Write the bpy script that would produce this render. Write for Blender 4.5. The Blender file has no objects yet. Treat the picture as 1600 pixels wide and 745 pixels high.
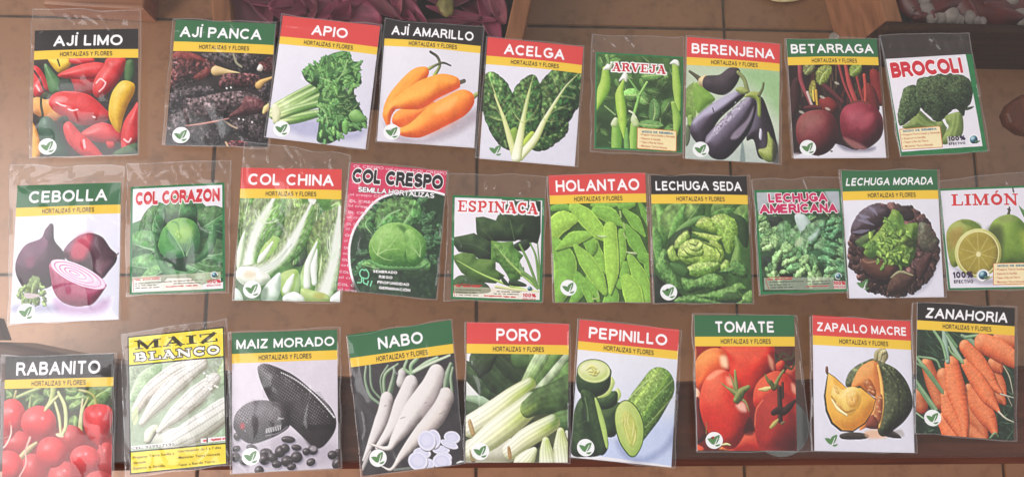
import bpy, bmesh, math, random
import numpy as np
from mathutils import Matrix, Vector

# ------------------------------------------------------------------ camera, light, exposure
SC = bpy.context.scene
COL = SC.collection
HT = 0.40                      # height of the glass top above the floor
CAM_Z = HT + 0.619
FPX = 1220.0                   # focal length in pixels of the 1600 wide photograph
TX, TY = 0.14819, -0.05426
_Rx = Matrix.Rotation(TX, 3, 'X'); _Ry = Matrix.Rotation(TY, 3, 'Y')
RCAM = _Ry @ _Rx
cam_data = bpy.data.cameras.new('camera'); cam = bpy.data.objects.new('camera', cam_data); COL.objects.link(cam)
cam.matrix_world = Matrix.Translation((0, 0, CAM_Z)) @ RCAM.to_4x4()
cam_data.sensor_width = 36; cam_data.lens = 36*FPX/1600; cam_data.clip_start = .02; cam_data.clip_end = 60
SC.camera = cam
world = bpy.data.worlds.new('World'); SC.world = world; world.use_nodes = True
bg = world.node_tree.nodes['Background']; bg.inputs[0].default_value = (1.0, .965, .96, 1); bg.inputs[1].default_value = .56
def area(name, loc, target, sx, sy, power, col):
    l = bpy.data.lights.new(name, 'AREA'); l.shape = 'RECTANGLE'; l.size = sx; l.size_y = sy; l.energy = power; l.color = col
    o = bpy.data.objects.new(name, l); COL.objects.link(o); o.location = loc
    o.rotation_euler = (Vector(target)-Vector(loc)).to_track_quat('-Z', 'Y').to_euler()
    return o
area('window_light', (-1.8, -.3, 2.3), (-.05, .05, .3), 2.2, 2.0, 44, (1, .97, .98))
low = area('low_window_light', (-1.15, -.30, .37), (-.40, .02, 0), .45, .2, 2.0, (1, .93, .88)); low.data.spread = math.radians(70)
SC.view_settings.view_transform = 'Standard'; SC.view_settings.look = 'None'; SC.view_settings.exposure = 0.38
SC.view_settings.gamma = 1.0
# ------------------------------------------------------------------ print painter
def _homog(src, dst):
    A = []
    for (x, y), (u, v) in zip(src, dst):
        A.append([x, y, 1, 0, 0, 0, -u*x, -u*y, u]); A.append([0, 0, 0, x, y, 1, -v*x, -v*y, v])
    A = np.array(A, float)
    h = np.linalg.solve(A[:, :8], A[:, 8])
    return np.append(h, 1).reshape(3, 3)

def _lat(shape, cell, rng):
    h, w = shape
    gh, gw = int(h/cell)+3, int(w/cell)+3
    g = rng.random((gh, gw))
    y = np.arange(h)/cell; x = np.arange(w)/cell
    yi = y.astype(int); xi = x.astype(int)
    fy = (y-yi); fx = (x-xi)
    fy = (fy*fy*(3-2*fy))[:, None]; fx = (fx*fx*(3-2*fx))[None, :]
    a = g[yi][:, xi]; b = g[yi][:, xi+1]; c = g[yi+1][:, xi]; d = g[yi+1][:, xi+1]
    return (a*(1-fx)+b*fx)*(1-fy)+(c*(1-fx)+d*fx)*fy

def curve(pts, closed=False, n=6):
    p = np.asarray(pts, float)
    if closed:
        P = np.vstack([p[-1:], p, p[:2]])
    else:
        P = np.vstack([2*p[:1]-p[1:2], p, 2*p[-1:]-p[-2:-1]])
    out = []
    t = np.linspace(0, 1, n, endpoint=False)[:, None]
    for i in range(1, len(P)-2):
        a, b, c, d = P[i-1], P[i], P[i+1], P[i+2]
        out.append(.5*((2*b)+(c-a)*t+(2*a-5*b+4*c-d)*t*t+(3*b-a-3*c+d)*t**3))
    if not closed:
        out.append(P[-2:-1])
    return np.vstack(out)

def blur(a, k):
    k = int(k)
    if k < 1: return a
    for ax in (0, 1):
        for _ in range(2):
            p = np.pad(a, [(k+1, k) if i == ax else (0, 0) for i in range(2)], mode='edge')
            s = np.cumsum(p, axis=ax)
            n = a.shape[ax]
            hi = np.take(s, np.arange(2*k+1, 2*k+1+n), axis=ax); lo = np.take(s, np.arange(0, n), axis=ax)
            a = (hi-lo)/(2*k+1)
    return a

LDIR = np.array([-.45, -.6, .66]); LDIR = LDIR/np.linalg.norm(LDIR)

class Pic:
    def __init__(s, quad, w=330, h=290, seed=1):
        s.w, s.h = w, h
        s.M = _homog(quad, [(0, 0), (w, 0), (w, h), (0, h)])
        q = np.asarray(quad, float)
        s.k = w/(.5*(np.linalg.norm(q[1]-q[0])+np.linalg.norm(q[2]-q[3])))
        s.img = np.ones((h, w, 3)); s.seed = seed; s._n = {}
        s.rng = np.random.default_rng(seed)
        s.L = LDIR
    def T(s, pts):
        p = np.asarray(pts, float).reshape(-1, 2)
        q = np.c_[p, np.ones(len(p))] @ s.M.T
        return q[:, :2]/q[:, 2:]
    def noise(s, cell, octv=3, seed=0):
        key = (cell, octv, seed)
        if key not in s._n:
            r = np.random.default_rng(s.seed*131+seed*17+int(cell*10))
            a = 0; amp = 1; tot = 0; c = cell*s.k
            for _ in range(octv):
                a = a+amp*_lat((s.h, s.w), max(c, 1.01), r); tot += amp; amp *= .55; c *= .5
            s._n[key] = a/tot-.5
        return s._n[key]
    def fill(s, col, col2=None, ang=90, var=0, cell=40):
        c = np.array(col)/255.
        if col2 is None:
            s.img[:] = c
        else:
            yy, xx = np.mgrid[0:s.h, 0:s.w]
            t = (xx/s.w*math.cos(math.radians(ang))+yy/s.h*math.sin(math.radians(ang)))
            t = ((t-t.min())/(t.max()-t.min()))[..., None]
            s.img[:] = c*(1-t)+np.array(col2)/255.*t
        if var: s.img *= (1+var*s.noise(cell)[..., None])
    def _box(s, lo, hi, pad):
        x0 = max(0, int(lo[0]-pad)); y0 = max(0, int(lo[1]-pad)); x1 = min(s.w, int(hi[0]+pad)+2); y1 = min(s.h, int(hi[1]+pad)+2)
        if x1 <= x0 or y1 <= y0: return None
        yy, xx = np.mgrid[y0:y1, x0:x1]
        return slice(y0, y1), slice(x0, x1), xx+.5, yy+.5
    def _sd(s, P, X, Y):
        d2 = np.full(X.shape, 1e9); ins = np.zeros(X.shape, bool)
        n = len(P)
        for i in range(n):
            ax, ay = P[i]; bx, by = P[(i+1) % n]
            ex, ey = bx-ax, by-ay; wx, wy = X-ax, Y-ay
            l = ex*ex+ey*ey
            if l < 1e-9: continue
            t = np.clip((wx*ex+wy*ey)/l, 0, 1)
            d2 = np.minimum(d2, (wx-ex*t)**2+(wy-ey*t)**2)
            if ay != by:
                c = ((ay <= Y) != (by <= Y)) & (X < ax+(Y-ay)*ex/ey)
                ins ^= c
        d = np.sqrt(d2)
        return np.where(ins, d, -d)
    def _put(s, sl, a, col):
        a = a[..., None]
        s.img[sl] = s.img[sl]*(1-a)+col*a
    def _ramp(s, lam, col, dark, lite):
        c = np.array(col)/255.; dk = np.array(dark)/255. if dark is not None else c*.35; lt = np.array(lite)/255. if lite is not None else np.minimum(1, c*1.2+.08)
        if c.ndim == 1: c = np.broadcast_to(c, lam.shape+(3,))
        t = lam[..., None]
        return np.where(t < .6, dk+(c-dk)*np.clip(t/.6, 0, 1), c+(lt-c)*np.clip((t-.6)/.4, 0, 1))
    def blob(s, pts, col, dark=None, lite=None, r=None, spec=0, pw=18, smooth=True, var=0, cell=12, tex=None, soft=1., alpha=1, flat=False, bump=0, bcell=6, wob=0, wcell=8, seed=0, round_=1.0, nsm=3):
        P = s.T(curve(pts, True) if smooth else pts)
        b = s._box(P.min(0), P.max(0), 3+soft)
        if b is None: return
        sy, sx, X, Y = b; sl = (sy, sx)
        d = s._sd(P, X, Y)
        if wob: d = d+wob*s.k*s.noise(wcell, 3, seed+5)[sl]*2
        a = np.clip(d/soft+.5, 0, 1)*alpha
        if flat:
            c = np.broadcast_to(np.array(col)/255., X.shape+(3,)).copy()
            lam = None
        else:
            R = (r*s.k if r else max(d.max(), 1))
            t = np.clip(d/R, 0, 1)
            h = R*np.sqrt(np.maximum(0, 1-(1-t)**2))*round_
            h = blur(h, max(1, R/nsm*.5))
            if bump: h = h+bump*s.k*s.noise(bcell, 3, seed+9)[sl]
            gy, gx = np.gradient(h)
            nz = 1/np.sqrt(1+gx*gx+gy*gy); nx, ny = -gx*nz, -gy*nz
            lam = np.clip((nx*s.L[0]+ny*s.L[1]+nz*s.L[2])*.72+.18, 0, 1)
            if var: lam = np.clip(lam+var*s.noise(cell, 2, seed)[sl], 0, 1)
            c = s._ramp(lam, col, dark, lite)
            if spec:
                H = s.L+np.array([0, 0, 1]); H = H/np.linalg.norm(H)
                sp = np.clip(nx*H[0]+ny*H[1]+nz*H[2], 0, 1)**pw*spec
                c = c+(1-c)*sp[..., None]
        if flat and var: c = c*(1+var*s.noise(cell, 2, seed)[sl][..., None])
        if tex is not None: c = tex(c, X/s.k, Y/s.k, d/s.k, sl)
        s._put(sl, a, np.clip(c, 0, 1))
    def shadow(s, pts, bl=12, st=.4, col=(40, 35, 60)):
        P = s.T(curve(pts, True)); b = s._box(P.min(0), P.max(0), bl*s.k)
        if b is None: return
        sy, sx, X, Y = b; d = s._sd(P, X, Y)/s.k
        t = np.clip(d/(2*bl)+.5, 0, 1); a = t*t*(3-2*t)*st
        s._put((sy, sx), a, np.array(col)/255.)
    def tube(s, pts, rad, col, dark=None, lite=None, spec=0, pw=14, tex=None, var=0, cell=8, soft=1., alpha=1, n=6, flat=False, cols=None, bump=0, bcell=5, teeth=0, tfreq=14, lift=0, seed=0, ss=None):
        P0 = np.asarray(pts, float)
        C = curve(P0, False, n) if len(P0) > 2 else np.linspace(P0[0], P0[1], 9)
        P = s.T(C)
        rad = np.atleast_1d(np.asarray(rad, float))
        L = np.r_[0, np.cumsum(np.linalg.norm(np.diff(P, axis=0), axis=1))]; S = L/L[-1]
        rr = np.interp(S, np.linspace(0, 1, len(rad)), rad)*s.k if len(rad) > 1 else np.full(len(P), rad[0]*s.k)
        b = s._box(P.min(0), P.max(0), rr.max()+3)
        if b is None: return
        sy, sx, X, Y = b; sl = (sy, sx)
        best = np.full(X.shape, -1e9); V = np.zeros(X.shape); SS = np.zeros(X.shape); NX = np.zeros(X.shape); NY = np.zeros(X.shape); RR = np.ones(X.shape)
        for i in range(len(P)-1):
            ax, ay = P[i]; ex, ey = P[i+1]-P[i]; l = ex*ex+ey*ey
            if l < 1e-9: continue
            wx, wy = X-ax, Y-ay
            t = np.clip((wx*ex+wy*ey)/l, 0, 1)
            px, py = wx-ex*t, wy-ey*t
            d = np.sqrt(px*px+py*py); r = rr[i]+(rr[i+1]-rr[i])*t
            q = r-d; m = q > best
            il = 1/math.sqrt(l)
            best = np.where(m, q, best); RR = np.where(m, np.maximum(r, .3), RR)
            V = np.where(m, (px*(-ey)+py*ex)*il, V); SS = np.where(m, S[i]+(S[i+1]-S[i])*t, SS)
            NX = np.where(m, px, NX); NY = np.where(m, py, NY)
        if teeth: best = best-RR*teeth*(.5+.5*np.sin(SS*tfreq*2*math.pi+np.where(V > 0, 0, 1.3)))
        a = np.clip(best/soft+.5, 0, 1)*alpha
        V = V/RR; nx, ny = NX/RR, NY/RR
        q = np.clip(nx*nx+ny*ny, 0, .98); nz = np.sqrt(1-q)
        if bump:
            gy, gx = np.gradient(bump*s.k*s.noise(bcell, 3, seed+9)[sl]); nx, ny = nx-gx, ny-gy
            m = np.sqrt(nx*nx+ny*ny+nz*nz); nx, ny, nz = nx/m, ny/m, nz/m
        base = col
        if cols is not None:
            st = np.array([c_[0] for c_ in cols]); cv = np.array([c_[1] for c_ in cols], float)
            base = np.stack([np.interp(SS, st, cv[:, i]) for i in range(3)], -1)
        if flat:
            c = np.array(base)/255.; c = np.broadcast_to(c, X.shape+(3,)).copy()
        else:
            lam = np.clip((nx*s.L[0]+ny*s.L[1]+nz*s.L[2])*.72+.2+lift, 0, 1)
            if var: lam = np.clip(lam+var*s.noise(cell, 2, seed)[sl], 0, 1)
            c = s._ramp(lam, base, dark, lite)
            if spec:
                H = s.L+np.array([0, 0, 1]); H = H/np.linalg.norm(H)
                c = c+(1-c)*(np.clip(nx*H[0]+ny*H[1]+nz*H[2], 0, 1)**pw*spec)[..., None]
        if tex is not None: c = tex(c, SS, V, X/s.k, Y/s.k, sl)
        s._put(sl, a, np.clip(c, 0, 1))
    def leaf(s, pts, wid, col=(60, 110, 50), dark=None, lite=None, rib=(190, 210, 140), ribw=.07, veins=7, vs=.35, prof=None, crinkle=.5, cc=9, teeth=0, tfreq=9, seed=0, slant=.55, alpha=1, var=.25, tipw=0., half=.12):
        """leaf from base to tip along pts, half width wid"""
        if prof is None: prof = [.12, .55, .85, 1, .97, .82, .55, tipw]
        nz = s.noise(cc, 2, seed+3)
        def tx(c, S, V, X, Y, sl):
            av = np.abs(V)
            ph = (S*veins-av*slant*veins*.35)
            ph = ph-np.floor(ph)
            line = np.exp(-((ph-.5)/.11)**2)*vs*(av > ribw)*(1-av**3)
            pil = (np.abs(ph-.5)*2)**1.0
            c = c*(1-.22*vs*2*(1-pil)[..., None])
            c = c+(np.array(rib)/255.-c)*line[..., None]*.8
            c = c*(1+half*np.sign(V)[..., None])
            if crinkle: c = c*(1+crinkle*(nz[sl])[..., None]*1.6)
            if ribw:
                m = np.clip(1.6-av/ribw/(1.25-.95*S), 0, 1)
                c = c+(np.array(rib)/255.-c)*m[..., None]
            return c
        s.tube(pts, np.array(prof)*wid, col, dark, lite, tex=tx, var=var, cell=cc*1.5, teeth=teeth, tfreq=tfreq, lift=.05, seed=seed, alpha=alpha)
    def line(s, pts, r, col, alpha=1, soft=1.):
        s.tube(pts, r, col, flat=True, alpha=alpha, soft=soft)
    def ell(s, cx, cy, rx, ry, ang=0, n=14):
        t = np.linspace(0, 2*np.pi, n, endpoint=False); a = math.radians(ang)
        x, y = rx*np.cos(t), ry*np.sin(t)
        return np.c_[cx+x*math.cos(a)-y*math.sin(a), cy+x*math.sin(a)+y*math.cos(a)]
    def wash(s, pts, col, bl=20, st=.5):
        s.shadow(pts, bl, st, col)
    def grain(s, amt=.05, cell=3, seed=7):
        s.img *= (1+amt*2*s.noise(cell, 2, seed)[..., None])
    def veins(s, root, ends, col, w=1.5, alpha=.7, bend=.15):
        r = np.array(root, float)
        for i, e in enumerate(ends):
            e = np.array(e, float); m = (r+e)/2; d = e-r
            m = m+np.array([-d[1], d[0]])*bend*(1 if i % 2 else -1)*.6
            s.tube([r, m, e], [w, w*.7, w*.25], col, flat=True, alpha=alpha)
    def frill(s, path, wid, cols, n=40, size=50, out=None, **kw):
        """a ruffled leaf edge: many small toothed leaves spread along a path"""
        C = curve(path); L = np.r_[0, np.cumsum(np.linalg.norm(np.diff(C, axis=0), axis=1))]; r = s.rng
        for i in range(n):
            t = r.random()*L[-1]; x = np.interp(t, L, C[:, 0]); y = np.interp(t, L, C[:, 1]); dx = np.interp(t+4, L, C[:, 0])-np.interp(t-4, L, C[:, 0]); dy = np.interp(t+4, L, C[:, 1])-np.interp(t-4, L, C[:, 1])
            a = math.atan2(dy, dx)+math.pi/2*(1 if r.random() < .5 else -1)+r.normal(0, .5); l = size*r.uniform(.6, 1.2); o = r.normal(0, wid*.4)
            x += -math.sin(math.atan2(dy, dx))*o; y += math.cos(math.atan2(dy, dx))*o; c = np.array(cols[int(r.integers(0, len(cols)))], float)
            s.leaf([(x, y), (x+math.cos(a)*l*.5, y+math.sin(a)*l*.5), (x+math.cos(a)*l, y+math.sin(a)*l)], l*.42, c, c*.42, np.minimum(255, c*1.35+18), teeth=.2, tfreq=4, veins=3, vs=.25, crinkle=.5, cc=12, rib=np.minimum(255, c*1.4+20), ribw=.05, prof=[.2, .6, .9, 1, .9, .6], seed=i % 5)
    def out(s, w=165, h=145):
        a = s.img.reshape(h, s.h//h, w, s.w//w, 3).mean((1, 3))
        return np.clip(a, 0, 1)

# ------------------------------------------------------------------ slab lettering painted with strokes
_T = .21
def _l(x0, y0, x1, y1, w): return ('l', x0, y0, x1, y1, w)
def _r(x0, y0, x1, y1): return ('r', x0, y0, x1, y1)
def _arc(cx, cy, rx, ry, a0, a1, w):
    t = np.radians(np.linspace(a0, a1, 13)); x = cx+rx*np.cos(t); y = cy+ry*np.sin(t)
    return [('l', x[i], y[i], x[i+1], y[i+1], w) for i in range(12)]
SLAB = {
 'A': (1.0, [_l(.5,.93,.17,.05,.12), _l(.5,.9,.82,.05,.25), _l(.28,.33,.7,.33,.1), _r(0,0,.36,.12), _r(.58,0,1.02,.12), _r(.27,.9,.62,1)]),
 'R': (1.0, [_r(.14,0,.36,1), _r(.02,0,.48,.12), _r(.02,.88,.5,1), *_arc(.52,.73,.23,.2,-90,90,.2), _l(.3,.5,.52,.5,.1), _l(.58,.46,.8,.1,.22), _r(.68,0,1.02,.12)]),
 'V': (1.0, [_l(.5,.07,.83,.95,.12), _l(.5,.1,.18,.95,.25), _r(0,.88,.42,1), _r(.64,.88,1,1)]),
 'E': (.92, [_r(.14,0,.36,1), _r(.02,0,.9,.12), _r(.02,.88,.88,1), _r(.3,.44,.62,.55), _r(.78,.68,.88,1), _r(.8,0,.9,.33), _r(.54,.34,.63,.66)]),
 'J': (.85, [_r(.45,.25,.67,1), _r(.28,.88,.82,1), *_arc(.34,.26,.22,.2,180,360,.16), _l(.14,.28,.16,.3,.24)]),
 'S': (.85, [*_arc(.42,.73,.25,.2,15,255,.17), *_arc(.42,.27,.27,.2,75,-165,.19), _r(.66,.66,.76,1), _r(.06,0,.16,.36)]),
 'P': (.95, [_r(.14,0,.36,1), _r(.02,0,.5,.12), _r(.02,.88,.5,1), *_arc(.54,.7,.24,.24,-90,90,.2), _l(.3,.45,.55,.45,.1)]),
 'I': (.52, [_r(.15,0,.37,1), _r(.02,0,.5,.12), _r(.02,.88,.5,1)]),
 'N': (1.08, [_r(.14,0,.26,1), _r(.82,0,.94,1), _l(.2,.92,.86,.08,.24), _r(.0,.88,.34,1), _r(0,0,.4,.12), _r(.68,.88,1.08,1)]),
 'C': (.93, [*_arc(.5,.5,.34,.4,48,312,.21), _r(.76,.62,.86,1)]),
 'L': (.88, [_r(.14,0,.36,1), _r(.02,0,.86,.12), _r(.02,.88,.5,1), _r(.76,0,.86,.36)]),
 'M': (1.25, [_r(.14,0,.26,1), _r(.9,0,1.12,1), _l(.24,.92,.58,.1,.22), _l(.58,.1,.96,.92,.12), _r(0,.88,.3,1), _r(0,0,.4,.12), _r(.78,0,1.25,.12), _r(.92,.88,1.25,1)]),
 'O': (.98, [*_arc(.49,.5,.34,.4,0,360,.22)]),
 'Ó': (.98, [*_arc(.49,.5,.34,.4,0,360,.22), _l(.47,1.1,.6,1.24,.13)]),
 'Z': (.9, [_r(.06,.88,.86,1), _r(.04,0,.88,.12), _l(.72,.92,.2,.08,.24), _r(.06,.66,.15,1), _r(.79,0,.88,.36)]),
 'B': (.98, [_r(.14,0,.36,1), _r(.02,0,.5,.12), _r(.02,.88,.5,1), *_arc(.52,.73,.22,.2,-90,90,.2), *_arc(.54,.27,.26,.22,-90,90,.21), _l(.3,.5,.52,.5,.1)]),
}
def slab(pic, text, base0, base1, cap, fill, outl=None, ow=.07, grow=0.):
    """text between base0 and base1 (baseline end points, zoom px), cap = height in zoom px"""
    base0, base1 = np.array(base0, float), np.array(base1, float)
    adv = sum(SLAB[c][0]+.07 for c in text)-.07
    ux = (base1-base0)/adv; n = np.array([ux[1], -ux[0]]); n = n/np.linalg.norm(n)*cap
    sx = np.linalg.norm(ux); 
    for ps in ((0,) if outl is None else (1, 0)):
        x = 0.
        for ch in text:
            a, prims = SLAB[ch]
            for p in prims:
                g = (ow if ps else 0)+grow
                if p[0] == 'r':
                    gx = g*cap/sx
                    q = [(p[1]-gx, p[2]-g), (p[3]+gx, p[2]-g), (p[3]+gx, p[4]+g), (p[1]-gx, p[4]+g)]
                    pts = [base0+ux*(x+u)+n*v for u, v in q]
                    pic.blob(pts, outl if ps else fill, flat=True, smooth=False)
                else:
                    pts = [base0+ux*(x+p[1])+n*p[2], base0+ux*(x+p[3])+n*p[4]]
                    pic.tube(pts, p[5]*.5*(sx+cap)/2+g*cap, outl if ps else fill, flat=True)
            x += a+.07
# ------------------------------------------------------------------ the printed pictures (coordinates: pixels of an enlarged view)
PICS = {}
def pic(name, quad, w=330, h=290, seed=1):
    def deco(fn):
        PICS[name] = (fn, quad, w, h, seed); return fn
    return deco

RED, DRED, LRED = (208, 48, 52), (110, 12, 22), (240, 110, 105)

@pic('aji_limo', [(40,22),(770,5),(768,700),(8,725)])
def _(p):
    p.fill((52,44,40), var=.3)
    kw = dict(dark=DRED, lite=LRED, spec=.25, pw=30, var=.06, cell=30)
    p.blob([(140,20),(175,20),(290,20),(300,70),(240,115),(200,105)], (226,186,50), (130,90,20), (250,226,120))
    p.line([(212,25),(226,70)], 6, (60,60,30))
    p.blob([(300,20),(440,10),(470,40),(380,60),(310,55)], RED, **kw)
    p.blob([(315,150),(460,140),(470,250),(400,270),(320,250)], (150,28,36), DRED, RED)
    p.blob([(210,135),(330,75),(460,45),(545,60),(520,140),(430,165),(300,160)], RED, **kw)
    p.blob([(30,70),(90,95),(150,230),(100,270),(40,280),(20,180)], RED, **kw)
    p.line([(40,100),(80,160),(110,235),(160,260)], 7, (70,40,36)); p.line([(55,205),(75,240)], 7, (240,200,200), .8)
    p.blob([(115,70),(130,55),(160,90),(230,180),(240,255),(160,265),(130,170)], (78,120,74), (30,56,36), (150,180,130), spec=.2)
    p.blob([(220,180),(300,170),(320,250),(230,260)], (44,54,44), (20,26,24))
    p.blob([(690,30),(735,30),(745,120),(720,190),(680,180),(675,90)], (66,100,60), (26,44,30), (120,150,100))
    p.blob([(560,15),(670,10),(680,60),(640,160),(560,260),(490,295),(455,250),(470,160),(530,70)], RED, **kw)
    for q in ([(480,190),(510,160),(545,185)], [(500,250),(530,220),(545,190)]): p.line(q, 5, (255,225,225), .8)
    p.blob([(20,300),(90,290),(200,330),(225,440),(150,455),(60,420),(15,380)], (214,150,80), (140,80,40), (240,200,130))
    p.line([(150,262),(95,280),(85,340),(95,420),(70,440)], 9, (50,62,44))
    p.blob([(110,255),(165,265),(150,300),(100,300)], (54,64,44))
    p.blob([(75,450),(130,425),(190,480),(240,600),(280,725),(160,725),(90,620),(60,530)], (46,78,58), (18,32,28), (110,140,120), spec=.15)
    p.blob([(10,470),(60,560),(70,700),(10,725)], (222,160,60), (150,90,30), (240,200,120))
    p.blob([(365,560),(420,510),(520,470),(640,520),(660,600),(560,620),(430,600)], (196,44,52), **kw)
    p.blob([(545,610),(600,610),(600,650),(560,655)], (180,50,46), DRED)
    p.blob([(140,320),(190,260),(300,248),(430,275),(530,360),(578,430),(500,475),(380,490),(260,440),(170,380)], RED, **kw)
    for q in ([(195,325),(230,345),(262,352)], [(280,375),(310,385),(345,378)], [(455,430),(470,435)]): p.line(q, 5, (255,220,220), .85)
    p.tube([(215,450),(260,455),(320,490),(380,500)], [14,16,12,6], (50,58,44))
    p.blob([(225,430),(270,425),(280,460),(230,470)], (40,48,38))
    p.blob([(245,490),(290,465),(360,540),(440,610),(520,725),(380,710),(290,640),(250,560)], RED, **kw)
    p.line([(385,600),(390,650)], 8, (255,200,205), .8)
    p.blob([(770,330),(730,370),(670,470),(648,590),(665,690),(720,640),(775,560)], (204,46,52), **kw)
    p.line([(670,590),(700,610),(718,585)], 6, (255,220,220), .8)
    p.blob([(640,185),(690,170),(742,195),(740,260),(700,340),(665,440),(640,540),(590,490),(565,400),(585,270)], (222,176,44), (150,100,20), (248,222,120), spec=.15, var=.08)
    p.blob([(590,690),(680,640),(770,620),(770,725),(620,725)], (50,72,50), (22,30,26), (100,130,90))

@pic('aji_panca', [(82,18),(795,48),(740,700),(20,712)])
def _(p):
    p.fill((44,36,36)); 
    def wr(c, X, Y, d, sl):
        n = p.noise(20, 2, 2)[sl]; r = np.clip(1-np.abs(n)*11, 0, 1)**2; n2 = p.noise(13, 2, 6)[sl]; r2 = np.clip(1-np.abs(n2)*8, 0, 1)**2
        m = np.clip(p.noise(30, 2, 4)[sl]*5+.5, 0, 1)
        return c*(.72+1.5*p.noise(16, 2, 1)[sl][..., None])-.10*r2[..., None]+(.34*r*m)[..., None]*np.array([1,.93,.92])
    kw = dict(tex=wr, var=.2, cell=22, bump=7, bcell=16)
    for q in ([(320,40),(690,50),(690,160),(560,190),(330,110)], [(700,280),(770,250),(760,420),(690,330)], [(40,330),(200,280),(430,300),(300,360),(150,420),(40,480)],
              [(600,500),(750,470),(740,690),(560,680)], [(30,520),(180,470),(400,570),(420,690),(30,700)], [(430,520),(600,540),(590,640),(450,600)]):
        p.blob(q, (58,48,50), (18,14,16), (130,116,118), **kw)
    p.blob([(690,120),(760,70),(800,80),(790,190),(700,170)], (84,40,42), (26,14,16), (170,90,90), **kw)
    p.blob([(680,160),(700,120),(722,140),(710,170)], (226,214,200), (150,140,130))
    p.blob([(85,40),(180,28),(290,65),(400,130),(390,200),(260,250),(130,290),(50,330),(60,190)], (84,44,46), (26,16,18), (190,110,105), **kw)
    p.blob([(90,36),(180,28),(280,60),(330,105),(230,100),(100,80)], (130,44,44), (60,20,20), (200,110,100), alpha=.7, var=.2)
    p.blob([(230,220),(330,150),(360,190),(300,240)], (140,44,42), (60,20,20), (200,110,100), alpha=.6)
    p.tube([(395,170),(450,175),(560,188)], [34,16,6], (206,176,120), (120,96,60), (236,214,170))
    p.line([(520,50),(540,110),(575,140)], 7, (150,146,120))
    p.blob([(415,270),(450,195),(560,185),(690,200),(720,250),(690,300),(560,290),(440,300)], (88,44,48), (28,16,18), (180,120,120), **kw)
    p.tube([(690,270),(715,245),(780,212)], [26,14,7], (200,160,96), (120,90,50))
    p.blob([(165,380),(260,365),(420,330),(560,312),(680,345),(740,400),(740,450),(640,480),(520,495),(380,540),(250,565),(180,560),(160,470)], (80,64,66), (26,18,20), (176,150,152), **kw)
    p.blob([(600,350),(700,370),(740,430),(660,470),(480,500),(560,420)], (120,48,56), (50,20,24), (200,130,130), alpha=.55, var=.25)
    p.tube([(718,460),(742,420),(750,400)], [10,22,6], (216,190,130), (130,100,60))
    p.tube([(180,568),(330,545),(480,510)], [4,8,4], (170,120,110))
    p.line([(450,530),(500,560),(535,575)], 6, (170,150,130)); p.blob([(405,530),(450,520),(500,600),(460,640),(420,600)], (84,92,92), alpha=.6)
    p.blob([(450,680),(520,660),(600,670),(600,720),(470,720)], (110,46,52), (40,16,20), **kw)
    p.line([(455,675),(480,725)], 6, (200,170,130))
    for x, y in ((500,290),(470,295),(550,510),(580,515),(640,530)): p.blob(p.ell(x,y,6,7), (230,225,225), flat=True)

@pic('apio', [(122,4),(785,62),(706,716),(22,640)], seed=3)
def _(p):
    p.fill((226,222,230), (208,206,220), 70)
    p.shadow([(120,540),(400,520),(560,600),(700,570),(660,640),(520,650),(380,640),(250,620)], 30, .3, (90,90,150))
    G = (70,122,62)
    for q, r, c in (([(90,430),(200,365),(345,285)], [24,20,16], (120,150,78)), ([(85,470),(220,400),(400,300)], [44,36,26], (142,172,100)),
                    ([(120,490),(240,440),(400,360)], [34,32,26], (118,156,82)), ([(110,520),(240,505),(400,470)], [38,34,24], (112,158,72)), ([(95,500),(220,455),(380,410)], [26,28,24], (96,140,66))):
        p.tube(q, r, c, (58,92,40), (200,220,160), cols=[(0,(222,226,180)),(.18,(190,206,140)),(.5,c),(1,(88,134,62))], tex=lambda c,S,V,X,Y,sl: c*(1+.12*np.sin(V*9)[...,None]))
    p.blob([(65,430),(100,410),(130,470),(110,540),(75,530)], (220,220,180), (150,160,110), (240,240,220))
    rng = p.rng
    outline = curve([(300,250),(280,180),(330,160),(400,130),(440,90),(500,60),(580,50),(610,110),(665,120),(660,180),(680,260),(630,300),(640,370),(690,470),(716,540),(640,590),(560,600),(510,650),(440,680),(370,660),(380,580),(390,480),(380,400),(390,320)], True)
    p.blob(outline, (48,88,48), (24,48,28), (90,130,76), var=.3, cell=20, smooth=False)
    O = np.array(outline); lo, hi = O.min(0), O.max(0)
    def inside(x, y):
        c = False; n = len(O)
        for i in range(n):
            a, b = O[i], O[(i+1) % n]
            if (a[1] <= y) != (b[1] <= y) and x < a[0]+(y-a[1])*(b[0]-a[0])/(b[1]-a[1]): c = not c
        return c
    pts = []
    while len(pts) < 190:
        x, y = lo+rng.random(2)*(hi-lo)
        if inside(x, y): pts.append((x, y))
    for i, (x, y) in enumerate(pts):
        a = math.atan2(y-420, x-380)+rng.normal(0, .6); l = rng.uniform(30, 62)
        t = rng.random()
        c = np.array((52,100,52))*(1-t)+np.array((112,160,84))*t
        if x > 520 and 330 < y < 480: c = c*.62
        d = np.array([math.cos(a), math.sin(a)])
        p.leaf([(x-d[0]*l*.5, y-d[1]*l*.5), (x, y), (x+d[0]*l*.6, y+d[1]*l*.6)], l*.36, c, c*.45, np.minimum(255, c*1.35+25), rib=(150,190,120), ribw=.1, veins=3, teeth=.45, tfreq=3.5, vs=.1, crinkle=.3, seed=i % 5, prof=[.25,.8,1,.8,.3])
    p.blob([(590,480),(640,440),(700,490),(690,530),(620,530)], (120,170,90), (70,110,56), (170,210,140)); p.blob([(545,530),(585,525),(580,610),(550,600)], (112,166,86), (64,110,54))
    for q in ([(380,420),(430,470),(445,540)], [(400,230),(480,260)], [(520,240),(560,180),(580,110)]): p.line(q, 4, (160,196,130), .8)

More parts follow.
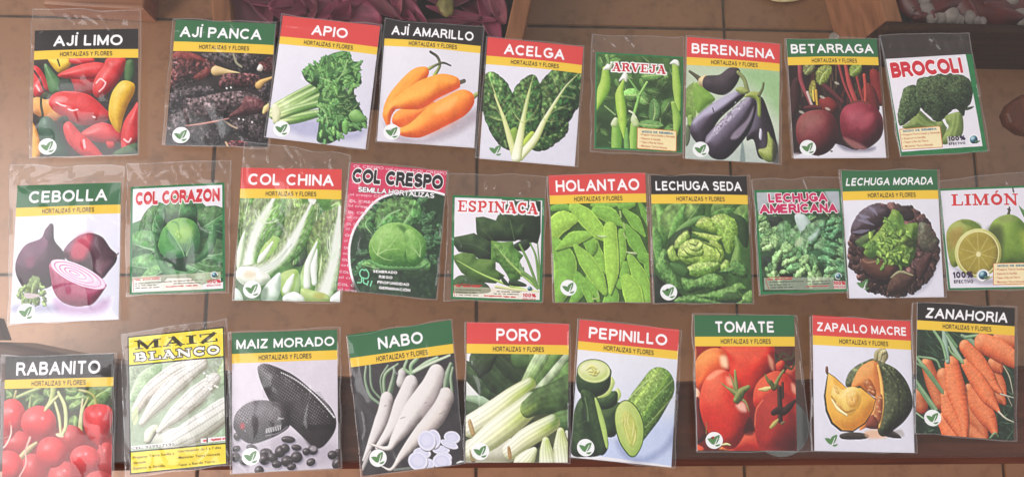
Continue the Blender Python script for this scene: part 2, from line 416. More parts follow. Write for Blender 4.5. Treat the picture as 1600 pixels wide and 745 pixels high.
OR = (240,140,48)
@pic('aji_amarillo', [(70,8),(722,85),(682,732),(18,690)])
def _(p):
    p.fill((226,222,228), (214,210,220), 80)
    p.shadow([(70,560),(180,640),(330,672),(500,590),(690,460),(720,520),(560,640),(360,700),(160,690)], 28, .32, (110,80,90))
    kw = dict(dark=(196,74,24), lite=(252,186,84), var=.05, cell=40)
    p.tube([(392,72),(440,110),(455,170),(420,235)], [8,9,9,12], (96,110,60), (40,44,30), cols=[(0,(50,46,44)),(.4,(80,84,60)),(1,(150,160,70))])
    p.tube([(370,195),(440,160),(480,150),(527,170)], [12,8,7,5], (110,120,60), cols=[(0,(160,170,80)),(.5,(80,84,56)),(1,(50,50,50))])
    p.blob([(375,185),(340,172),(270,190),(180,270),(100,370),(65,470),(80,560),(110,580),(130,500),(220,400),(330,300),(380,230)], OR, **kw)
    p.wash([(200,330),(280,250),(320,240),(240,320),(180,380)], (250,190,80), 20, .5)
    p.blob([(130,560),(160,480),(300,440),(420,420),(420,480),(300,560),(220,600)], (230,110,44), **kw)
    p.line([(590,285),(615,275)], 13, (90,84,70))
    p.blob([(590,300),(570,250),(480,225),(400,240),(300,280),(180,360),(95,440),(60,500),(100,585),(130,490),(160,465),(260,470),(340,460),(450,390),(570,330)], (242,146,52), **kw)
    p.wash([(150,420),(300,330),(420,300),(380,370),(250,410),(180,450)], (252,192,90), 26, .6)
    p.wash([(300,450),(430,380),(560,300),(570,330),(450,400),(340,462)], (226,90,50), 20, .6)
    p.tube([(672,385),(725,345)], [16,10], (140,150,80))
    p.blob([(680,380),(650,345),(590,335),(500,380),(380,450),(260,560),(170,610),(190,650),(300,665),(380,640),(500,580),(620,510),(675,440)], (242,132,52), **kw)
    p.wash([(420,470),(540,390),(570,400),(520,470),(440,500)], (252,196,120), 18, .6)
    p.wash([(180,600),(260,560),(330,510),(300,570),(220,620)], (252,190,90), 20, .5)
    p.wash([(300,640),(450,580),(620,480),(560,560),(400,640)], (222,92,44), 26, .35)

@pic('acelga', [(75,8),(708,82),(668,720),(20,664)], seed=5)
def _(p):
    p.fill((226,222,230), (214,212,222), 80)
    kw = dict(dark=(22,44,22), lite=(120,160,90), crinkle=.9, cc=16, veins=6, vs=.5, rib=(206,214,140), var=.5)
    p.leaf([(385,540),(460,500),(540,470),(600,430)], 92, (52,92,44), prof=[.3,.9,1,.95,.8,.75,.6,.3], teeth=.06, ribw=.06, **kw)
    p.leaf([(390,480),(470,380),(590,190),(690,80)], 150, (42,80,40), prof=[.15,.55,.85,.98,1,.95,.85,.5], teeth=.05, tfreq=6, ribw=.05, seed=2, **kw)
    p.leaf([(240,590),(200,440),(150,260),(110,135)], 118, (64,104,54), prof=[.12,.6,.85,.95,1,.95,.85,.55], teeth=.05, tfreq=7, ribw=.06, seed=3, **kw)
    p.leaf([(300,520),(320,390),(345,260),(380,135)], 118, (54,96,46), prof=[.2,.75,.98,1,.95,.85,.65,.35], teeth=.04, ribw=.1, seed=4, **kw)
    st = dict(dark=(150,160,90), lite=(246,248,226))
    p.blob([(230,480),(270,450),(300,500),(280,560),(250,580)], (120,150,60), (60,90,30))
    p.blob([(310,560),(370,480),(400,500),(340,590)], (160,180,70), (80,110,40))
    p.tube([(262,640),(240,560),(190,380),(130,220)], [22,18,10,3], (214,218,150), **st)
    p.tube([(300,650),(400,530),(470,390),(590,190),(650,120)], [26,24,14,8,2], (226,228,180), cols=[(0,(238,238,210)),(.5,(222,226,160)),(1,(170,190,110))], **st)
    p.tube([(275,655),(300,520),(325,380),(370,190)], [34,24,12,3], (230,232,190), cols=[(0,(242,242,222)),(.5,(216,222,150)),(1,(150,176,90))], **st)
    for r, es in (((320,420),[(240,300),(420,330),(270,360),(440,260)]), ((460,400),[(640,290),(560,400),(480,300)]), ((190,400),[(90,360),(90,280),(240,330)])): p.veins(r, es, (190,206,130), 3, .6)

@pic('berenjena', [(38,38),(685,78),(684,724),(26,690)])
def _(p):
    p.fill((186,200,170), (206,214,200), 90)
    p.wash([(380,80),(700,80),(700,400),(560,240)], (150,190,130), 60, .8); p.wash([(20,500),(200,520),(400,600),(700,560),(700,740),(20,740)], (176,186,178), 50, .8)
    p.wash([(420,560),(450,740),(410,740)], (90,110,110), 6, .6)
    p.leaf([(110,370),(110,280),(85,150)], 105, (126,168,70), (80,110,40), (170,200,110), prof=[.4,.9,1,.9,.7,.4,.1,0], crinkle=.2); p.blob([(110,370),(90,170),(230,270),(180,320)], (120,160,66), (84,120,44), (160,190,100))
    p.blob([(45,395),(80,390),(80,460),(50,470)], (130,160,80)); p.blob([(30,470),(60,460),(60,560),(32,600)], (70,80,50), alpha=.8)
    A = (54,44,56)
    kw = dict(dark=(18,14,22), lite=(150,140,164))
    p.tube([(60,85),(100,115),(140,150)], [8,12,20], (84,80,60))
    p.blob([(120,140),(170,110),(210,150),(180,200),(130,185)], (190,170,130), (120,100,70))
    p.blob([(165,120),(260,110),(330,62),(390,65),(405,110),(370,190),(300,250),(210,235),(150,190)], (58,48,54), (30,24,28), (90,80,84))
    p.blob([(505,280),(560,265),(610,380),(650,500),(672,640),(620,690),(540,680),(500,560),(450,560),(470,420)], (46,38,46), **kw)
    p.blob([(545,480),(560,500),(555,560),(538,540)], (200,196,210), (120,110,130), flat=False)
    p.blob([(395,225),(440,245),(380,310),(260,420),(180,560),(150,610),(90,560),(62,500),(80,430),(170,340),(300,260)], A, **kw)
    p.wash([(300,250),(380,220),(370,260),(260,350),(150,400),(85,450),(90,410),(180,330)], (196,190,212), 16, .85)
    p.line([(215,340),(222,365)], 4, (60,50,60)); p.line([(280,370),(290,385)], 4, (60,50,60))
    p.blob([(440,275),(500,270),(520,330),(480,480),(400,600),(310,690),(230,690),(185,650),(165,560),(200,500),(330,370)], A, **kw)
    p.wash([(430,280),(470,275),(400,360),(300,460),(220,540),(175,580),(180,540),(300,400)], (190,180,200), 12, .8)
    p.wash([(500,325),(480,420),(400,540),(340,555),(360,510),(450,420)], (180,164,184), 9, .7)
    rng = p.rng
    for i in range(70):
        t = rng.random(); x = 220+t*200+rng.normal(0,14); y = 510-t*200+rng.normal(0,14)
        p.line([(x,y),(x+6,y-8)], 2.2, (110,96,116) if i % 2 else (226,220,232), .8)
    p.tube([(390,95),(430,140),(455,225)], [12,14,16], (130,136,84), (70,76,40))
    p.blob([(370,210),(420,195),(460,225),(440,245),(400,240)], (150,160,90), (80,90,40))
    p.blob([(430,265),(470,230),(520,225),(545,250),(550,390),(528,385),(520,290),(470,265)], (150,164,74), (80,96,36), (190,200,120))
    p.tube([(535,250),(560,205),(568,165)], [12,9,7], (96,100,64))
    p.blob([(600,500),(625,540),(665,600),(660,690),(620,715),(570,690),(535,630),(590,610),(600,560)], (142,156,74), (76,88,40), (196,204,130), var=.2)
    p.wash([(640,560),(680,600),(684,724),(640,724)], (40,36,40), 12, .7)

BT = (104,30,40)
@pic('betarraga', [(25,38),(690,38),(748,708),(72,712)])
def _(p):
    p.fill((42,26,26), var=.4, cell=60)
    p.blob([(640,340),(800,330),(800,760),(20,760),(330,610),(560,640)], (222,218,226), flat=True)
    p.wash([(20,680),(130,680),(110,730),(20,740)], (222,218,226), 14, .9)
    rng = p.rng
    for i in range(40):
        x = rng.uniform(30,700); y = rng.uniform(40,300); a = rng.uniform(.9,2.2); l = rng.uniform(60,160)
        c = [(90,40,40),(66,60,34),(46,30,30),(110,84,60)][i % 4]
        p.line([(x,y),(x+math.cos(a)*l,y+math.sin(a)*l)], rng.uniform(3,9), c, .7)
    p.blob([(620,90),(690,90),(735,240),(720,330),(660,300)], (120,34,34), (50,14,16), (170,70,60))
    p.blob([(600,170),(660,210),(695,320),(680,380),(600,340),(560,240)], (112,36,36), (46,16,18), (150,70,60))
    p.blob([(250,290),(330,280),(385,340),(350,400),(270,380)], (120,38,36), (50,16,18))
    p.blob([(60,150),(110,140),(110,330),(60,400),(45,260)], (54,28,28), (24,14,14))
    p.tube([(110,45),(120,160),(190,330)], [16,14,8], (140,64,70), (70,24,30)); p.tube([(165,240),(205,350)], [10,8], (190,170,160))
    p.tube([(390,45),(430,180),(490,310)], [10,9,8], (150,60,60)); p.tube([(440,45),(470,180),(520,310)], [12,18,16], (170,70,66), (96,30,30))
    p.tube([(520,110),(550,230),(572,305)], [10,8,7], (150,56,54)); p.tube([(580,115),(590,220),(588,305)], [12,12,10], (180,72,60))
    p.tube([(265,180),(340,240),(420,310)], [16,18,10], (90,40,44))
    p.leaf([(250,180),(270,120),(330,55)], 52, (130,140,60), (70,80,30), (180,190,100), teeth=.15); p.leaf([(200,290),(200,220),(210,150)], 26, (150,140,60), (80,70,30))
    p.leaf([(480,110),(520,70),(550,40)], 40, (130,150,60), (60,70,30)); p.leaf([(150,100),(180,60),(210,40)], 40, (120,120,70)); p.tube([(225,230),(235,330)], [10,8], (190,150,60)); p.tube([(205,230),(212,300)], [7,7], (220,180,70))
    for x, y in ((375,175),(270,275),(310,360),(125,380)): p.blob(p.ell(x,y,20,9,25), (190,186,170), flat=True, alpha=.8)
    p.shadow([(380,600),(500,640),(660,630),(620,660),(450,655)], 16, .5)
    kw = dict(spec=.12, pw=8, var=.1, cell=30)
    p.blob([(90,470),(130,395),(230,365),(330,390),(380,470),(385,570),(340,650),(260,690),(170,670),(100,590)], (106,34,40), (40,14,18), (170,96,90), **kw)
    p.wash([(100,480),(150,410),(260,395),(250,440),(160,470),(140,560)], (140,96,86), 30, .5)
    p.tube([(150,350),(210,345),(260,350)], [10,16,10], (80,30,34)); 
    p.blob([(400,420),(440,340),(540,308),(640,330),(710,400),(724,500),(690,580),(590,645),(490,620),(420,550)], (116,28,42), (48,12,22), (190,80,96), **kw)
    p.wash([(560,420),(640,380),(650,430),(600,490),(550,500)], (190,90,104), 22, .6); p.wash([(430,560),(560,610),(600,640),(520,645),(450,600)], (196,140,130), 12, .6)
    p.line([(480,318),(540,300),(610,318)], 8, (120,60,50), .8)
    for x, y in ((250,688),(345,660)): p.blob(p.ell(x,y,9,6), (70,40,40), flat=True)

def smallprint(p, pts_rows, col=(80,70,70), r=2.2, seed=0):
    rng = np.random.default_rng(seed)
    for (x0, y0), (x1, y1) in pts_rows:
        n = max(2, int((x1-x0)/9)); x = 0
        for i in range(n):
            if rng.random() < .14: continue
            t0, t1 = i/n, (i+.7)/n
            p.line([(x0+(x1-x0)*t0, y0+(y1-y0)*t0+rng.normal(0,.8)), (x0+(x1-x0)*t1, y0+(y1-y0)*t1)], r*rng.uniform(.8,1.3), col, .8)

GB = (38,116,66)
def border(p, outer_inset):
    pass
def globe(p, x, y, r):
    p.blob(p.ell(x, y, r*1.25, r*1.25), (236,236,236), flat=True); p.blob(p.ell(x, y, r, r), (44,96,116), (14,30,44), (170,210,220), spec=.5, pw=12)
    p.tube([(x+r*.6,y+r*.6),(x+r*1.5,y+r*.3)], [r*.35,r*.1], (60,100,70))

@pic('arveja', [(48,30),(645,60),(640,715),(38,690)], w=360, h=400, seed=8)
def _(p):
    p.fill((70,104,52), (44,70,38), 80, var=.5, cell=60)
    rng = p.rng
    for i in range(60):
        x, y = rng.uniform(40,640), rng.uniform(50,700); a = rng.uniform(0,6.28); l = rng.uniform(50,110)
        t = rng.random(); c = np.array((52,84,44))*(1-t)+np.array((104,146,74))*t
        p.leaf([(x,y),(x+math.cos(a)*l*.5,y+math.sin(a)*l*.5),(x+math.cos(a)*l,y+math.sin(a)*l)], l*.34, c, c*.5, c*1.3, crinkle=.25, vs=.15, alpha=.8)
    for x, y, r in ((520,300,60),(90,520,60),(430,250,50),(300,440,40),(150,300,50),(540,480,40)): p.wash(p.ell(x,y,r,r*.8), (40,58,34), 40, .8)
    p.leaf([(345,325),(300,330),(235,330)], 50, (116,164,84), crinkle=.2, vs=.2); p.leaf([(345,325),(370,360),(400,380)], 40, (120,168,90), crinkle=.2); p.leaf([(360,200),(440,190),(510,180)], 44, (110,160,80), crinkle=.2); p.leaf([(430,520),(450,440),(440,350)], 44, (92,136,74), crinkle=.2); p.leaf([(340,520),(420,530),(510,530)], 38, (110,158,84), crinkle=.2)
    p.tube([(345,325),(310,450)], [10,12], (130,180,90)); p.tube([(345,325),(395,240)], [8,9], (140,186,100)); p.tube([(260,200),(330,300)], [6,6], (120,170,90)); p.line([(110,400),(180,460)], 5, (140,170,110))
    PD = dict(dark=(84,130,44), lite=(206,226,130))
    p.tube([(115,150),(110,260),(50,420)], [22,42,12], (150,190,74), **PD)
    p.tube([(588,120),(600,280),(610,420)], [22,30,16], (160,196,84), **PD); p.tube([(575,380),(600,480),(590,590)], [16,30,14], (140,180,80), **PD)
    p.tube([(185,520),(190,620),(190,720)], [26,36,34], (116,170,70), **PD); p.tube([(305,530),(305,620),(300,720)], [22,30,26], (130,180,76), **PD); p.tube([(255,560),(260,640),(265,720)], [14,20,20], (110,160,80))
    p.tube([(235,235),(210,320),(225,450),(235,570),(240,620)], [10,30,34,26,3], (160,198,76), **PD)
    p.wash([(205,300),(215,300),(225,460),(210,450)], (206,226,130), 8, .5)
    W = (236,236,226)
    for q in ([(215,210),(245,170),(265,200),(255,240),(235,225),(205,235)], [(100,150),(130,110),(165,100),(150,150),(115,155)], [(550,110),(580,80),(610,90),(615,125),(585,115)]): p.blob(q, W, (150,160,130))
    for q in ([(285,500),(300,455),(320,470),(345,530),(310,545)], [(150,525),(175,480),(200,490),(195,540),(170,545)]): p.blob(q, (190,206,150), (120,150,80), (236,240,216))
    p.line([(275,435),(300,450),(320,480)], 6, (216,222,190)); p.tube([(125,60),(140,110)], [14,8], (120,160,90))
    q = [(48,30),(645,60),(640,715),(38,690)]; c = np.mean(q, 0)
    for i in range(4):
        a, b = np.array(q[i]), np.array(q[(i+1) % 4]); p.line([a, b], 13, GB)
    p.blob([(338,548),(590,566),(597,574),(597,692),(590,700),(338,684),(331,676),(331,556)], (238,220,170), flat=True, smooth=False)
    e = [(338,546),(590,564),(599,574),(599,692),(590,702),(338,686),(329,676),(329,556),(338,546)]
    p.line([(333,548),(595,566)], 2.5, (196,120,60)); p.line([(597,568),(597,700)], 2.5, (196,120,60)); p.line([(595,702),(335,686)], 2.5, (196,120,60)); p.line([(331,684),(331,552)], 2.5, (196,120,60))
    slab(p, 'ARVEJA', (158,163), (522,180), 58, (196,36,52), (240,236,232), .14)

@pic('brocoli', [(16,54),(609,20),(715,688),(120,717)], w=360, h=400, seed=9)
def _(p):
    p.fill((228,224,230))
    def tx(c, X, Y, d, sl):
        return c*(1+1.0*p.noise(9,2,2)[sl][...,None]+.6*p.noise(40,2,6)[sl][...,None])
    kw = dict(tex=tx, var=.25, cell=14, wob=5, wcell=18, bump=5, bcell=12)
    st = dict(dark=(84,100,52), lite=(164,180,108), var=.3, cell=24)
    p.blob([(395,470),(460,430),(530,430),(540,560),(480,620),(410,640),(380,600),(440,520)], (118,140,74), **st)
    p.blob([(130,520),(180,480),(230,400),(330,480),(400,480),(430,520),(400,600),(380,640),(300,560),(200,540)], (92,112,58), **st)
    for q in ([(220,420),(290,490),(350,520)], [(200,440),(260,500),(310,515)], [(480,440),(470,520),(440,600)], [(510,440),(500,520),(480,580)]): p.tube(q, [10,12,8], (140,160,88), (104,122,62), alpha=.5)
    p.blob([(395,470),(415,470),(432,525),(415,510)], (236,234,236), flat=True)
    p.blob([(150,250),(220,240),(240,330),(250,400),(190,470),(120,510),(100,460),(110,380),(125,310)], (66,84,54), (36,48,32), (104,124,80), **kw)
    p.blob([(230,200),(300,180),(400,160),(520,165),(590,200),(612,270),(600,350),(560,400),(540,450),(490,400),(430,440),(370,490),(300,440),(240,370),(220,290)], (58,74,48), (32,44,29), (94,112,74), **kw)
    p.blob([(550,395),(615,378),(605,395),(565,408)], (50,66,44), flat=True)
    for a, b, c, d in (((540,4),(609,20),(735,690),(664,690)),): p.blob([(563,22),(609,18),(716,690),(682,655)], GB, flat=True, smooth=False)
    p.blob([(126,688),(683,648),(716,688),(120,718)], GB, flat=True, smooth=False)
    p.blob([(14,54),(22,54),(130,690),(120,717)], GB, flat=True, smooth=False)
    p.blob([(116,535),(372,517),(382,525),(402,650),(396,660),(140,672),(130,664)], (238,222,178), flat=True, smooth=False)
    for a, b in (((116,535),(376,517)),((380,520),(403,656)),((400,658),(136,672)),((132,668),(114,538))): p.line([a,b], 2.5, (196,120,60))
    p.blob([(432,588),(575,580),(575,650),(440,658)], (228,224,230), flat=True, smooth=False, alpha=.8); globe(p, 618, 605, 28)

@pic('cebolla', [(62,26),(757,0),(742,698),(18,728)], seed=10)
def _(p):
    p.fill((228,226,238), (216,216,230), 85)
    p.shadow([(330,560),(420,600),(540,610),(680,560),(640,640),(480,660),(330,640)], 30, .45, (150,80,140))
    p.shadow([(60,600),(300,600),(330,640),(60,650)], 20, .3, (90,90,130))
    kw = dict(dark=(26,12,24), lite=(150,110,134))
    p.blob([(380,270),(420,200),(500,145),(570,133),(640,160),(690,230),(730,270),(725,320),(680,380),(630,430),(560,380),(440,330)], (70,30,46), **kw)
    p.wash([(430,260),(480,160),(570,140),(560,220),(520,300),(450,310)], (206,70,96), 26, .85)
    p.wash([(580,330),(700,310),(660,380),(620,420)], (130,80,96), 26, .7); p.line([(725,280),(740,262)], 4, (90,60,70))
    p.blob([(290,84),(318,88),(325,180),(385,260),(385,340),(300,480),(150,500),(105,480),(62,390),(70,300),(130,210),(230,170),(262,110)], (58,30,46), **kw)
    p.tube([(300,90),(285,150)], [18,28], (84,62,78), (50,34,46))
    p.wash([(190,200),(240,180),(280,190),(250,250),(200,260)], (120,80,106), 18, .8); p.wash([(135,300),(180,280),(190,330),(160,360),(130,340)], (130,70,96), 14, .8)
    rng = p.rng
    for i in range(46):
        a = rng.uniform(0,6.28); x = 180+rng.normal(0,70); y = 545+rng.normal(0,38); l = rng.uniform(30,55)
        t = rng.random(); c = np.array((64,84,48))*(1-t)+np.array((134,156,96))*t
        if 60 < x < 310: p.leaf([(x,y),(x+math.cos(a)*l*.5,y+math.sin(a)*l*.5),(x+math.cos(a)*l,y+math.sin(a)*l)], l*.4, c, c*.5, c*1.3, teeth=.4, tfreq=3, vs=.1)
    p.leaf([(170,520),(180,470),(210,425)], 48, (120,140,84), teeth=.25, tfreq=4, crinkle=.3)
    p.blob([(120,525),(200,530),(220,545),(140,560)], (196,180,180), flat=True)
    p.blob([(295,330),(300,440),(320,520),(370,580),(450,610),(520,608),(580,590),(650,500),(658,465),(560,470),(420,400)], (160,62,96), (96,24,54), (214,140,164), var=.08)
    for i in range(9): p.line([(310+i*40,380+i*12),(350+i*26,560+i*4)], 2, (120,40,76), .4)
    E = p.ell(478,402,196,62,24,18)
    p.blob(E, (226,160,196), (190,90,140), (246,214,232), flat=True)
    for k, f in enumerate((.97,.86,.74,.63,.52,.41,.3,.2,.1)):
        q = p.ell(478-(1-f)*30, 402-(1-f)*10, 196*f, 62*f, 24, 18)
        p.blob(q, [(238,214,230),(200,110,160)][k % 2] if f > .15 else (240,226,236), flat=True)
        if k % 2 == 1: p.blob(p.ell(478-(1-f)*30+3, 402-(1-f)*10+2, 196*f-7, 62*f-5, 24, 18), (236,206,226), flat=True)
CG = (64,120,66)
def footer(p, bl, br, tl, tr, hundred, gl, seed=0):
    """cream footer strip of the green bordered cards: fields of tiny print and a globe"""
    p.blob([tl, tr, br, bl], (226,214,190), flat=True, smooth=False, alpha=.72)

@pic('col_corazon', [(36,48),(626,20),(632,700),(30,726)], w=360, h=400, seed=11)
def _(p):
    p.fill((228,224,230))
    kw = dict(dark=(22,58,34), lite=(128,176,112), crinkle=.35, cc=22, veins=6, vs=.35, rib=(150,190,140), var=.35, ribw=.035)
    D = (54,106,60)
    p.blob([(40,280),(110,255),(150,270),(230,420),(200,620),(40,640)], D, (20,56,34), (96,150,96), var=.3, cell=40, smooth=False)
    p.blob([(140,230),(170,180),(220,150),(330,165),(480,140),(520,180),(620,200),(640,620),(40,620),(150,420)], (46,94,54), (20,50,30), (90,140,84), var=.35, cell=40, smooth=False)
    p.leaf([(420,360),(500,300),(620,220)], 110, (62,118,66), **kw); p.leaf([(330,330),(340,250),(360,140)], 120, (66,120,70), seed=2, **kw)
    p.leaf([(260,460),(180,320),(230,150)], 90, (64,116,68), seed=3, **kw); p.leaf([(250,470),(130,430),(30,400)], 110, (56,108,62), seed=4, **kw); p.leaf([(420,470),(540,480),(650,450)], 110, (58,108,62), seed=1, **kw)
    p.leaf([(280,560),(160,560),(30,540)], 90, (60,112,66), **kw); p.leaf([(400,540),(500,580),(640,600)], 80, (60,112,64), seed=2, **kw); p.leaf([(300,540),(200,600),(100,650)], 60, (70,122,76), **kw)
    for r, es in (((200,440),[(60,400),(70,450),(90,500),(120,350)]), ((450,520),[(600,500),(610,540),(560,470),(600,440)]), ((230,330),[(190,200),(240,180),(160,280)]), ((500,320),[(600,280),(560,220),(620,340)])): p.veins(r, es, (150,190,150), 3.5, .6)
    p.blob([(185,400),(200,390),(230,480),(300,560),(420,580),(480,545),(440,590),(340,612),(260,600),(210,530)], (76,130,80), (40,84,52), (130,176,124), var=.3, cell=20)
    p.blob([(400,500),(470,470),(520,380),(540,300),(560,280),(578,350),(560,430),(500,500),(430,530)], (74,128,78), (40,84,52), (130,176,126), var=.3, cell=18, bump=3)
    p.shadow([(225,300),(260,250),(370,222),(470,250),(510,330),(500,440),(440,510),(330,530),(230,500),(205,400)], 26, .65, (14,40,22))
    p.blob([(215,400),(240,330),(290,265),(370,245),(440,270),(470,330),(470,410),(430,470),(340,495),(250,480),(220,440)], (90,150,72), (28,84,46), (150,200,96), var=.12, cell=40)
    p.blob([(218,400),(255,300),(310,360),(360,430),(375,480),(330,495),(250,485)], (78,146,78), (34,90,54), (120,180,104), var=.1)
    p.line([(260,300),(310,360),(360,440),(376,482)], 2.5, (150,200,130), .7); p.tube([(300,268),(338,285),(350,380)], [3,6,2], (56,118,56), alpha=.55)
    p.wash([(330,320),(420,290),(430,350),(360,400)], (170,206,90), 26, .55)
    for x,y in ((335,330),(342,360),(325,345)): p.blob(p.ell(x,y,5,6), (196,224,120), flat=True, alpha=.8)
    p.veins((390,480), [(440,340),(410,320),(460,380)], (150,200,110), 2, .5)
    p.blob([(48,612),(600,580),(606,690),(44,712)], (224,214,190), flat=True, smooth=False, alpha=.62)
    p.blob([(490,660),(600,620),(606,690),(490,694)], (232,228,228), flat=True, smooth=False); p.blob([(50,620),(230,612),(230,700),(50,706)], (230,226,220), flat=True, smooth=False, alpha=.6); p.line([(54,640),(60,625),(230,612)], 2, (190,60,50)); p.line([(54,640),(56,700)], 2, (190,60,50))
    smallprint(p, [((70,655),(300,640)),((70,668),(200,662)),((70,682),(220,676)),((310,640),(490,630)),((310,654),(480,648))], (90,86,70), 2.6, 4)
    smallprint(p, [((262,674),(372,668)),((385,668),(460,664))], (190,60,60), 3.4, 5); smallprint(p, [((72,632),(230,622))], (190,60,60), 3.4, 6)
    globe(p, 562, 600, 17)
    q = [(36,48),(626,20),(632,700),(30,726)]
    for i in range(4):
        a, b = np.array(q[i]), np.array(q[(i+1) % 4]); p.line([a, b], 16, GB)

def napa(p, path, wid, base, tip, sp):
    pass
@pic('col_china', [(70,38),(760,36),(740,725),(30,722)], seed=12)
def _(p):
    p.fill((96,144,72), (70,110,60), 80, var=.6, cell=50)
    kw = dict(dark=(54,100,44), lite=(190,216,140), crinkle=.4, cc=20, veins=9, vs=.9, rib=(214,230,180), var=.3)
    p.blob([(440,220),(560,240),(580,340),(500,480),(420,480),(440,360)], (70,96,64), (34,52,36), var=.5, cell=24)
    p.leaf([(560,400),(580,260),(600,60)], 66, (92,146,86), **kw); p.leaf([(120,330),(110,180),(130,50)], 90, (104,160,78), **kw); p.leaf([(480,200),(450,110),(420,30)], 70, (150,186,104), **kw); p.leaf([(700,80),(740,60),(760,120)], 50, (110,160,70), **kw)
    p.blob([(535,40),(590,45),(560,85)], (226,226,216), flat=True); p.leaf([(430,480),(440,400),(470,330)], 44, (100,150,80), **kw)
    # left head
    p.leaf([(300,470),(380,330),(520,120)], 130, (124,172,90), seed=1, **kw)
    p.leaf([(180,420),(240,240),(330,60)], 125, (140,186,104), seed=2, **kw)
    p.blob([(170,420),(230,320),(300,290),(360,330),(350,440),(270,500),(180,500)], (150,190,100), (96,140,60), (196,216,140), var=.2)
    p.tube([(180,480),(240,410),(292,335)], [30,20,8], (226,232,214), (150,170,130), teeth=.15, tfreq=6)
    for i in range(7): p.line([(215+i*14,330-i*22),(270+i*10,345-i*34)], 2.5, (206,224,170), .6)
    wr = dict(dark=(84,128,64), lite=(206,226,166), crinkle=.3, cc=20, veins=9, vs=.7, rib=(230,234,224), var=.2, slant=.9)
    p.leaf([(112,545),(135,420),(190,250),(290,60)], 118, (142,186,104), ribw=.42, prof=[.5,.52,.55,.72,1,1,.75], **wr)
    p.veins((225,205), [(170,110),(250,60),(330,90),(340,180),(200,120),(290,110)], (220,234,200), 5, .8); p.veins((400,340), [(380,230),(450,180),(480,120),(420,230),(530,110)], (216,230,190), 5, .7)
    p.blob([(70,330),(110,260),(90,440),(60,520),(45,450)], (206,220,190), (130,160,110))
    p.leaf([(90,545),(230,520),(350,430),(440,300),(530,120)], 86, (140,182,104), ribw=.55, prof=[.55,.62,.6,.7,1,.9,.6], **wr)
    for k in (0,16,-14): p.tube([(200,520+k),(310,470+k),(420,345+k*.3)], [2,3,2], (170,190,170), alpha=.5)
    p.blob([(45,540),(70,500),(160,500),(260,545),(270,590),(190,630),(100,620),(50,580)], (224,226,214), (150,166,140), (242,244,238)); p.wash(p.ell(135,548,40,24), (206,186,150), 16, .7)
    # right head
    p.leaf([(600,560),(640,330),(690,110)], 110, (132,176,100), seed=3, **kw)
    p.blob([(475,560),(540,400),(600,300),(600,420),(540,520),(560,640),(500,680)], (150,190,110), (90,136,64), (196,216,150))
    p.tube([(520,620),(530,480),(590,330)], [24,22,6], (226,232,220), (150,170,140)); p.tube([(570,600),(568,500),(590,380)], [18,24,5], (232,236,228), (150,170,140))
    p.leaf([(620,700),(670,560),(715,380),(740,150)], 110, (146,188,112), ribw=.5, prof=[.6,.6,.58,.75,1,.9,.6], **wr); p.veins((690,440), [(660,300),(740,260),(700,200),(750,330)], (220,234,210), 5, .8)
    p.blob([(480,640),(560,650),(660,680),(660,725),(500,725)], (170,190,120), (110,140,70)); p.wash(p.ell(600,685,40,20), (180,170,90), 14, .7); p.blob([(680,690),(760,640),(760,730),(680,730)], (226,230,226), (160,180,160))
    # bottom centre
    p.blob([(340,560),(390,520),(460,520),(480,640),(420,700),(350,680)], (160,194,104), (100,140,60), (200,216,150)); p.tube([(380,650),(410,590),(430,550)], [26,24,8], (228,234,224), (160,180,140)); p.blob([(360,690),(430,660),(490,690),(490,730),(370,730)], (222,228,220), (150,170,150))
    p.blob([(220,650),(300,560),(345,540),(340,660),(300,725),(220,725)], (214,226,214), (140,166,140), (240,244,240)); p.blob([(30,640),(70,660),(90,725),(30,725)], (206,220,210), (140,166,140)); p.wash([(200,640),(260,640),(240,720),(190,720)], (80,110,80), 16, .6)

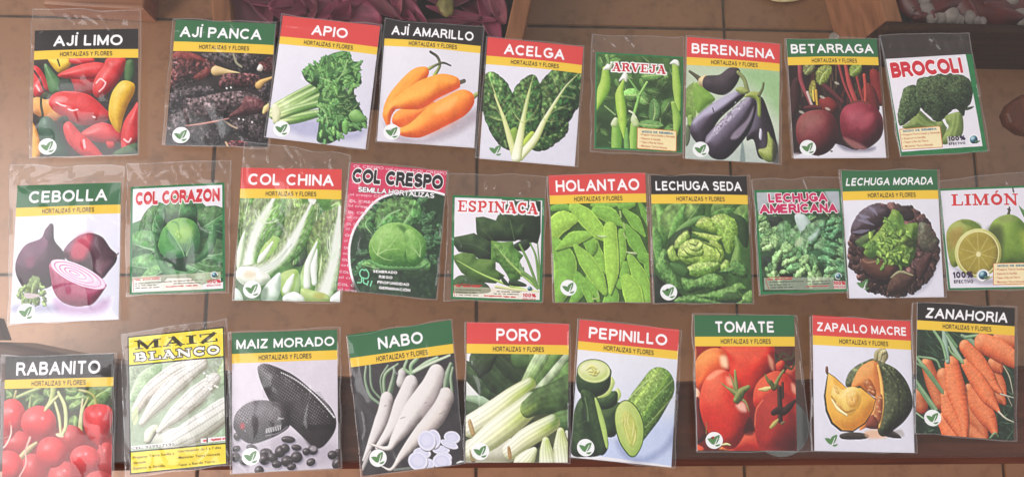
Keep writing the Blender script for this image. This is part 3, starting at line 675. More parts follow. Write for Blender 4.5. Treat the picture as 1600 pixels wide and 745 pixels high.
@pic('col_crespo', [(94,15),(589,56),(534,720),(22,672)], w=360, h=480, seed=13)
def _(p):
    p.fill((204,58,92))
    A = [(140,690),(105,620),(88,540),(88,440),(115,350),(170,270),(230,210),(300,180),(420,160),(520,165),(640,200)]
    p.fill((40,62,42), var=.4, cell=18)
    rng = p.rng
    def inA(x, y): return x > 110 and (x-330)**2/230**2+(y-460)**2/290**2 < 1.15 and y > 195
    for i in range(150):
        x, y = rng.uniform(100,590), rng.uniform(190,730)
        if not inA(x, y) : continue
        a = math.atan2(y-450, x-330)+rng.normal(0,.5); l = rng.uniform(40,80); t = rng.random()
        c = np.array((34,62,40))*(1-t)+np.array((74,116,74))*t
        p.leaf([(x,y),(x+math.cos(a)*l*.5,y+math.sin(a)*l*.5),(x+math.cos(a)*l,y+math.sin(a)*l)], l*.4, c, c*.4, c*1.5+15, teeth=.2, tfreq=5, crinkle=.8, cc=12, vs=.4, seed=i % 4, rib=(120,160,110), ribw=.05, alpha=.9)
    kw = dict(dark=(34,70,34), lite=(140,190,110), crinkle=.7, cc=16, veins=6, vs=.6, rib=(150,190,130), var=.4, teeth=.08)
    p.leaf([(230,350),(300,280),(440,230)], 76, (86,138,74), **kw); p.leaf([(360,340),(400,280),(420,220)], 60, (80,130,70), seed=2, **kw); p.leaf([(200,380),(170,330),(210,270)], 46, (60,106,60), seed=2, **kw)
    p.leaf([(330,560),(240,560),(150,540)], 50, (70,116,66), **kw); p.leaf([(360,560),(430,570),(500,530)], 46, (80,126,70), **kw)
    Ac = curve(A)
    p.blob([(150,800),(-60,800),(-60,-60),(700,-60),(700,190)]+[tuple(q) for q in Ac[::-1]], (204,58,92), flat=True, smooth=False)
    p.line(A, 6, (238,232,236))
    H = dict(dark=(48,98,40), lite=(172,212,128), var=.22, cell=14, bump=2.5, bcell=12)
    p.blob([(188,440),(210,390),(250,345),(310,325),(370,330),(430,360),(475,410),(482,470),(460,525),(410,555),(330,560),(250,550),(200,510)], (112,162,74), **H)
    p.shadow([(330,340),(370,380),(380,440),(370,500),(400,490),(400,400),(370,345)], 8, .5, (30,70,30))
    p.blob([(375,370),(430,365),(478,420),(478,490),(440,535),(390,520),(375,450)], (108,158,74), **H)
    p.veins((230,490), [(200,420),(250,370),(300,345),(330,400),(350,460),(320,520)], (176,206,140), 3, .7); p.veins((450,500), [(400,400),(430,380),(470,430),(400,450)], (170,200,140), 2.5, .6)
    p.tube([(190,520),(260,555),(340,562),(440,560),(490,530)], [8,14,14,14,6], (96,150,84), teeth=.3, tfreq=12, crinkle=0) if False else p.tube([(190,520),(260,555),(340,562),(440,560),(490,530)], [8,14,14,14,6], (96,150,84), teeth=.3, tfreq=12)
    p.wash([(150,590),(520,570),(560,740),(140,740)], (34,52,36), 24, .75)
    for q in ([(165,570),(150,565),(140,585),(150,605),(180,610),(186,585),(172,565),(165,570)], [(150,605),(148,630),(128,632)], [(160,610),(160,632),(175,640)], [(184,625),(178,645)], [(203,625),(194,650)]): p.line(q, 3, (126,206,160))

@pic('espinaca', [(50,18),(646,40),(630,712),(39,690)], w=360, h=400, seed=14)
def _(p):
    p.fill((228,224,230))
    D = (44,64,38)
    kw = dict(dark=(20,32,20), lite=(84,112,68), crinkle=.25, cc=30, veins=4, vs=.12, var=.25, rib=(90,120,70), ribw=.03)
    p.blob([(345,200),(370,45),(440,45),(470,60),(545,50),(620,60),(620,260),(600,340),(540,320),(470,310),(380,300)], (40,58,36), (24,36,22), (66,88,54), var=.3, cell=30, smooth=False)
    for q in ([(445,45),(490,45),(465,62)], [(530,45),(575,45),(552,60)]): p.blob(q, (226,222,226), flat=True, smooth=False)
    p.blob([(600,335),(620,325),(625,600),(600,600),(590,420),(560,330)], (226,222,228), flat=True); p.blob([(520,360),(560,345),(600,450),(605,560),(580,520),(545,440)], (228,224,230), flat=True)
    p.blob([(200,165),(250,160),(330,185),(345,150),(420,160),(480,220),(520,200),(525,290),(450,320),(330,320),(230,340),(205,260)], D, (22,34,22), (78,104,62), var=.3, cell=36, smooth=False)
    p.blob([(60,290),(120,280),(190,265),(230,290),(310,330),(310,440),(230,440),(180,400),(90,385),(60,340)], D, (22,34,22), (80,106,64), var=.25, cell=40, smooth=False)
    p.line([(110,330),(200,345),(300,400)], 2, (80,106,64), .6); p.line([(420,180),(450,310)], 3, (90,120,70), .6); p.line([(240,240),(330,330)], 2, (80,106,60), .6)
    p.blob([(440,345),(520,305),(560,330),(520,380),(460,375)], (34,48,32), (18,26,18))
    p.blob([(45,590),(80,545),(130,535),(200,560),(280,600),(280,650),(60,650)], (46,68,42), (22,36,22), (80,110,66), var=.2)
    G = dict(dark=(46,82,32), lite=(132,170,84), var=.25, cell=26)
    p.blob([(300,315),(360,325),(440,320),(450,360),(510,410),(480,450),(490,560),(430,590),(400,530),(350,460),(300,440)], (84,130,58), smooth=False, **G)
    p.leaf([(510,540),(400,430),(320,340)], 66, (84,130,58), dark=(46,82,32), lite=(130,170,84), teeth=.2, tfreq=4, veins=4, vs=.3, crinkle=.4, cc=20, alpha=.8)
    p.blob([(55,410),(110,390),(190,400),(210,430),(330,440),(330,500),(390,540),(330,590),(200,580),(110,520),(65,450)], (78,112,50), (40,64,26), (124,156,80), var=.22, cell=30, smooth=False)
    p.tube([(80,440),(220,520),(360,580),(480,620),(600,650)], [2,5,7,10,8], (160,190,100), (90,120,50)); p.tube([(400,440),(500,530),(600,620)], [3,9,8], (150,184,96), (90,120,50))
    for q, r in (([(485,340),(540,450),(600,610)], [7,9,9]), ([(552,330),(590,420),(608,580)], [5,8,8]), ([(600,335),(612,480),(612,620)], [4,6,6]), ([(505,520),(560,560),(600,620)], [14,12,8])): p.tube(q, r, (104,142,70), (60,86,40), (160,190,120))
    p.blob([(430,560),(520,590),(520,610),(420,600)], (40,60,36)); p.blob([(350,520),(420,600),(380,590)], (40,60,36)); p.tube([(330,610),(470,630),(600,640)], [8,10,8], (196,200,140))
    p.blob([(62,600),(612,640),(608,694),(58,672)], (226,216,188), flat=True, smooth=False, alpha=.6)
    p.blob([(500,640),(612,645),(606,700),(498,694)], (230,226,222), flat=True, smooth=False, alpha=.9)
    smallprint(p, [((75,628),(240,632)),((75,645),(200,650)),((75,662),(220,667)),((330,640),(490,645)),((320,655),(480,660))], (80,80,60), 2.6, 4)
    smallprint(p, [((258,668),(370,672)),((382,673),(460,677))], (196,50,50), 4, 5); smallprint(p, [((76,606),(236,610))], (196,50,50), 4.5, 6); p.line([(66,672),(66,600),(240,602)], 2, (196,60,50))
    globe(p, 550, 622, 15)
    q = [(50,18),(646,40),(630,712),(39,690)]
    for i in range(4):
        a, b = np.array(q[i]), np.array(q[(i+1) % 4]); p.line([a, b], 17, GB)
    slab(p, 'ESPINACA', (84,126), (600,144), 72, (206,60,64), (236,232,234), .13)

@pic('holantao', [(22,40),(668,28),(708,712),(50,718)], seed=15)
def _(p):
    p.fill((60,90,40), var=.5, cell=40)
    def pod(pts, rad, t=.5, seed=0):
        c = np.array((98,150,60))*(1-t)+np.array((158,196,80))*t
        p.shadow(curve(np.array(pts)+np.array([6,9]), False) if False else pts, 4, .01)
        p.tube(np.array(pts)+np.array([8,10]), rad, (36,56,28), flat=True, alpha=.55)
        def tx(c_, S, V, X, Y, sl):
            b = np.exp(-(((S*6) % 1-.5)/.2)**2)*np.exp(-(V/.3)**2)*(S > .15)*(S < .85)
            return c_*(1+.07*b[..., None]+.5*p.noise(10, 2, 2)[sl][..., None]*.35)+(.13*np.clip((np.abs(V)-.8)/.12, 0, 1))[..., None]*np.array([1, 1, .5])
        p.tube(pts, rad, c, c*.8, np.minimum(255, c*1.08+8), tex=tx, var=.14, cell=24, lift=.14, seed=seed)
    P = [([(300,50),(400,55),(490,45)], [8,20,6], .3), ([(490,60),(540,50),(580,40)], [16,26,16], .2), ([(620,30),(660,120),(680,190)], [10,24,6], .1), ([(330,90),(420,120),(515,190)], [30,50,6], .4), ([(40,70),(100,60),(190,80)], [16,22,10], .1),
         ([(520,90),(590,160),(660,255)], [16,40,8], .3), ([(20,240),(100,160),(225,140)], [60,62,8], .9), ([(530,200),(590,290),(650,380)], [22,46,30], .2), ([(640,400),(690,430),(700,540)], [30,40,30], .2), ([(320,280),(330,380),(380,500)], [20,50,20], .5), ([(270,290),(300,330),(300,370)], [30,40,16], .3),
         ([(500,230),(505,360),(480,500)], [20,34,6], .5), ([(530,450),(520,560),(490,580)], [20,36,10], .3), ([(60,340),(120,430),(110,560),(60,720)], [60,80,70,30], .35), ([(60,350),(170,280),(310,240)], [5,44,14], .55), ([(200,520),(220,620),(170,715)], [20,40,20], .2), ([(220,520),(270,620),(300,720)], [10,36,20], .3), ([(270,540),(320,620),(350,700)], [10,24,12], .25),
         ([(440,610),(440,680),(430,720)], [20,50,50], .2), ([(460,560),(500,590),(530,620)], [14,30,5], .3), ([(560,400),(620,520),(690,680)], [22,54,40], .55), ([(540,560),(580,640),(600,720)], [40,66,60], .75), ([(180,60),(270,140),(360,240),(425,300)], [30,56,48,6], .75), ([(190,325),(260,420),(340,540),(390,640)], [14,50,54,20], .6), ([(425,210),(432,350),(440,500),(430,650)], [44,50,44,8], .85)]
    for i, (q, r, t) in enumerate(P): pod(q, r, t, i % 4)
    for x, y in ((340,255),(545,370),(535,365)): p.tube([(x,y),(x+30,y+8),(x+60,y+4)], [3,7,3], (176,196,140))
    for q in ([(490,90),(496,130)], [(515,170),(522,205)], [(515,240),(530,270)], [(310,690),(350,680),(340,640)]): p.line(q, 5, (160,186,110))

@pic('lechuga_seda', [(32,42),(690,40),(732,716),(60,708)], seed=16)
def _(p):
    p.fill((66,102,48), (44,72,36), 80, var=.6, cell=60)
    K = dict(dark=(38,66,28), lite=(156,192,108), crinkle=.35, cc=24, veins=5, vs=.2, var=.35, rib=(150,186,110), ribw=.03)
    p.leaf([(90,320),(80,180),(60,60)], 90, (84,130,60), **K); p.leaf([(150,260),(180,150),(240,60)], 84, (100,148,72), seed=1, **K); p.leaf([(280,150),(320,100),(350,50)], 70, (60,96,48), seed=2, **K); p.leaf([(440,110),(500,80),(600,70)], 60, (86,134,66), **K); p.leaf([(600,200),(650,120),(690,60)], 60, (90,134,64), **K)
    p.blob([(560,110),(640,120),(690,180),(690,330),(640,300),(590,190)], (44,70,38), (26,44,24), (80,110,66), var=.2)
    p.leaf([(80,450),(50,330),(40,200)], 70, (84,130,66), seed=3, **K); p.blob([(190,240),(240,180),(330,130),(400,130),(330,180),(240,240),(190,290)], (92,136,70), (44,74,34), (140,176,106), var=.15)
    p.blob([(150,290),(200,230),(300,200),(280,330),(210,420),(150,400)], (40,58,32), (26,40,22))
    def ck(c, X, Y, d, sl):
        n = p.noise(26, 2, 3)[sl]; r = np.clip(1-np.abs(n)*14, 0, 1); n2 = p.noise(11, 2, 8)[sl]
        return c*(1+.55*n2[..., None]-.22*np.clip(1-d/7, 0, 1)[..., None])+(.16*r)[..., None]*np.array([.9, 1, .6])
    L = dict(dark=(70,104,34), lite=(204,218,136), var=.18, cell=22, bump=4, bcell=16, wob=3, wcell=18, tex=ck)
    Y = (160,188,88)
    p.blob([(440,130),(520,110),(600,150),(620,240),(600,330),(550,380),(510,300),(440,190)], (140,176,80), **L); p.blob([(330,190),(360,140),(420,135),(460,190),(470,240),(400,225)], Y, **L)
    p.blob([(600,250),(650,320),(660,420),(690,500),(650,530),(560,510),(580,400),(600,330)], (96,140,66), dark=(44,76,34), lite=(160,190,110), var=.2)
    p.blob([(220,260),(270,220),(290,270),(240,330),(190,350),(190,300)], (150,180,90), **L)
    p.blob([(145,350),(180,320),(200,380),(220,420),(180,430),(150,400)], (146,178,84), **L)
    p.blob([(210,370),(240,310),(310,280),(400,300),(470,330),(510,400),(500,440),(400,470),(300,455),(230,420)], Y, **L)
    p.blob([(300,230),(380,240),(470,255),(515,270),(470,300),(390,285),(340,260)], (168,194,96), **L); p.blob([(420,290),(480,300),(520,350),(520,420),(480,430),(460,360)], (156,184,84), **L)
    p.blob([(230,390),(260,330),(330,310),(380,340),(380,390),(320,400),(270,410)], (178,200,108), **L); p.blob([(280,330),(340,300),(380,310),(360,360),(310,360)], (186,206,120), **L)
    for q in ([(250,350),(280,380),(320,390)], [(290,310),(330,320),(350,300)], [(360,290),(420,320),(480,340)], [(470,340),(500,380),(490,420)], [(300,260),(330,262),(350,250)]): p.tube(q, [3,6,2], (70,98,40), alpha=.8)
    p.blob([(275,470),(330,440),(420,430),(500,440),(480,480),(420,520),(330,530),(260,500)], (118,160,76), **L); p.blob([(500,470),(530,420),(565,430),(560,490),(520,500)], (130,168,80), **L)
    p.blob([(160,440),(230,450),(290,490),(260,540),(190,510)], (66,104,52), (34,60,28))
    D = dict(dark=(30,54,26), lite=(138,176,104), var=.3, cell=24, bump=7, bcell=20, wob=5, wcell=18, tex=ck)
    p.blob([(65,460),(110,350),(140,370),(150,450),(210,540),(240,620),(190,620),(110,540)], (92,138,70), **D)
    p.blob([(60,520),(110,560),(230,640),(260,716),(60,716)], (30,38,28), (20,26,18))
    p.blob([(240,540),(330,550),(420,510),(500,520),(540,580),(480,630),(380,620),(290,640),(250,600)], (84,128,62), **D); p.blob([(480,500),(560,510),(680,540),(690,490),(660,440),(590,420),(560,470)], (80,124,64), **D)
    p.blob([(300,660),(420,640),(560,600),(640,570),(690,615),(640,640),(720,690),(720,716),(520,700),(400,680)], (92,138,66), **D); p.blob([(200,680),(300,650),(420,680),(520,716),(230,716)], (70,112,54), **D); p.blob([(620,716),(660,660),(725,620),(732,716)], (100,144,70), **D)
    p.blob([(540,640),(620,640),(660,680),(600,716),(520,700)], (44,66,36), alpha=.7)

@pic('lechuga_americana', [(15,30),(592,21),(643,701),(57,722)], w=360, h=400, seed=17)
def _(p):
    p.fill((52,80,52), (44,66,44), 80, var=.6, cell=40)
    p.wash([(20,40),(180,40),(100,130),(30,180)], (206,206,216), 20, .8); p.wash([(480,30),(600,30),(600,180),(520,120)], (206,206,220), 20, .8)
    rng = p.rng
    K = dict(dark=(28,54,34), lite=(150,190,140), crinkle=.6, cc=16, veins=4, vs=.25, var=.5, rib=(140,180,130), ribw=.03, teeth=.12, tfreq=6)
    for i in range(60):
        x, y = rng.uniform(40,600), rng.uniform(190,620); a = rng.uniform(0,6.28); l = rng.uniform(40,90); t = rng.random()
        if 170 < x < 520 and 230 < y < 560: continue
        c = np.array((44,80,52))*(1-t)+np.array((112,156,104))*t
        p.leaf([(x,y),(x+math.cos(a)*l*.5,y+math.sin(a)*l*.5),(x+math.cos(a)*l,y+math.sin(a)*l)], l*.42, c, c*.45, c*1.3+15, teeth=.25, tfreq=5, crinkle=.6, cc=12, alpha=.9)
    p.blob([(110,220),(180,210),(220,260),(190,330),(140,300)], (38,48,38), (24,30,24)); p.blob([(75,480),(140,480),(240,540),(300,600),(200,610),(110,600)], (36,46,38), (24,30,24)); p.blob([(500,210),(525,300),(520,460),(490,560),(500,380)], (32,46,36))
    p.leaf([(270,480),(220,380),(210,240)], 80, (90,140,84), seed=1, **K); p.leaf([(300,470),(300,380),(330,260)], 76, (104,156,92), seed=2, **K); p.leaf([(480,560),(480,440),(450,300)], 80, (70,120,74), seed=3, **K)
    p.blob([(310,490),(380,440),(480,440),(500,540),(450,560),(340,520)], (46,84,52), (26,48,32), var=.2)
    p.blob([(280,200),(340,195),(385,250),(380,290),(340,330),(300,280)], (190,206,200), (110,140,120), (226,232,232), var=.15)
    p.leaf([(340,460),(370,350),(480,230)], 62, (120,170,124), **K); p.leaf([(345,470),(350,420),(365,350)], 26, (140,186,130), **K); p.wash([(370,350),(440,290),(430,330),(385,370)], (206,220,220), 10, .7); p.wash([(290,360),(330,350),(320,400),(280,400)], (206,220,180), 12, .7)
    cs = [(104,142,88),(122,158,102),(88,128,82),(136,170,112)]
    p.frill([(50,310),(110,330),(150,400),(230,460),(300,530),(350,570),(430,540)], 40, cs, 46, 72)
    p.frill([(550,210),(575,290),(570,400),(560,500),(560,590)], 34, [(84,130,88),(112,154,104),(70,112,76)], 30, 70)
    p.frill([(90,580),(140,560),(190,600)], 24, cs, 16, 42); p.frill([(40,220),(60,300),(50,420)], 24, cs, 18, 44)
    p.blob([(80,612),(540,606),(556,690),(86,690)], (214,214,196), flat=True, smooth=False, alpha=.55); p.blob([(540,630),(628,634),(630,690),(545,684)], (226,206,200), flat=True, smooth=False, alpha=.9)
    p.line([(112,686),(104,612),(270,608)], 2, (170,70,60)); smallprint(p, [((120,640),(340,634)),((120,658),(250,656)),((125,676),(270,672)),((360,636),(520,632)),((380,652),(520,648))], (70,80,66), 2.6, 4); smallprint(p, [((360,668),(510,664))], (190,70,76), 3.4, 5); smallprint(p, [((108,622),(260,618))], (190,60,60), 4, 6)
    globe(p, 573, 600, 18)
    q = [(15,30),(592,21),(643,701),(57,722)]
    for i in range(4):
        a, b = np.array(q[i]), np.array(q[(i+1) % 4]); p.line([a, b], 17, GB)

@pic('lechuga_morada', [(22,34),(668,22),(745,718),(82,726)], seed=18)
def _(p):
    p.fill((226,224,232), (218,216,226), 80)
    M = (58,40,40)
    K = dict(dark=(28,20,22), lite=(120,92,92), var=.25, cell=26, bump=6, bcell=26, wob=5, wcell=16)
    p.shadow([(80,500),(250,640),(400,710),(600,620),(690,440),(680,500),(600,660),(400,720),(240,640)], 20, .2)
    p.blob([(70,470),(85,380),(90,320),(78,250),(95,180),(150,100),(240,58),(310,65),(360,95),(440,70),(490,110),(520,150),(540,180),(600,190),(640,260),(690,315),(670,370),(695,430),(640,440),(620,490),(645,575),(590,620),(540,620),(490,650),(470,690),(410,695),(340,690),(320,640),(240,610),(170,560),(80,510)], M, **K)
    rg = np.random.default_rng(4)
    for i in range(95):
        t = i/95*6.283*2.0; f = .98 if i < 48 else .74; cx, cy = 378, 385; rx, ry = 268*f, 290*f
        x, y = cx+rx*math.cos(t), cy+ry*math.sin(t); l = rg.uniform(60, 110); c = np.array([(62,42,42),(78,54,50),(50,36,38),(92,64,60)][i % 4]); a = t+rg.normal(0, .4)
        if x > 60 and (x < 250 and y < 260) and f > .9: continue
        p.leaf([(x-math.cos(a)*l*.6, y-math.sin(a)*l*.6), (x, y), (x+math.cos(a)*l*.25, y+math.sin(a)*l*.25)], l*.42, c, c*.4, np.minimum(255, c*1.7+12), rib=(130,104,96), ribw=.05, veins=4, vs=.3, crinkle=.6, cc=16, teeth=.18, tfreq=4.5, prof=[.15,.5,.8,1,1,.75], seed=i % 5)
    p.blob([(80,240),(100,170),(160,100),(250,65),(330,90),(330,150),(270,220),(200,270),(120,280)], (64,48,52), (34,26,30), (130,116,130), var=.2, bump=4, bcell=40)
    for q in ([(120,170),(170,180),(230,205)], [(185,75),(230,110),(250,140)], [(90,255),(150,250),(200,240)], [(130,130),(160,150),(200,150)]): p.tube(q, [3,12,3], (150,146,170), flat=True, alpha=.6)
    p.blob([(380,90),(440,72),(490,110),(500,160),(450,180),(400,140)], (52,40,40), (30,22,24), var=.2); p.blob([(110,320),(180,270),(240,240),(220,310),(160,370)], (74,100,56), (40,56,34), (120,150,90), var=.3, alpha=.85)
    p.blob([(540,190),(600,200),(650,280),(690,320),(640,400),(560,370),(530,260)], (84,84,66), (44,40,38), (160,170,140), var=.4, cell=16, bump=5, bcell=16, alpha=.8)
    p.blob([(160,440),(260,450),(380,500),(360,580),(260,580),(180,520)], (86,54,44), (44,28,26), (130,90,76), var=.2); p.blob([(370,560),(430,530),(520,560),(500,640),(430,690),(340,680)], (72,48,42), (38,26,24), (120,90,76), var=.3, cell=14); p.blob([(560,430),(640,400),(620,500),(560,600),(530,520)], (70,44,42), (34,22,24), var=.3)
    p.tube([(360,575),(420,535),(510,560)], [4,10,4], (160,160,120), alpha=.8); p.tube([(160,440),(200,470),(300,450)], [3,8,3], (150,120,90), alpha=.6)
    rng = p.rng
    p.blob([(170,400),(200,320),(260,250),(330,150),(360,95),(420,140),(440,200),(520,190),(530,280),(520,400),(480,490),(420,490),(350,470),(280,420),(210,430)], (104,138,56), (46,70,30), (160,188,98), var=.4, cell=16, bump=6, bcell=18, wob=5, wcell=14)
    for i in range(120):
        x = 350+rng.normal(0,75); y = 330+rng.normal(0,85); a = rng.uniform(0,6.28); l = rng.uniform(24,56); t = rng.random()
        if not (180 < x < 520 and 110 < y < 490) or (y < 230 and not 300 < x < 450): continue
        c = np.array((66,98,40))*(1-t)+np.array((150,184,82))*t
        p.leaf([(x,y),(x+math.cos(a)*l*.5+8,y+math.sin(a)*l*.5),(x+math.cos(a)*l,y+math.sin(a)*l)], l*.32, c, c*.42, np.minimum(255,c*1.2+15), vs=.1, crinkle=.3, teeth=.1, tfreq=4)
    p.wash([(200,330),(260,330),(250,440),(190,430)], (70,110,56), 16, .5); p.wash([(430,320),(520,300),(530,360),(470,360)], (44,50,34), 12, .7); p.wash([(340,150),(420,170),(420,220),(320,240)], (90,136,66), 20, .5)

@pic('limon', [(25,43),(668,18),(732,702),(93,715)], w=360, h=400, seed=19)
def _(p):
    p.fill((226,222,230))
    p.blob([(556,158),(600,190),(680,200),(680,300),(620,280)], (70,120,60), (40,76,36), (110,160,90)); p.line([(520,40),(524,66)], 5, (60,50,40))
    p.shadow([(100,540),(300,640),(560,600),(700,560),(640,640),(300,670)], 22, .3)
    p.blob([(82,400),(90,310),(140,260),(210,246),(270,270),(310,330),(250,450),(160,550),(110,545)], (128,138,56), (66,84,34), (186,196,116), var=.06); p.wash([(100,330),(180,300),(170,400),(110,440)], (170,130,64), 26, .6); p.wash([(180,250),(280,270),(300,310),(200,280)], (90,116,50), 12, .7)
    p.tube([(484,215),(490,190),(492,168)], [10,8,6], (70,66,50)); p.line([(480,180),(498,186)], 5, (60,56,44))
    p.blob([(350,330),(380,260),(440,225),(500,215),(560,240),(620,310),(680,420),(690,520),(640,560),(520,560),(430,540),(370,430)], (112,142,54), (48,70,28), (168,194,92), var=.05)
    p.wash([(350,310),(440,300),(440,500),(400,520),(360,400)], (56,62,36), 30, .7); p.wash([(560,330),(640,340),(690,450),(640,540),(590,450)], (166,180,66), 30, .7); p.wash([(420,235),(500,220),(540,250),(440,270)], (140,150,90), 14, .6)
    E = p.ell(285,470,150,162,0,20)
    p.blob(E, (196,196,116), (150,150,80), (226,224,160)); p.blob(p.ell(285,470,136,148,0,20), (222,214,150), flat=True); p.blob(p.ell(285,472,128,140,0,20), (158,142,58), (120,108,44), (176,160,70), var=.15, cell=18, r=40)
    for k in range(10):
        a = k/10*6.283+.25; p.tube([(285+14*math.cos(a),474+14*math.sin(a)),(285+120*math.cos(a),472+132*math.sin(a))], [5,2.5], (196,184,110), flat=True, alpha=.55)
    p.blob(p.ell(285,478,15,17), (226,216,160), flat=True)
    p.blob([(385,538),(680,530),(740,540),(740,690),(395,678),(388,670)], (240,222,178), flat=True, smooth=False)
    for a, b in (((385,538),(700,530)),((383,542),(390,674)),((392,677),(735,664))): p.line([a,b], 2.5, (196,120,60))
    p.wash(p.ell(318,616,44,40), (230,226,226), 8, .9); p.tube([(330,640),(382,622)], [14,3], (200,196,140)); globe(p, 318, 614, 29)
    q = [(25,43),(668,18),(732,702),(93,715)]
    for i in range(4):
        a, b = np.array(q[i]), np.array(q[(i+1) % 4]); p.line([a, b], 16, GB)
    slab(p, 'LIMÓN', (112,157), (552,152), 76, (206,56,58), None)
@pic('rabanito', [(42,68),(882,32),(850,912),(8,935)], seed=20)
def _(p):
    p.fill((62,72,46), (90,40,40), 90, var=.5, cell=50)
    p.wash([(0,420),(900,420),(900,940),(0,940)], (150,40,44), 60, .9)
    kw = dict(dark=(40,60,34), lite=(150,176,110), crinkle=.4, cc=24, veins=4, vs=.3, var=.4)
    p.leaf([(700,180),(760,110),(840,60)], 90, (110,142,80), teeth=.15, tfreq=5, **kw); p.leaf([(650,120),(590,130),(530,140)], 50, (106,140,80), seed=1, **kw); p.leaf([(640,160),(600,190),(550,210)], 36, (100,130,76), **kw); p.leaf([(590,360),(580,310),(590,280)], 40, (110,140,70), seed=2, **kw)
    for q in ([(210,160),(260,120),(330,130)], [(260,200),(300,150),(360,140)], [(520,60),(560,80),(620,70)], [(60,80),(100,120),(60,140)], [(400,130),(380,90),(420,60)]): p.leaf(q, 34, (84,112,62), **kw)
    def stem(q, r, c=(170,180,120)): p.tube(q, r, c, (90,100,60), (220,220,170))
    stem([(130,140),(200,110),(320,60)], [10,14,12], (140,160,100)); stem([(120,140),(135,90)], [10,10], (150,130,80)); stem([(240,210),(250,130)], [12,8], (120,140,80))
    stem([(625,70),(700,90),(740,130),(745,180)], [8,9,9,16], (170,170,100))
    stem([(625,490),(620,380),(650,140)], [14,12,8], (206,196,150)); stem([(635,480),(640,260),(690,130)], [8,9,8], (190,190,130)); stem([(540,360),(580,410),(620,470)], [5,6,8], (200,180,140)); p.blob([(600,490),(630,470),(650,500),(610,505)], (210,196,150), flat=True)
    kw = dict(dark=(140,20,28), lite=(240,110,108), spec=.3, pw=40, var=.04, cell=40)
    R = (212,52,56)
    def rad(cx, cy, rx, ry, a=0, t=0):
        p.blob(p.ell(cx, cy, rx, ry, a, 12), np.array(R)*(1-t*.25), **kw)
    rad(560,450,100,110,0,.8); rad(150,490,110,100,0,.5); rad(60,380,70,80,0,.7); rad(820,600,80,130,0,.8); rad(260,690,100,130,0,.6); rad(500,760,130,140,0,.6); rad(760,820,130,130,0,.9); rad(340,860,120,110,0,.8); rad(620,880,100,90,0,.8)
    rad(95,280,110,135,10); p.line([(30,450),(90,420),(80,320)], 4, (190,120,110), .8)
    rad(310,325,138,130,-10); 
    stem([(370,215),(410,150),(430,50)], [14,20,24], (160,170,96)); stem([(360,230),(420,160),(460,120)], [8,12,10], (190,190,130))
    stem([(440,170),(470,280),(480,400)], [9,12,10], (206,200,150)); stem([(465,90),(515,200),(520,340),(490,420)], [10,14,15,12], (206,210,150)); p.blob([(440,410),(480,400),(500,430),(460,430)], (220,206,170), flat=True)
    p.blob([(650,260),(680,200),(760,175),(840,190),(870,240),(860,340),(820,430),(785,490),(770,520),(750,490),(690,430),(655,350)], R, **kw)
    stem([(170,590),(230,530),(290,480)], [20,22,10], (190,150,110)); 
    rad(70,660,115,120); rad(405,550,115,120); rad(660,600,115,105,8)
    p.tube([(95,350),(90,420),(50,500),(5,535)], [3,5,6,3], (230,200,190), flat=True); p.tube([(240,440),(205,540),(205,640),(150,745)], [9,6,6,4], (220,170,160), flat=True); p.tube([(770,500),(790,560)], [8,3], (200,90,90))
    for x, y in ((95,240),(340,290),(775,250),(665,560),(500,690)): p.wash(p.ell(x,y,10,10), (250,190,196), 12, .7)

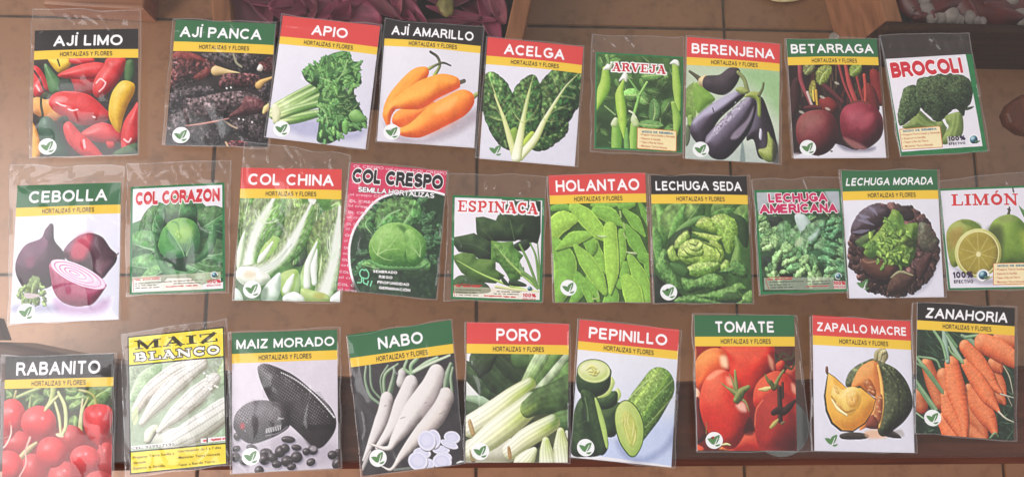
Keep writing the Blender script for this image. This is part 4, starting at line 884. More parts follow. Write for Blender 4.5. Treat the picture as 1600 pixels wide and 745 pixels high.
@pic('maiz_blanco', [(28,64),(497,16),(512,684),(40,732)], w=360, h=480, seed=21)
def _(p):
    p.fill((188,200,174), (160,180,154), 60, var=.15, cell=60)
    p.leaf([(40,360),(90,250),(180,190)], 90, (176,196,160), (130,156,120), (210,224,196), crinkle=.15, veins=3, vs=.2, rib=(206,220,196)); p.leaf([(440,300),(470,230),(490,180)], 60, (190,206,176), (140,166,130), (220,230,210), crinkle=.1); p.leaf([(430,560),(470,480),(505,420)], 70, (180,200,176), (140,166,130), crinkle=.1)
    def cob(q, r, c=(220,217,206), rows=9):
        def tx(cc, S, V, X, Y, sl):
            th = np.arcsin(np.clip(V, -.99, .99)); g = np.abs(np.sin(th*rows*.5+.6)); k = np.abs(np.sin(S*70+np.floor(th*rows/6.283*1.0)*1.3))
            return cc*(1-.2*(1-np.clip(g*2.2, 0, 1))[..., None])*(1-.09*(1-np.clip(k*2, 0, 1))[..., None])
        p.tube(np.array(q)+np.array([5,10]), r, (150,146,130), flat=True, alpha=.45)
        p.tube(q, r, c, (146,142,124), (240,238,232), tex=tx, lift=.06, var=.12, cell=16)
    p.tube([(150,540),(300,560),(500,420)], [40,70,60], (206,208,194), (150,160,140)); cob([(240,580),(380,500),(500,420)], [40,62,50], (216,216,204), 10)
    cob([(70,420),(140,330),(280,230),(390,190)], [22,42,46,28], (216,206,194)); cob([(100,480),(170,390),(280,280),(390,200)], [14,40,46,26], (220,216,206))
    p.blob([(50,440),(80,400),(80,470),(60,490)], (206,214,176), flat=True); p.tube([(130,560),(160,510),(190,520)], [20,24,10], (206,206,180))
    cob([(180,520),(240,460),(340,370),(450,270)], [10,40,48,30], (224,220,212))
    for i in range(26):
        p.blob(p.ell(430+p.rng.normal(0,16), 280+p.rng.normal(0,24), 7, 6), (232,230,224), (190,186,176), (246,244,240))
    Y = (240,214,66); K = (40,38,34)
    p.blob([(24,66),(500,14),(505,160),(30,205)], Y, flat=True, smooth=False); p.line([(26,206),(506,160)], 3.2, K)
    p.blob([(30,622),(514,578),(516,688),(34,736)], Y, flat=True, smooth=False); p.line([(30,622),(514,578)], 3.2, K)
    p.blob([(34,594),(260,572),(260,586),(34,612)], (236,234,230), flat=True, smooth=False); p.blob([(384,556),(505,544),(506,566),(386,578)], (238,226,226), flat=True, smooth=False)
    smallprint(p, [((390,567),(412,565)),((428,563),(500,556))], (206,70,80), 4.5, 3); p.line([(416,554),(416,572)], 3, K)
    q = [(28,64),(497,16),(512,684),(40,732)]
    for i in range(4):
        a, b = np.array(q[i]), np.array(q[(i+1) % 4]); p.line([a, b], 8, K)
    slab(p, 'MAIZ', (66,128), (468,88), 42, (56,50,24), None)
    slab(p, 'BLANCO', (64,184), (480,146), 38, (238,234,220), (56,50,24), .13)

@pic('maiz_morado', [(36,34),(695,6),(698,684),(36,726)], seed=22)
def _(p):
    p.fill((214,206,216), (206,198,206), 80)
    p.shadow([(40,540),(400,480),(720,560),(720,660),(40,690)], 40, .2, (90,80,100))
    K = (54,48,50)
    def kern(c, X, Y, d, sl):
        u = X*.19+Y*.12; v = -X*.12+Y*.19; g = np.abs(np.sin(u))*np.abs(np.sin(v)); return c*(.62+.75*g[..., None]**.6)+(.22*np.clip(g*4-3.2, 0, 1)*np.clip(p.noise(60, 2, 9)[sl]*5+.5, 0, 1))[..., None]
    kw = dict(dark=(20,16,18), lite=(126,120,124), var=.1, cell=20)
    p.blob([(200,70),(215,45),(255,36),(330,60),(430,110),(540,200),(640,290),(682,370),(680,440),(640,510),(590,556),(540,545),(440,450),(330,350),(270,260),(220,150)], K, tex=kern, **kw)
    p.wash([(540,560),(600,540),(660,470),(640,440),(520,440),(480,470)], (40,30,32), 14, .7); p.wash([(480,420),(640,410),(660,430),(500,450)], (24,18,20), 8, .7)
    for i in range(26):
        t = i/25; x = 350+t*320; y = 92+t*120+t*t*150
        p.blob(p.ell(x, y, 6+5*t, 3.4+2*t, 45), (226,222,226), flat=True, alpha=.9)
        if i % 2 == 0: p.blob(p.ell(x-26, y+16, 5, 3, 45), (150,144,150), flat=True, alpha=.7)
    for i in range(12):
        p.line([(560+i*9,210+i*12),(590+i*7,214+i*12)], 2.5, (160,156,160), .7)
    p.blob([(45,420),(60,350),(120,290),(210,262),(330,275),(370,300),(400,340),(400,420),(340,470),(240,515),(160,535),(100,510),(60,460)], (58,50,54), tex=kern, **kw)
    p.wash([(120,300),(200,275),(260,290),(200,360),(130,360)], (110,104,110), 26, .5)
    p.wash(p.ell(102,425,14,20), (190,50,60), 12, .8)
    for i in range(9): p.line([(252+i*11,465-i*2.5),(256+i*11,440-i*3)], 2.6, (220,216,220), .85); p.line([(325+i*5,385-i*1.5),(330+i*3,368+i*1)], 2, (200,196,200), .6)
    p.line([(250,485),(330,465),(385,425)], 3, (150,140,150), .7)
    for x,y in ((152,378),(85,345),(130,400),(110,380),(120,455)): p.blob(p.ell(x,y,5,7), (150,144,150), flat=True, alpha=.7)
    ks = [(70,490,24,26),(65,567,26,20),(60,620,30,30),(160,560,34,22),(250,590,40,30),(240,630,36,36),(290,620,34,30),(340,580,34,40),(370,560,28,30),(390,505,44,22),(440,555,32,20),(440,615,38,36),(316,660,32,24),(380,640,38,36),(408,675,30,22),(540,570,32,30),(500,580,24,24),(528,645,30,24),(660,600,30,28),(690,650,30,40),(205,700,30,30),(110,640,30,30),(700,590,20,30)]
    for x, y, a, b in ks:
        p.shadow(p.ell(x+6, y+10, a, b), 8, .35); p.blob(p.ell(x, y, a, b, p.rng.uniform(-40,40), 9), (50,42,44), (20,16,18), (110,100,104), spec=.5, pw=40)
    p.wash(p.ell(545,560,20,18), (190,180,186), 6, .7)

@pic('nabo', [(30,112),(662,18),(694,658),(102,738)], seed=23)
def _(p):
    p.fill((64,60,62), (54,50,54), 60, var=.2, cell=50)
    W = (224,217,213)
    kw = dict(dark=(108,98,96), lite=(232,228,226), var=.08, cell=20)
    def st(q, r, c=(150,176,140)): p.tube(q, r, c, (70,90,70), (210,220,196))
    for q, r, c in (([(210,330),(150,280),(120,190),(125,110)], [7,9,8,6], (120,142,116)), ([(215,300),(160,230),(150,100)], [6,7,6], (110,130,106)), ([(235,290),(240,160),(320,90)], [10,9,5], (120,146,110)), ([(225,280),(215,180),(260,100)], [6,6,5], (90,112,86)), ([(260,290),(290,180),(300,110)], [18,14,6], (84,104,80)),
                    ([(340,170),(330,140),(350,120)], [14,10,8], (190,190,176)), ([(400,150),(360,120),(375,70)], [8,10,8], (140,170,128)), ([(400,150),(400,100),(440,55)], [10,12,10], (130,166,120)), ([(410,140),(500,80),(560,50)], [10,12,8], (150,180,140)), ([(420,135),(520,85),(635,35)], [8,8,6], (206,214,190)),
                    ([(600,230),(620,150),(640,90)], [14,22,12], (84,110,80)), ([(640,250),(636,170),(650,110)], [8,8,6], (130,150,120))): st(q, r, c)
    p.tube([(250,300),(225,400),(160,540),(105,650)], [38,40,24,5], (210,202,200), **kw)
    p.tube([(345,150),(335,200)], [22,26], (190,184,180), **kw)
    p.tube([(395,205),(350,310),(280,460),(190,575)], [42,50,34,14], (218,211,209), **kw)
    p.tube([(600,285),(540,390),(420,520),(330,620),(270,695),(215,680)], [50,54,44,30,12,3], (218,208,202), **kw)
    p.tube([(550,150),(500,250),(400,380),(300,520),(250,580),(140,555)], [50,62,62,40,12,3], W, **kw)
    p.wash([(440,350),(520,240),(560,130),(590,170),(540,300),(470,400)], (200,188,186), 20, .5)
    for x, y in ((330,410),(345,405),(475,320),(490,335),(612,340),(580,370),(560,380),(235,340)): p.line([(x,y),(x+12,y-6)], 2.5, (150,134,124), .7)
    p.tube([(102,700),(130,640),(150,600)], [10,14,6], (190,184,180), alpha=.8); p.tube([(290,700),(380,690),(460,680)], [8,10,4], (120,124,116), alpha=.7)
    def disc(x, y, a, b, ang=0):
        p.blob(p.ell(x+5, y+9, a, b, ang), (120,116,130)); p.blob(p.ell(x+3, y+5, a, b, ang), (206,202,210), flat=True); p.blob(p.ell(x, y, a, b, ang), (222,220,234), flat=True); p.blob(p.ell(x, y, a*.82, b*.82, ang), (206,206,226), flat=True); p.blob(p.ell(x, y, a*.55, b*.55, ang), (214,212,230), flat=True)
    disc(560,580,50,22); disc(575,620,46,26); disc(450,600,50,30); disc(480,660,40,30); disc(520,520,40,52); disc(480,530,52,55); disc(628,510,46,34); disc(610,548,52,20,18); disc(425,645,56,50); disc(565,645,54,42)
    p.tube([(650,655),(670,648),(690,645)], [3,6,3], (220,220,220))

@pic('poro', [(42,34),(688,36),(690,730),(30,732)], seed=24)
def _(p):
    p.fill((52,66,40), (70,74,50), 80, var=.4, cell=50)
    p.blob([(40,36),(135,36),(130,75),(100,70),(85,120),(42,90)], (226,224,226), flat=True, smooth=False); p.blob([(300,36),(360,36),(385,95),(350,80)], (226,224,226), flat=True, smooth=False); p.blob([(40,210),(130,310),(40,320)], (220,220,216), flat=True, smooth=False)
    kw = dict(dark=(28,40,22), lite=(90,116,70), crinkle=.2, cc=40, veins=0, vs=0, ribw=.03, rib=(90,116,70), var=.3)
    str_ = lambda c,S,V,X,Y,sl: c*(1+.05*np.sin(V*15+S*2)[...,None]+.5*p.noise(34, 2, 3)[sl][...,None])
    p.tube([(40,130),(180,230),(330,330)], [40,76,50], (54,76,44), (28,40,24), (90,112,70), tex=str_); p.tube([(120,80),(220,160),(340,300)], [60,90,40], (46,64,38), (26,36,22), (80,100,62), tex=str_); p.tube([(250,40),(330,120),(400,190)], [60,70,40], (44,60,38), (26,36,22), (84,100,60), tex=str_)
    p.blob([(85,120),(100,70),(160,40),(240,40),(200,140),(120,200)], (44,58,34), (26,34,22), (66,84,50), var=.2, smooth=False)
    p.tube([(40,400),(150,390),(230,330)], [50,30,10], (60,76,50), (34,46,28)); p.tube([(40,320),(120,330),(230,370)], [14,26,8], (150,176,140), (90,110,80), (190,206,180))
    p.tube([(380,60),(440,80),(470,40)], [60,40,40], (74,104,56), (40,60,30)); p.tube([(480,230),(540,140),(620,40)], [36,40,34], (84,116,58), (46,70,32), (120,150,84), tex=str_)
    p.tube([(560,260),(640,200),(700,150)], [40,60,60], (92,130,66), (50,76,36), (124,160,90), tex=str_)
    p.tube([(400,250),(450,160),(520,40)], [30,40,44], (150,176,120), (90,116,66), (196,212,170), cols=[(0,(150,170,80)),(.3,(120,150,80)),(1,(176,196,156))], tex=str_)
    p.tube([(460,280),(540,210),(610,130),(680,40)], [14,24,26,20], (170,190,146), (100,120,80), (206,216,186), tex=str_)
    p.blob([(30,600),(150,560),(320,560),(360,620),(320,730),(30,730)], (206,204,184), (130,126,100), (224,222,206), var=.1); p.blob([(310,540),(420,450),(520,480),(560,560),(480,640),(360,600)], (40,46,30), (24,28,20), var=.2)
    L = dict(dark=(140,144,96), lite=(244,244,228), tex=lambda c,S,V,X,Y,sl: c*(1+.05*np.sin(V*16)[...,None]))
    p.tube([(70,495),(200,410),(340,300),(440,230)], [62,62,54,40], (226,226,200), cols=[(0,(230,228,210)),(.55,(224,226,176)),(.85,(180,196,100)),(1,(140,166,70))], **L)
    p.blob([(50,470),(65,450),(85,500),(95,550),(75,560),(60,520)], (176,146,96), (120,90,60), (200,176,130))
    p.tube([(480,330),(600,310),(720,290)], [64,80,120], (60,84,48), (38,54,32), (96,122,74), tex=str_)
    p.tube([(80,650),(220,540),(360,430),(450,350)], [52,72,74,64], (228,228,196), cols=[(0,(230,230,206)),(.5,(228,230,180)),(.85,(190,206,110)),(1,(96,126,60))], **L)
    p.tube([(430,380),(520,330),(700,300)], [50,76,110], (62,88,48), (40,58,32), (96,122,74), cols=[(0,(150,176,84)),(.25,(84,112,56)),(1,(56,78,44))], tex=str_, alpha=.9)
    p.blob([(60,640),(80,700),(100,720),(70,725)], (150,130,90))
    p.tube([(560,480),(640,460),(720,450)], [44,54,60], (70,100,56), (36,56,30), (120,150,90), tex=str_)
    p.tube([(320,650),(420,570),(520,510),(590,470)], [50,56,54,46], (228,228,200), cols=[(0,(226,224,200)),(.55,(226,228,176)),(.9,(170,190,90)),(1,(110,140,64))], **L); p.blob([(300,630),(315,625),(328,680),(322,710),(306,690)], (170,130,80), (120,90,60), (196,170,120))
    p.tube([(400,740),(440,690),(470,650)], [60,44,20], (226,228,190), **L); p.tube([(560,740),(548,650),(545,590)], [56,44,24], (226,228,196), cols=[(0,(230,230,210)),(1,(190,206,120))], **L); p.tube([(660,740),(645,620),(640,530)], [56,52,24], (228,230,206), cols=[(0,(230,230,216)),(1,(196,210,130))], **L); p.tube([(700,560),(680,530)], [20,10], (206,210,190))

@pic('pepinillo', [(66,4),(655,80),(622,724),(25,664)], seed=25)
def _(p):
    p.fill((226,224,230), (196,204,224), 80)
    p.wash([(240,560),(700,430),(700,760),(240,760)], (186,198,226), 50, .8); p.blob([(20,640),(240,660),(620,712),(640,740),(10,740)], (226,224,228), flat=True, smooth=False)
    p.shadow([(300,560),(420,660),(560,600),(640,480),(640,560),(560,650),(440,700),(330,650)], 20, .3, (70,80,130))
    D = (42,64,36)
    kw = dict(dark=(20,32,18), lite=(86,112,64), var=.2, cell=14)
    F = (196,208,130)
    p.blob([(200,370),(320,330),(310,440),(290,530),(220,530),(190,450)], D, **kw); p.blob([(205,370),(270,360),(320,300),(318,260),(295,246),(240,330)], F, (150,170,90), (220,226,170))
    p.blob([(170,300),(290,260),(300,330),(260,365),(200,370),(165,340)], D, **kw); p.blob([(185,300),(250,285),(285,220),(280,190),(262,175),(230,250)], F, (150,170,90), (220,226,170))
    p.blob([(60,160),(90,120),(250,120),(264,180),(250,250),(200,290),(130,295),(80,270),(60,220)], D, **kw)
    p.blob(p.ell(163,140,100,74,6,18), (70,96,54), flat=True); p.blob(p.ell(163,140,95,68,6,18), (206,214,150), flat=True); p.blob(p.ell(163,140,82,56,6,18), (214,218,160), (186,200,120), (230,230,190), r=40)
    for q in ([(120,130),(150,110),(180,125)], [(140,155),(175,160),(195,140)], [(130,140),(160,140),(190,150)], [(150,120),(170,140),(160,165)]): p.tube(q, [4,9,4], (206,200,110), alpha=.7)
    p.blob([(30,470),(60,340),(100,290),(130,320),(145,450),(200,560),(240,600),(200,650),(120,660),(30,640)], (34,54,32), **kw); p.blob([(85,260),(180,300),(230,470),(250,600),(200,645),(140,480)], (40,62,34), **kw)
    p.line([(110,300),(125,370),(130,440)], 4, (96,126,80), .8); p.line([(40,480),(100,450),(140,420)], 2, (70,96,60), .6)
    p.blob([(168,306),(182,310),(215,400),(240,500),(248,590),(236,600),(205,480),(180,370)], (170,196,104), (120,150,70), (206,220,150))
    def cu(c, S, V, X, Y, sl):
        n = p.noise(9, 2, 3)[sl]; st = np.sin(V*9+.6)
        return c*(1+.5*n[..., None])+np.array([.16,.18,.05])*np.clip(st*1.6-.9, 0, 1)[..., None]+.16*np.clip(n*6-1.1, 0, 1)[..., None]
    p.tube([(390,470),(480,340),(545,240)], [98,104,95], (92,128,56), (40,64,28), (156,182,96), tex=cu, lift=.05)
    p.tube([(350,330),(450,230),(550,160)], [3,5,3], (170,190,120), alpha=.7); p.tube([(440,390),(540,290),(630,200)], [2,4,2], (170,190,110), alpha=.6); p.tube([(470,480),(560,380),(630,300)], [2,4,2], (166,186,110), alpha=.6)
    p.blob([(285,440),(295,360),(335,318),(380,325),(430,380),(460,470),(455,570),(425,640),(395,662),(360,640),(310,560)], (60,90,40), flat=True)
    p.blob([(290,440),(300,364),(338,324),(378,331),(424,384),(453,470),(449,568),(421,632),(395,653),(364,632),(316,556)], (182,200,110), (150,176,84), (206,216,140), r=60)
    p.blob([(325,430),(340,380),(380,400),(415,470),(415,550),(390,600),(355,540)], (190,196,100), (156,170,70), (210,212,130), var=.2, cell=12)
    for q in ([(340,400),(350,440),(345,480)], [(370,400),(365,450),(380,500)], [(395,440),(400,490),(390,540)], [(350,480),(365,540),(380,580)], [(410,500),(408,550),(395,590)], [(330,430),(335,460)]): p.tube(q, [3,9,3], (206,206,120), (150,156,64), (226,224,160))

@pic('tomate', [(35,22),(660,26),(688,700),(48,700)], seed=26)
def _(p):
    p.fill((150,30,24), (90,18,18), 80)
    T = (208,50,34)
    kw = dict(dark=(96,10,14), lite=(240,120,80), var=.04, cell=40)
    p.blob([(490,26),(670,26),(680,240),(560,200),(520,120)], (70,30,26), (30,14,14), var=.3)
    p.tube([(500,30),(540,110),(560,150)], [20,16,10], (60,50,40)); p.blob([(540,140),(580,115),(600,150),(570,190),(545,180)], (190,46,34), **kw); p.blob([(600,190),(640,150),(680,150),(680,250),(620,240)], (150,36,30), **kw)
    for q in ([(560,110),(580,70),(620,90)], [(590,110),(640,100),(660,60)], [(600,150),(640,170),(660,130)]): p.line(q, 7, (74,64,40))
    p.blob([(210,20),(500,20),(530,90),(525,180),(440,330),(360,360),(260,260),(230,120)], (214,46,30), **kw); p.wash([(490,80),(525,120),(525,180),(500,150)], (246,190,150), 12, .7)
    p.blob([(40,120),(90,60),(150,36),(210,50),(245,110),(248,190),(160,260),(60,300),(36,220)], (222,92,44), dark=(150,30,20), lite=(250,180,100), var=.03); p.wash([(190,90),(230,90),(240,160),(200,150)], (252,220,180), 16, .9)
    p.blob([(36,22),(50,60),(46,110),(34,110)], (226,110,60)); p.blob([(36,290),(64,310),(66,350),(38,360)], (240,190,160), (200,90,60))
    p.blob([(60,360),(80,500),(110,600),(40,640),(40,380)], (90,20,20), (40,10,12))
    p.blob([(270,640),(330,590),(420,575),(520,640),(520,720),(260,720)], (180,36,30), **kw); p.blob([(40,660),(90,680),(90,720),(40,720)], (214,80,50)); p.blob([(190,690),(230,660),(250,700)], (220,110,60))
    p.blob([(400,330),(430,250),(500,195),(570,185),(640,240),(680,330),(690,400),(560,440),(420,420)], (196,46,34), **kw); p.wash([(640,260),(670,280),(672,330),(645,310)], (240,180,150), 12, .8)
    p.blob([(410,520),(420,430),(470,340),(560,300),(660,360),(700,450),(700,600),(640,720),(480,720),(430,640)], (160,36,32), (50,8,12), (196,70,56), var=.05); p.line([(412,540),(420,430),(460,370)], 5, (226,110,80), .7)
    p.blob([(65,420),(75,300),(110,220),(170,175),(230,180),(310,240),(350,340),(375,450),(360,560),(310,660),(260,690),(190,660),(110,560)], T, dark=(110,12,14), lite=(244,130,90), var=.03, cell=50)
    p.wash([(110,225),(170,180),(220,180),(190,200),(130,240)], (250,190,150), 10, .6); p.wash([(230,220),(270,230),(280,280),(240,270)], (250,200,160), 14, .7); p.wash([(290,400),(340,380),(360,440),(320,440)], (250,210,190), 14, .8); p.wash([(100,400),(200,420),(280,560),(200,600),(110,500)], (190,30,24), 40, .5)
    G = (106,116,60)
    for q, r in (([(295,340),(290,260),(285,180)], [14,12,6]), ([(295,340),(250,300),(200,260)], [10,6,3]), ([(300,350),(350,380),(375,440)], [8,6,2]), ([(290,330),(270,250),(250,200)], [6,5,2]), ([(240,290),(270,310),(300,330)], [6,12,10])): p.tube(q, r, (130,136,76), (56,60,34), (196,196,130))
    p.tube([(290,370),(320,320),(370,285)], [16,22,12], (96,106,56), (46,56,30), (176,180,110)); p.tube([(300,390),(330,350),(345,310)], [5,8,4], (50,60,34))
    p.tube([(525,280),(490,240),(475,210)], [12,10,5], G, (50,56,30)); p.tube([(540,270),(565,220),(590,180)], [12,10,6], G, (50,56,30), (190,180,120)); p.tube([(435,300),(480,298),(520,285)], [4,14,5], (206,186,120), (120,100,60)); p.tube([(510,250),(530,290),(550,270)], [10,16,10], (80,84,44))
    p.tube([(565,290),(570,400),(575,500)], [14,16,16], (44,24,22), (20,12,12), (110,90,70)); p.tube([(585,260),(588,350)], [8,8], (60,40,30)); p.tube([(530,450),(570,430),(600,440),(680,360)], [16,22,18,4], (44,24,22)); p.tube([(515,545),(540,520),(560,495)], [8,14,6], (166,150,84), (100,84,44)); p.tube([(585,520),(600,510)], [9,6], (110,90,60))
    p.tube([(105,590),(108,550),(106,510)], [2,3,2], (150,110,60)); p.tube([(205,660),(240,655),(262,662)], [4,7,3], (206,196,140)); p.wash([(560,560),(720,560),(720,720),(560,720)], (80,14,16), 40, .5); p.wash([(340,580),(375,480),(410,540),(400,590)], (46,14,14), 10, .7)

@pic('zapallo', [(40,8),(680,28),(714,718),(58,700)], seed=27)
def _(p):
    p.fill((224,222,232), (214,212,222), 80)
    p.blob([(220,590),(300,575),(400,590),(380,620),(240,622)], (52,44,40), (30,24,22)); p.wash([(380,570),(470,560),(520,610),(400,615)], (226,176,140), 12, .8); p.blob([(460,560),(560,565),(620,615),(520,605)], (44,38,34), (30,24,22)); p.wash([(560,570),(620,560),(640,600),(610,600)], (150,140,130), 8, .5)
    G = (58,66,42)
    def mot(c, X, Y, d, sl):
        n = p.noise(14, 2, 3)[sl]; return c*(1+.6*n[..., None])+np.array([.16,.17,.1])*(np.clip(n*7-1.2, 0, 1)*np.clip((420-Y)/260, 0, 1))[..., None]
    kw = dict(dark=(24,24,20), lite=(120,126,92), var=.1, tex=mot)
    p.blob([(248,270),(260,200),(300,150),(360,115),(430,100),(400,250),(300,290)], (84,92,64), **kw)
    p.blob([(430,100),(500,120),(580,160),(650,240),(690,340),(690,420),(640,500),(570,560),(500,605),(460,560),(480,420),(490,300),(470,180)], G, **kw)
    for q in ([(500,140),(580,250),(600,400),(560,560)], [(540,150),(640,280),(650,420),(610,520)]): p.tube(q, [4,7,5,3], (34,36,28), alpha=.5)
    p.blob([(285,290),(310,200),(350,140),(430,104),(470,160),(495,300),(500,420),(470,550),(400,540),(340,560),(400,440),(440,350),(360,300)], (222,142,70), (170,90,40), (240,180,110), var=.06)
    p.wash([(430,110),(450,110),(470,300),(440,300)], (196,110,60), 8, .5); p.tube([(455,140),(480,250),(490,400),(470,540)], [8,12,12,8], (238,180,96)); p.blob([(360,240),(400,225),(440,290),(440,340),(400,320),(370,280)], (176,96,50), (110,56,30), (214,150,90), var=.4, cell=8); p.blob([(450,340),(485,330),(490,420),(470,520),(420,520),(440,420)], (170,90,56), (100,50,34), (214,150,100), var=.4, cell=8); p.blob([(380,530),(420,460),(460,500),(460,550),(400,550)], (120,56,40), (70,34,26))
    for x, y in ((385,250),(410,280),(400,300),(425,310),(465,370),(455,410),(475,350),(470,440),(445,470)): p.blob(p.ell(x,y,12,7,p.rng.uniform(0,90)), (206,150,100), (140,80,50), (226,180,130))
    p.tube([(440,95),(450,60),(480,40)], [14,20,16], (150,140,96), (90,84,54), (206,196,150)); p.tube([(490,110),(500,70),(490,35)], [12,24,16], (156,146,104), (90,84,54), (210,200,156)); p.tube([(465,100),(475,60),(500,45)], [10,14,12], (196,186,140))
    for i in range(5): p.line([(445+i*16,100),(455+i*14,45)], 2, (96,88,56), .6)
    p.blob([(122,150),(134,150),(138,190),(128,200),(120,180)], (110,70,50))
    p.blob([(135,185),(180,215),(260,290),(340,270),(350,280),(420,340),(445,355),(430,430),(380,520),(300,575),(220,570),(160,520),(125,440),(112,340),(125,240)], (50,46,34), (26,24,20), (90,84,60), smooth=False)
    p.blob([(138,192),(180,220),(260,292),(345,285),(440,360),(425,430),(375,512),(300,565),(232,562),(172,512),(136,430),(124,340),(132,250)], (232,176,72), (196,124,44), (246,206,110), var=.05, cell=30, smooth=False)
    p.blob([(160,340),(180,270),(230,300),(270,280),(330,290),(350,370),(320,430),(270,470),(220,430)], (238,204,110), (200,150,60), (250,228,160), var=.25, cell=12); p.blob([(250,330),(300,300),(335,330),(320,400),(270,410)], (232,186,96), (196,140,56), (246,220,150), var=.3, cell=10)
    p.tube([(160,340),(200,400),(250,440),(310,425)], [4,7,6,3], (170,120,50), alpha=.8); p.tube([(165,365),(205,425),(260,465)], [5,10,5], (250,230,170))
    for x, y, a in ((185,285,60),(195,310,50),(285,350,70),(305,370,80),(275,385,60),(205,395,40)): p.blob(p.ell(x,y,20,9,a), (226,180,100), (180,120,56), (246,220,160))

@pic('zanahoria', [(24,14),(630,62),(636,716),(26,676)], seed=28)
def _(p):
    p.fill((44,60,44), (34,46,36), 80, var=.5, cell=30)
    rng = p.rng
    for i in range(160):
        x, y = rng.uniform(20,640), rng.uniform(10,700); a = rng.uniform(-.4,1.0) if y < 300 else rng.uniform(0,6.28); l = rng.uniform(30,110); t = rng.random()
        c = np.array((40,66,44))*(1-t)+np.array((104,140,100))*t
        p.tube([(x,y),(x+math.cos(a)*l*.5,y+math.sin(a)*l*.5+6),(x+math.cos(a)*l,y+math.sin(a)*l)], [1,rng.uniform(2,4),1], c, alpha=.8)
    O = (222,112,66)
    def rings(c, S, V, X, Y, sl):
        n = np.sin(S*60+2*np.sin(V*3))*np.clip(p.noise(12, 2, 4)[sl]*4, -1, 1); return c*(1+.06*n[..., None])
    def car(q, r, t=0):
        p.tube(np.array(q)+np.array([8,6]), r, (40,30,24), flat=True, alpha=.4)
        c = np.array(O)*(1-.25*t)
        p.tube(q, r, c, (132,44,28), (246,170,120), tex=rings, lift=.06, var=.05)
    def gs(q, r, c=(120,160,110)): p.tube(q, r, c, (50,76,50), (190,214,180))
    car([(520,80),(580,90),(650,110)], [30,40,30], .4); car([(60,500),(40,440)], [40,46], .9); car([(90,240),(130,360),(170,480)], [36,44,36], .7); car([(190,310),(220,400)], [40,36], .4)
    car([(500,300),(550,380),(570,430)], [40,36,14], .3); car([(480,420),(550,455),(570,480)], [40,36,12], .5); car([(500,240),(530,260),(545,285)], [40,34,10], .5)
    gs([(385,120),(350,90),(300,60)], [16,14,8], (120,150,120)); gs([(330,70),(400,60),(420,50)], [8,8,6]); gs([(560,250),(600,320),(625,420)], [3,4,2], (190,176,150)); gs([(590,440),(620,500)], [3,2], (170,150,130))
    car([(430,110),(520,150),(660,230)], [54,60,40])
    car([(320,130),(400,230),(490,360),(545,415)], [36,50,44,10]); gs([(545,425),(600,440),(635,450)], [4,3,2], (206,196,180))
    car([(350,540),(420,620),(450,690)], [50,44,30], .6); car([(330,640),(400,690),(450,720)], [40,40,30], .5)
    car([(350,400),(400,480),(480,590),(515,660)], [34,56,52,20], .1); gs([(490,700),(520,670),(540,690)], [5,8,4], (70,90,50))
    car([(325,240),(390,330),(480,460),(535,530)], [28,46,46,10]); gs([(535,535),(580,575),(635,600)], [6,4,2], (214,200,180))
    car([(200,590),(240,650),(270,720)], [40,56,50], -.1)
    car([(205,440),(240,540),(300,660),(320,720)], [30,54,36,12], .05)
    car([(240,240),(270,400),(320,580),(338,700)], [44,62,38,14], -.05)
    gs([(215,220),(200,120),(190,20)], [14,18,14], (150,176,160)); gs([(205,200),(180,110),(130,30)], [8,9,8], (130,166,120)); gs([(300,220),(250,140),(210,60)], [12,14,8], (156,180,150)); gs([(310,230),(240,170),(220,130)], [6,8,5], (130,160,110)); gs([(185,410),(120,320),(24,190)], [10,14,8], (130,162,120)); gs([(190,420),(90,280),(24,230)], [6,8,5], (100,136,90)); gs([(150,525),(80,430),(24,340)], [12,15,8], (126,158,116)); gs([(130,520),(60,420),(24,380)], [6,7,5], (96,130,90)); gs([(75,580),(30,545)], [4,4], (150,176,140)); gs([(270,130),(220,60),(200,30)], [8,8,6], (96,136,90)); gs([(170,260),(140,210),(40,190)], [6,7,5], (110,140,100))
# ------------------------------------------------------------------ helpers
RM = np.array(RCAM)
def at(px, py, z=HT):
    v = RM @ np.array([(px-800)/FPX, -(py-372.5)/FPX, -1.])
    t = (z-CAM_Z)/v[2]
    return np.array([v[0]*t, v[1]*t, z])
def proj(p):
    q = RM.T @ (np.array(p)-np.array([0, 0, CAM_Z]))
    return np.array([800+FPX*q[0]/-q[2], 372.5-FPX*q[1]/-q[2]])
def lin(c):
    c = np.asarray(c, float)
    return np.where(c <= .04045, c/12.92, ((c+.055)/1.055)**2.4)
def rgb(c): return tuple(lin(np.array(c)/255.))+(1.,)

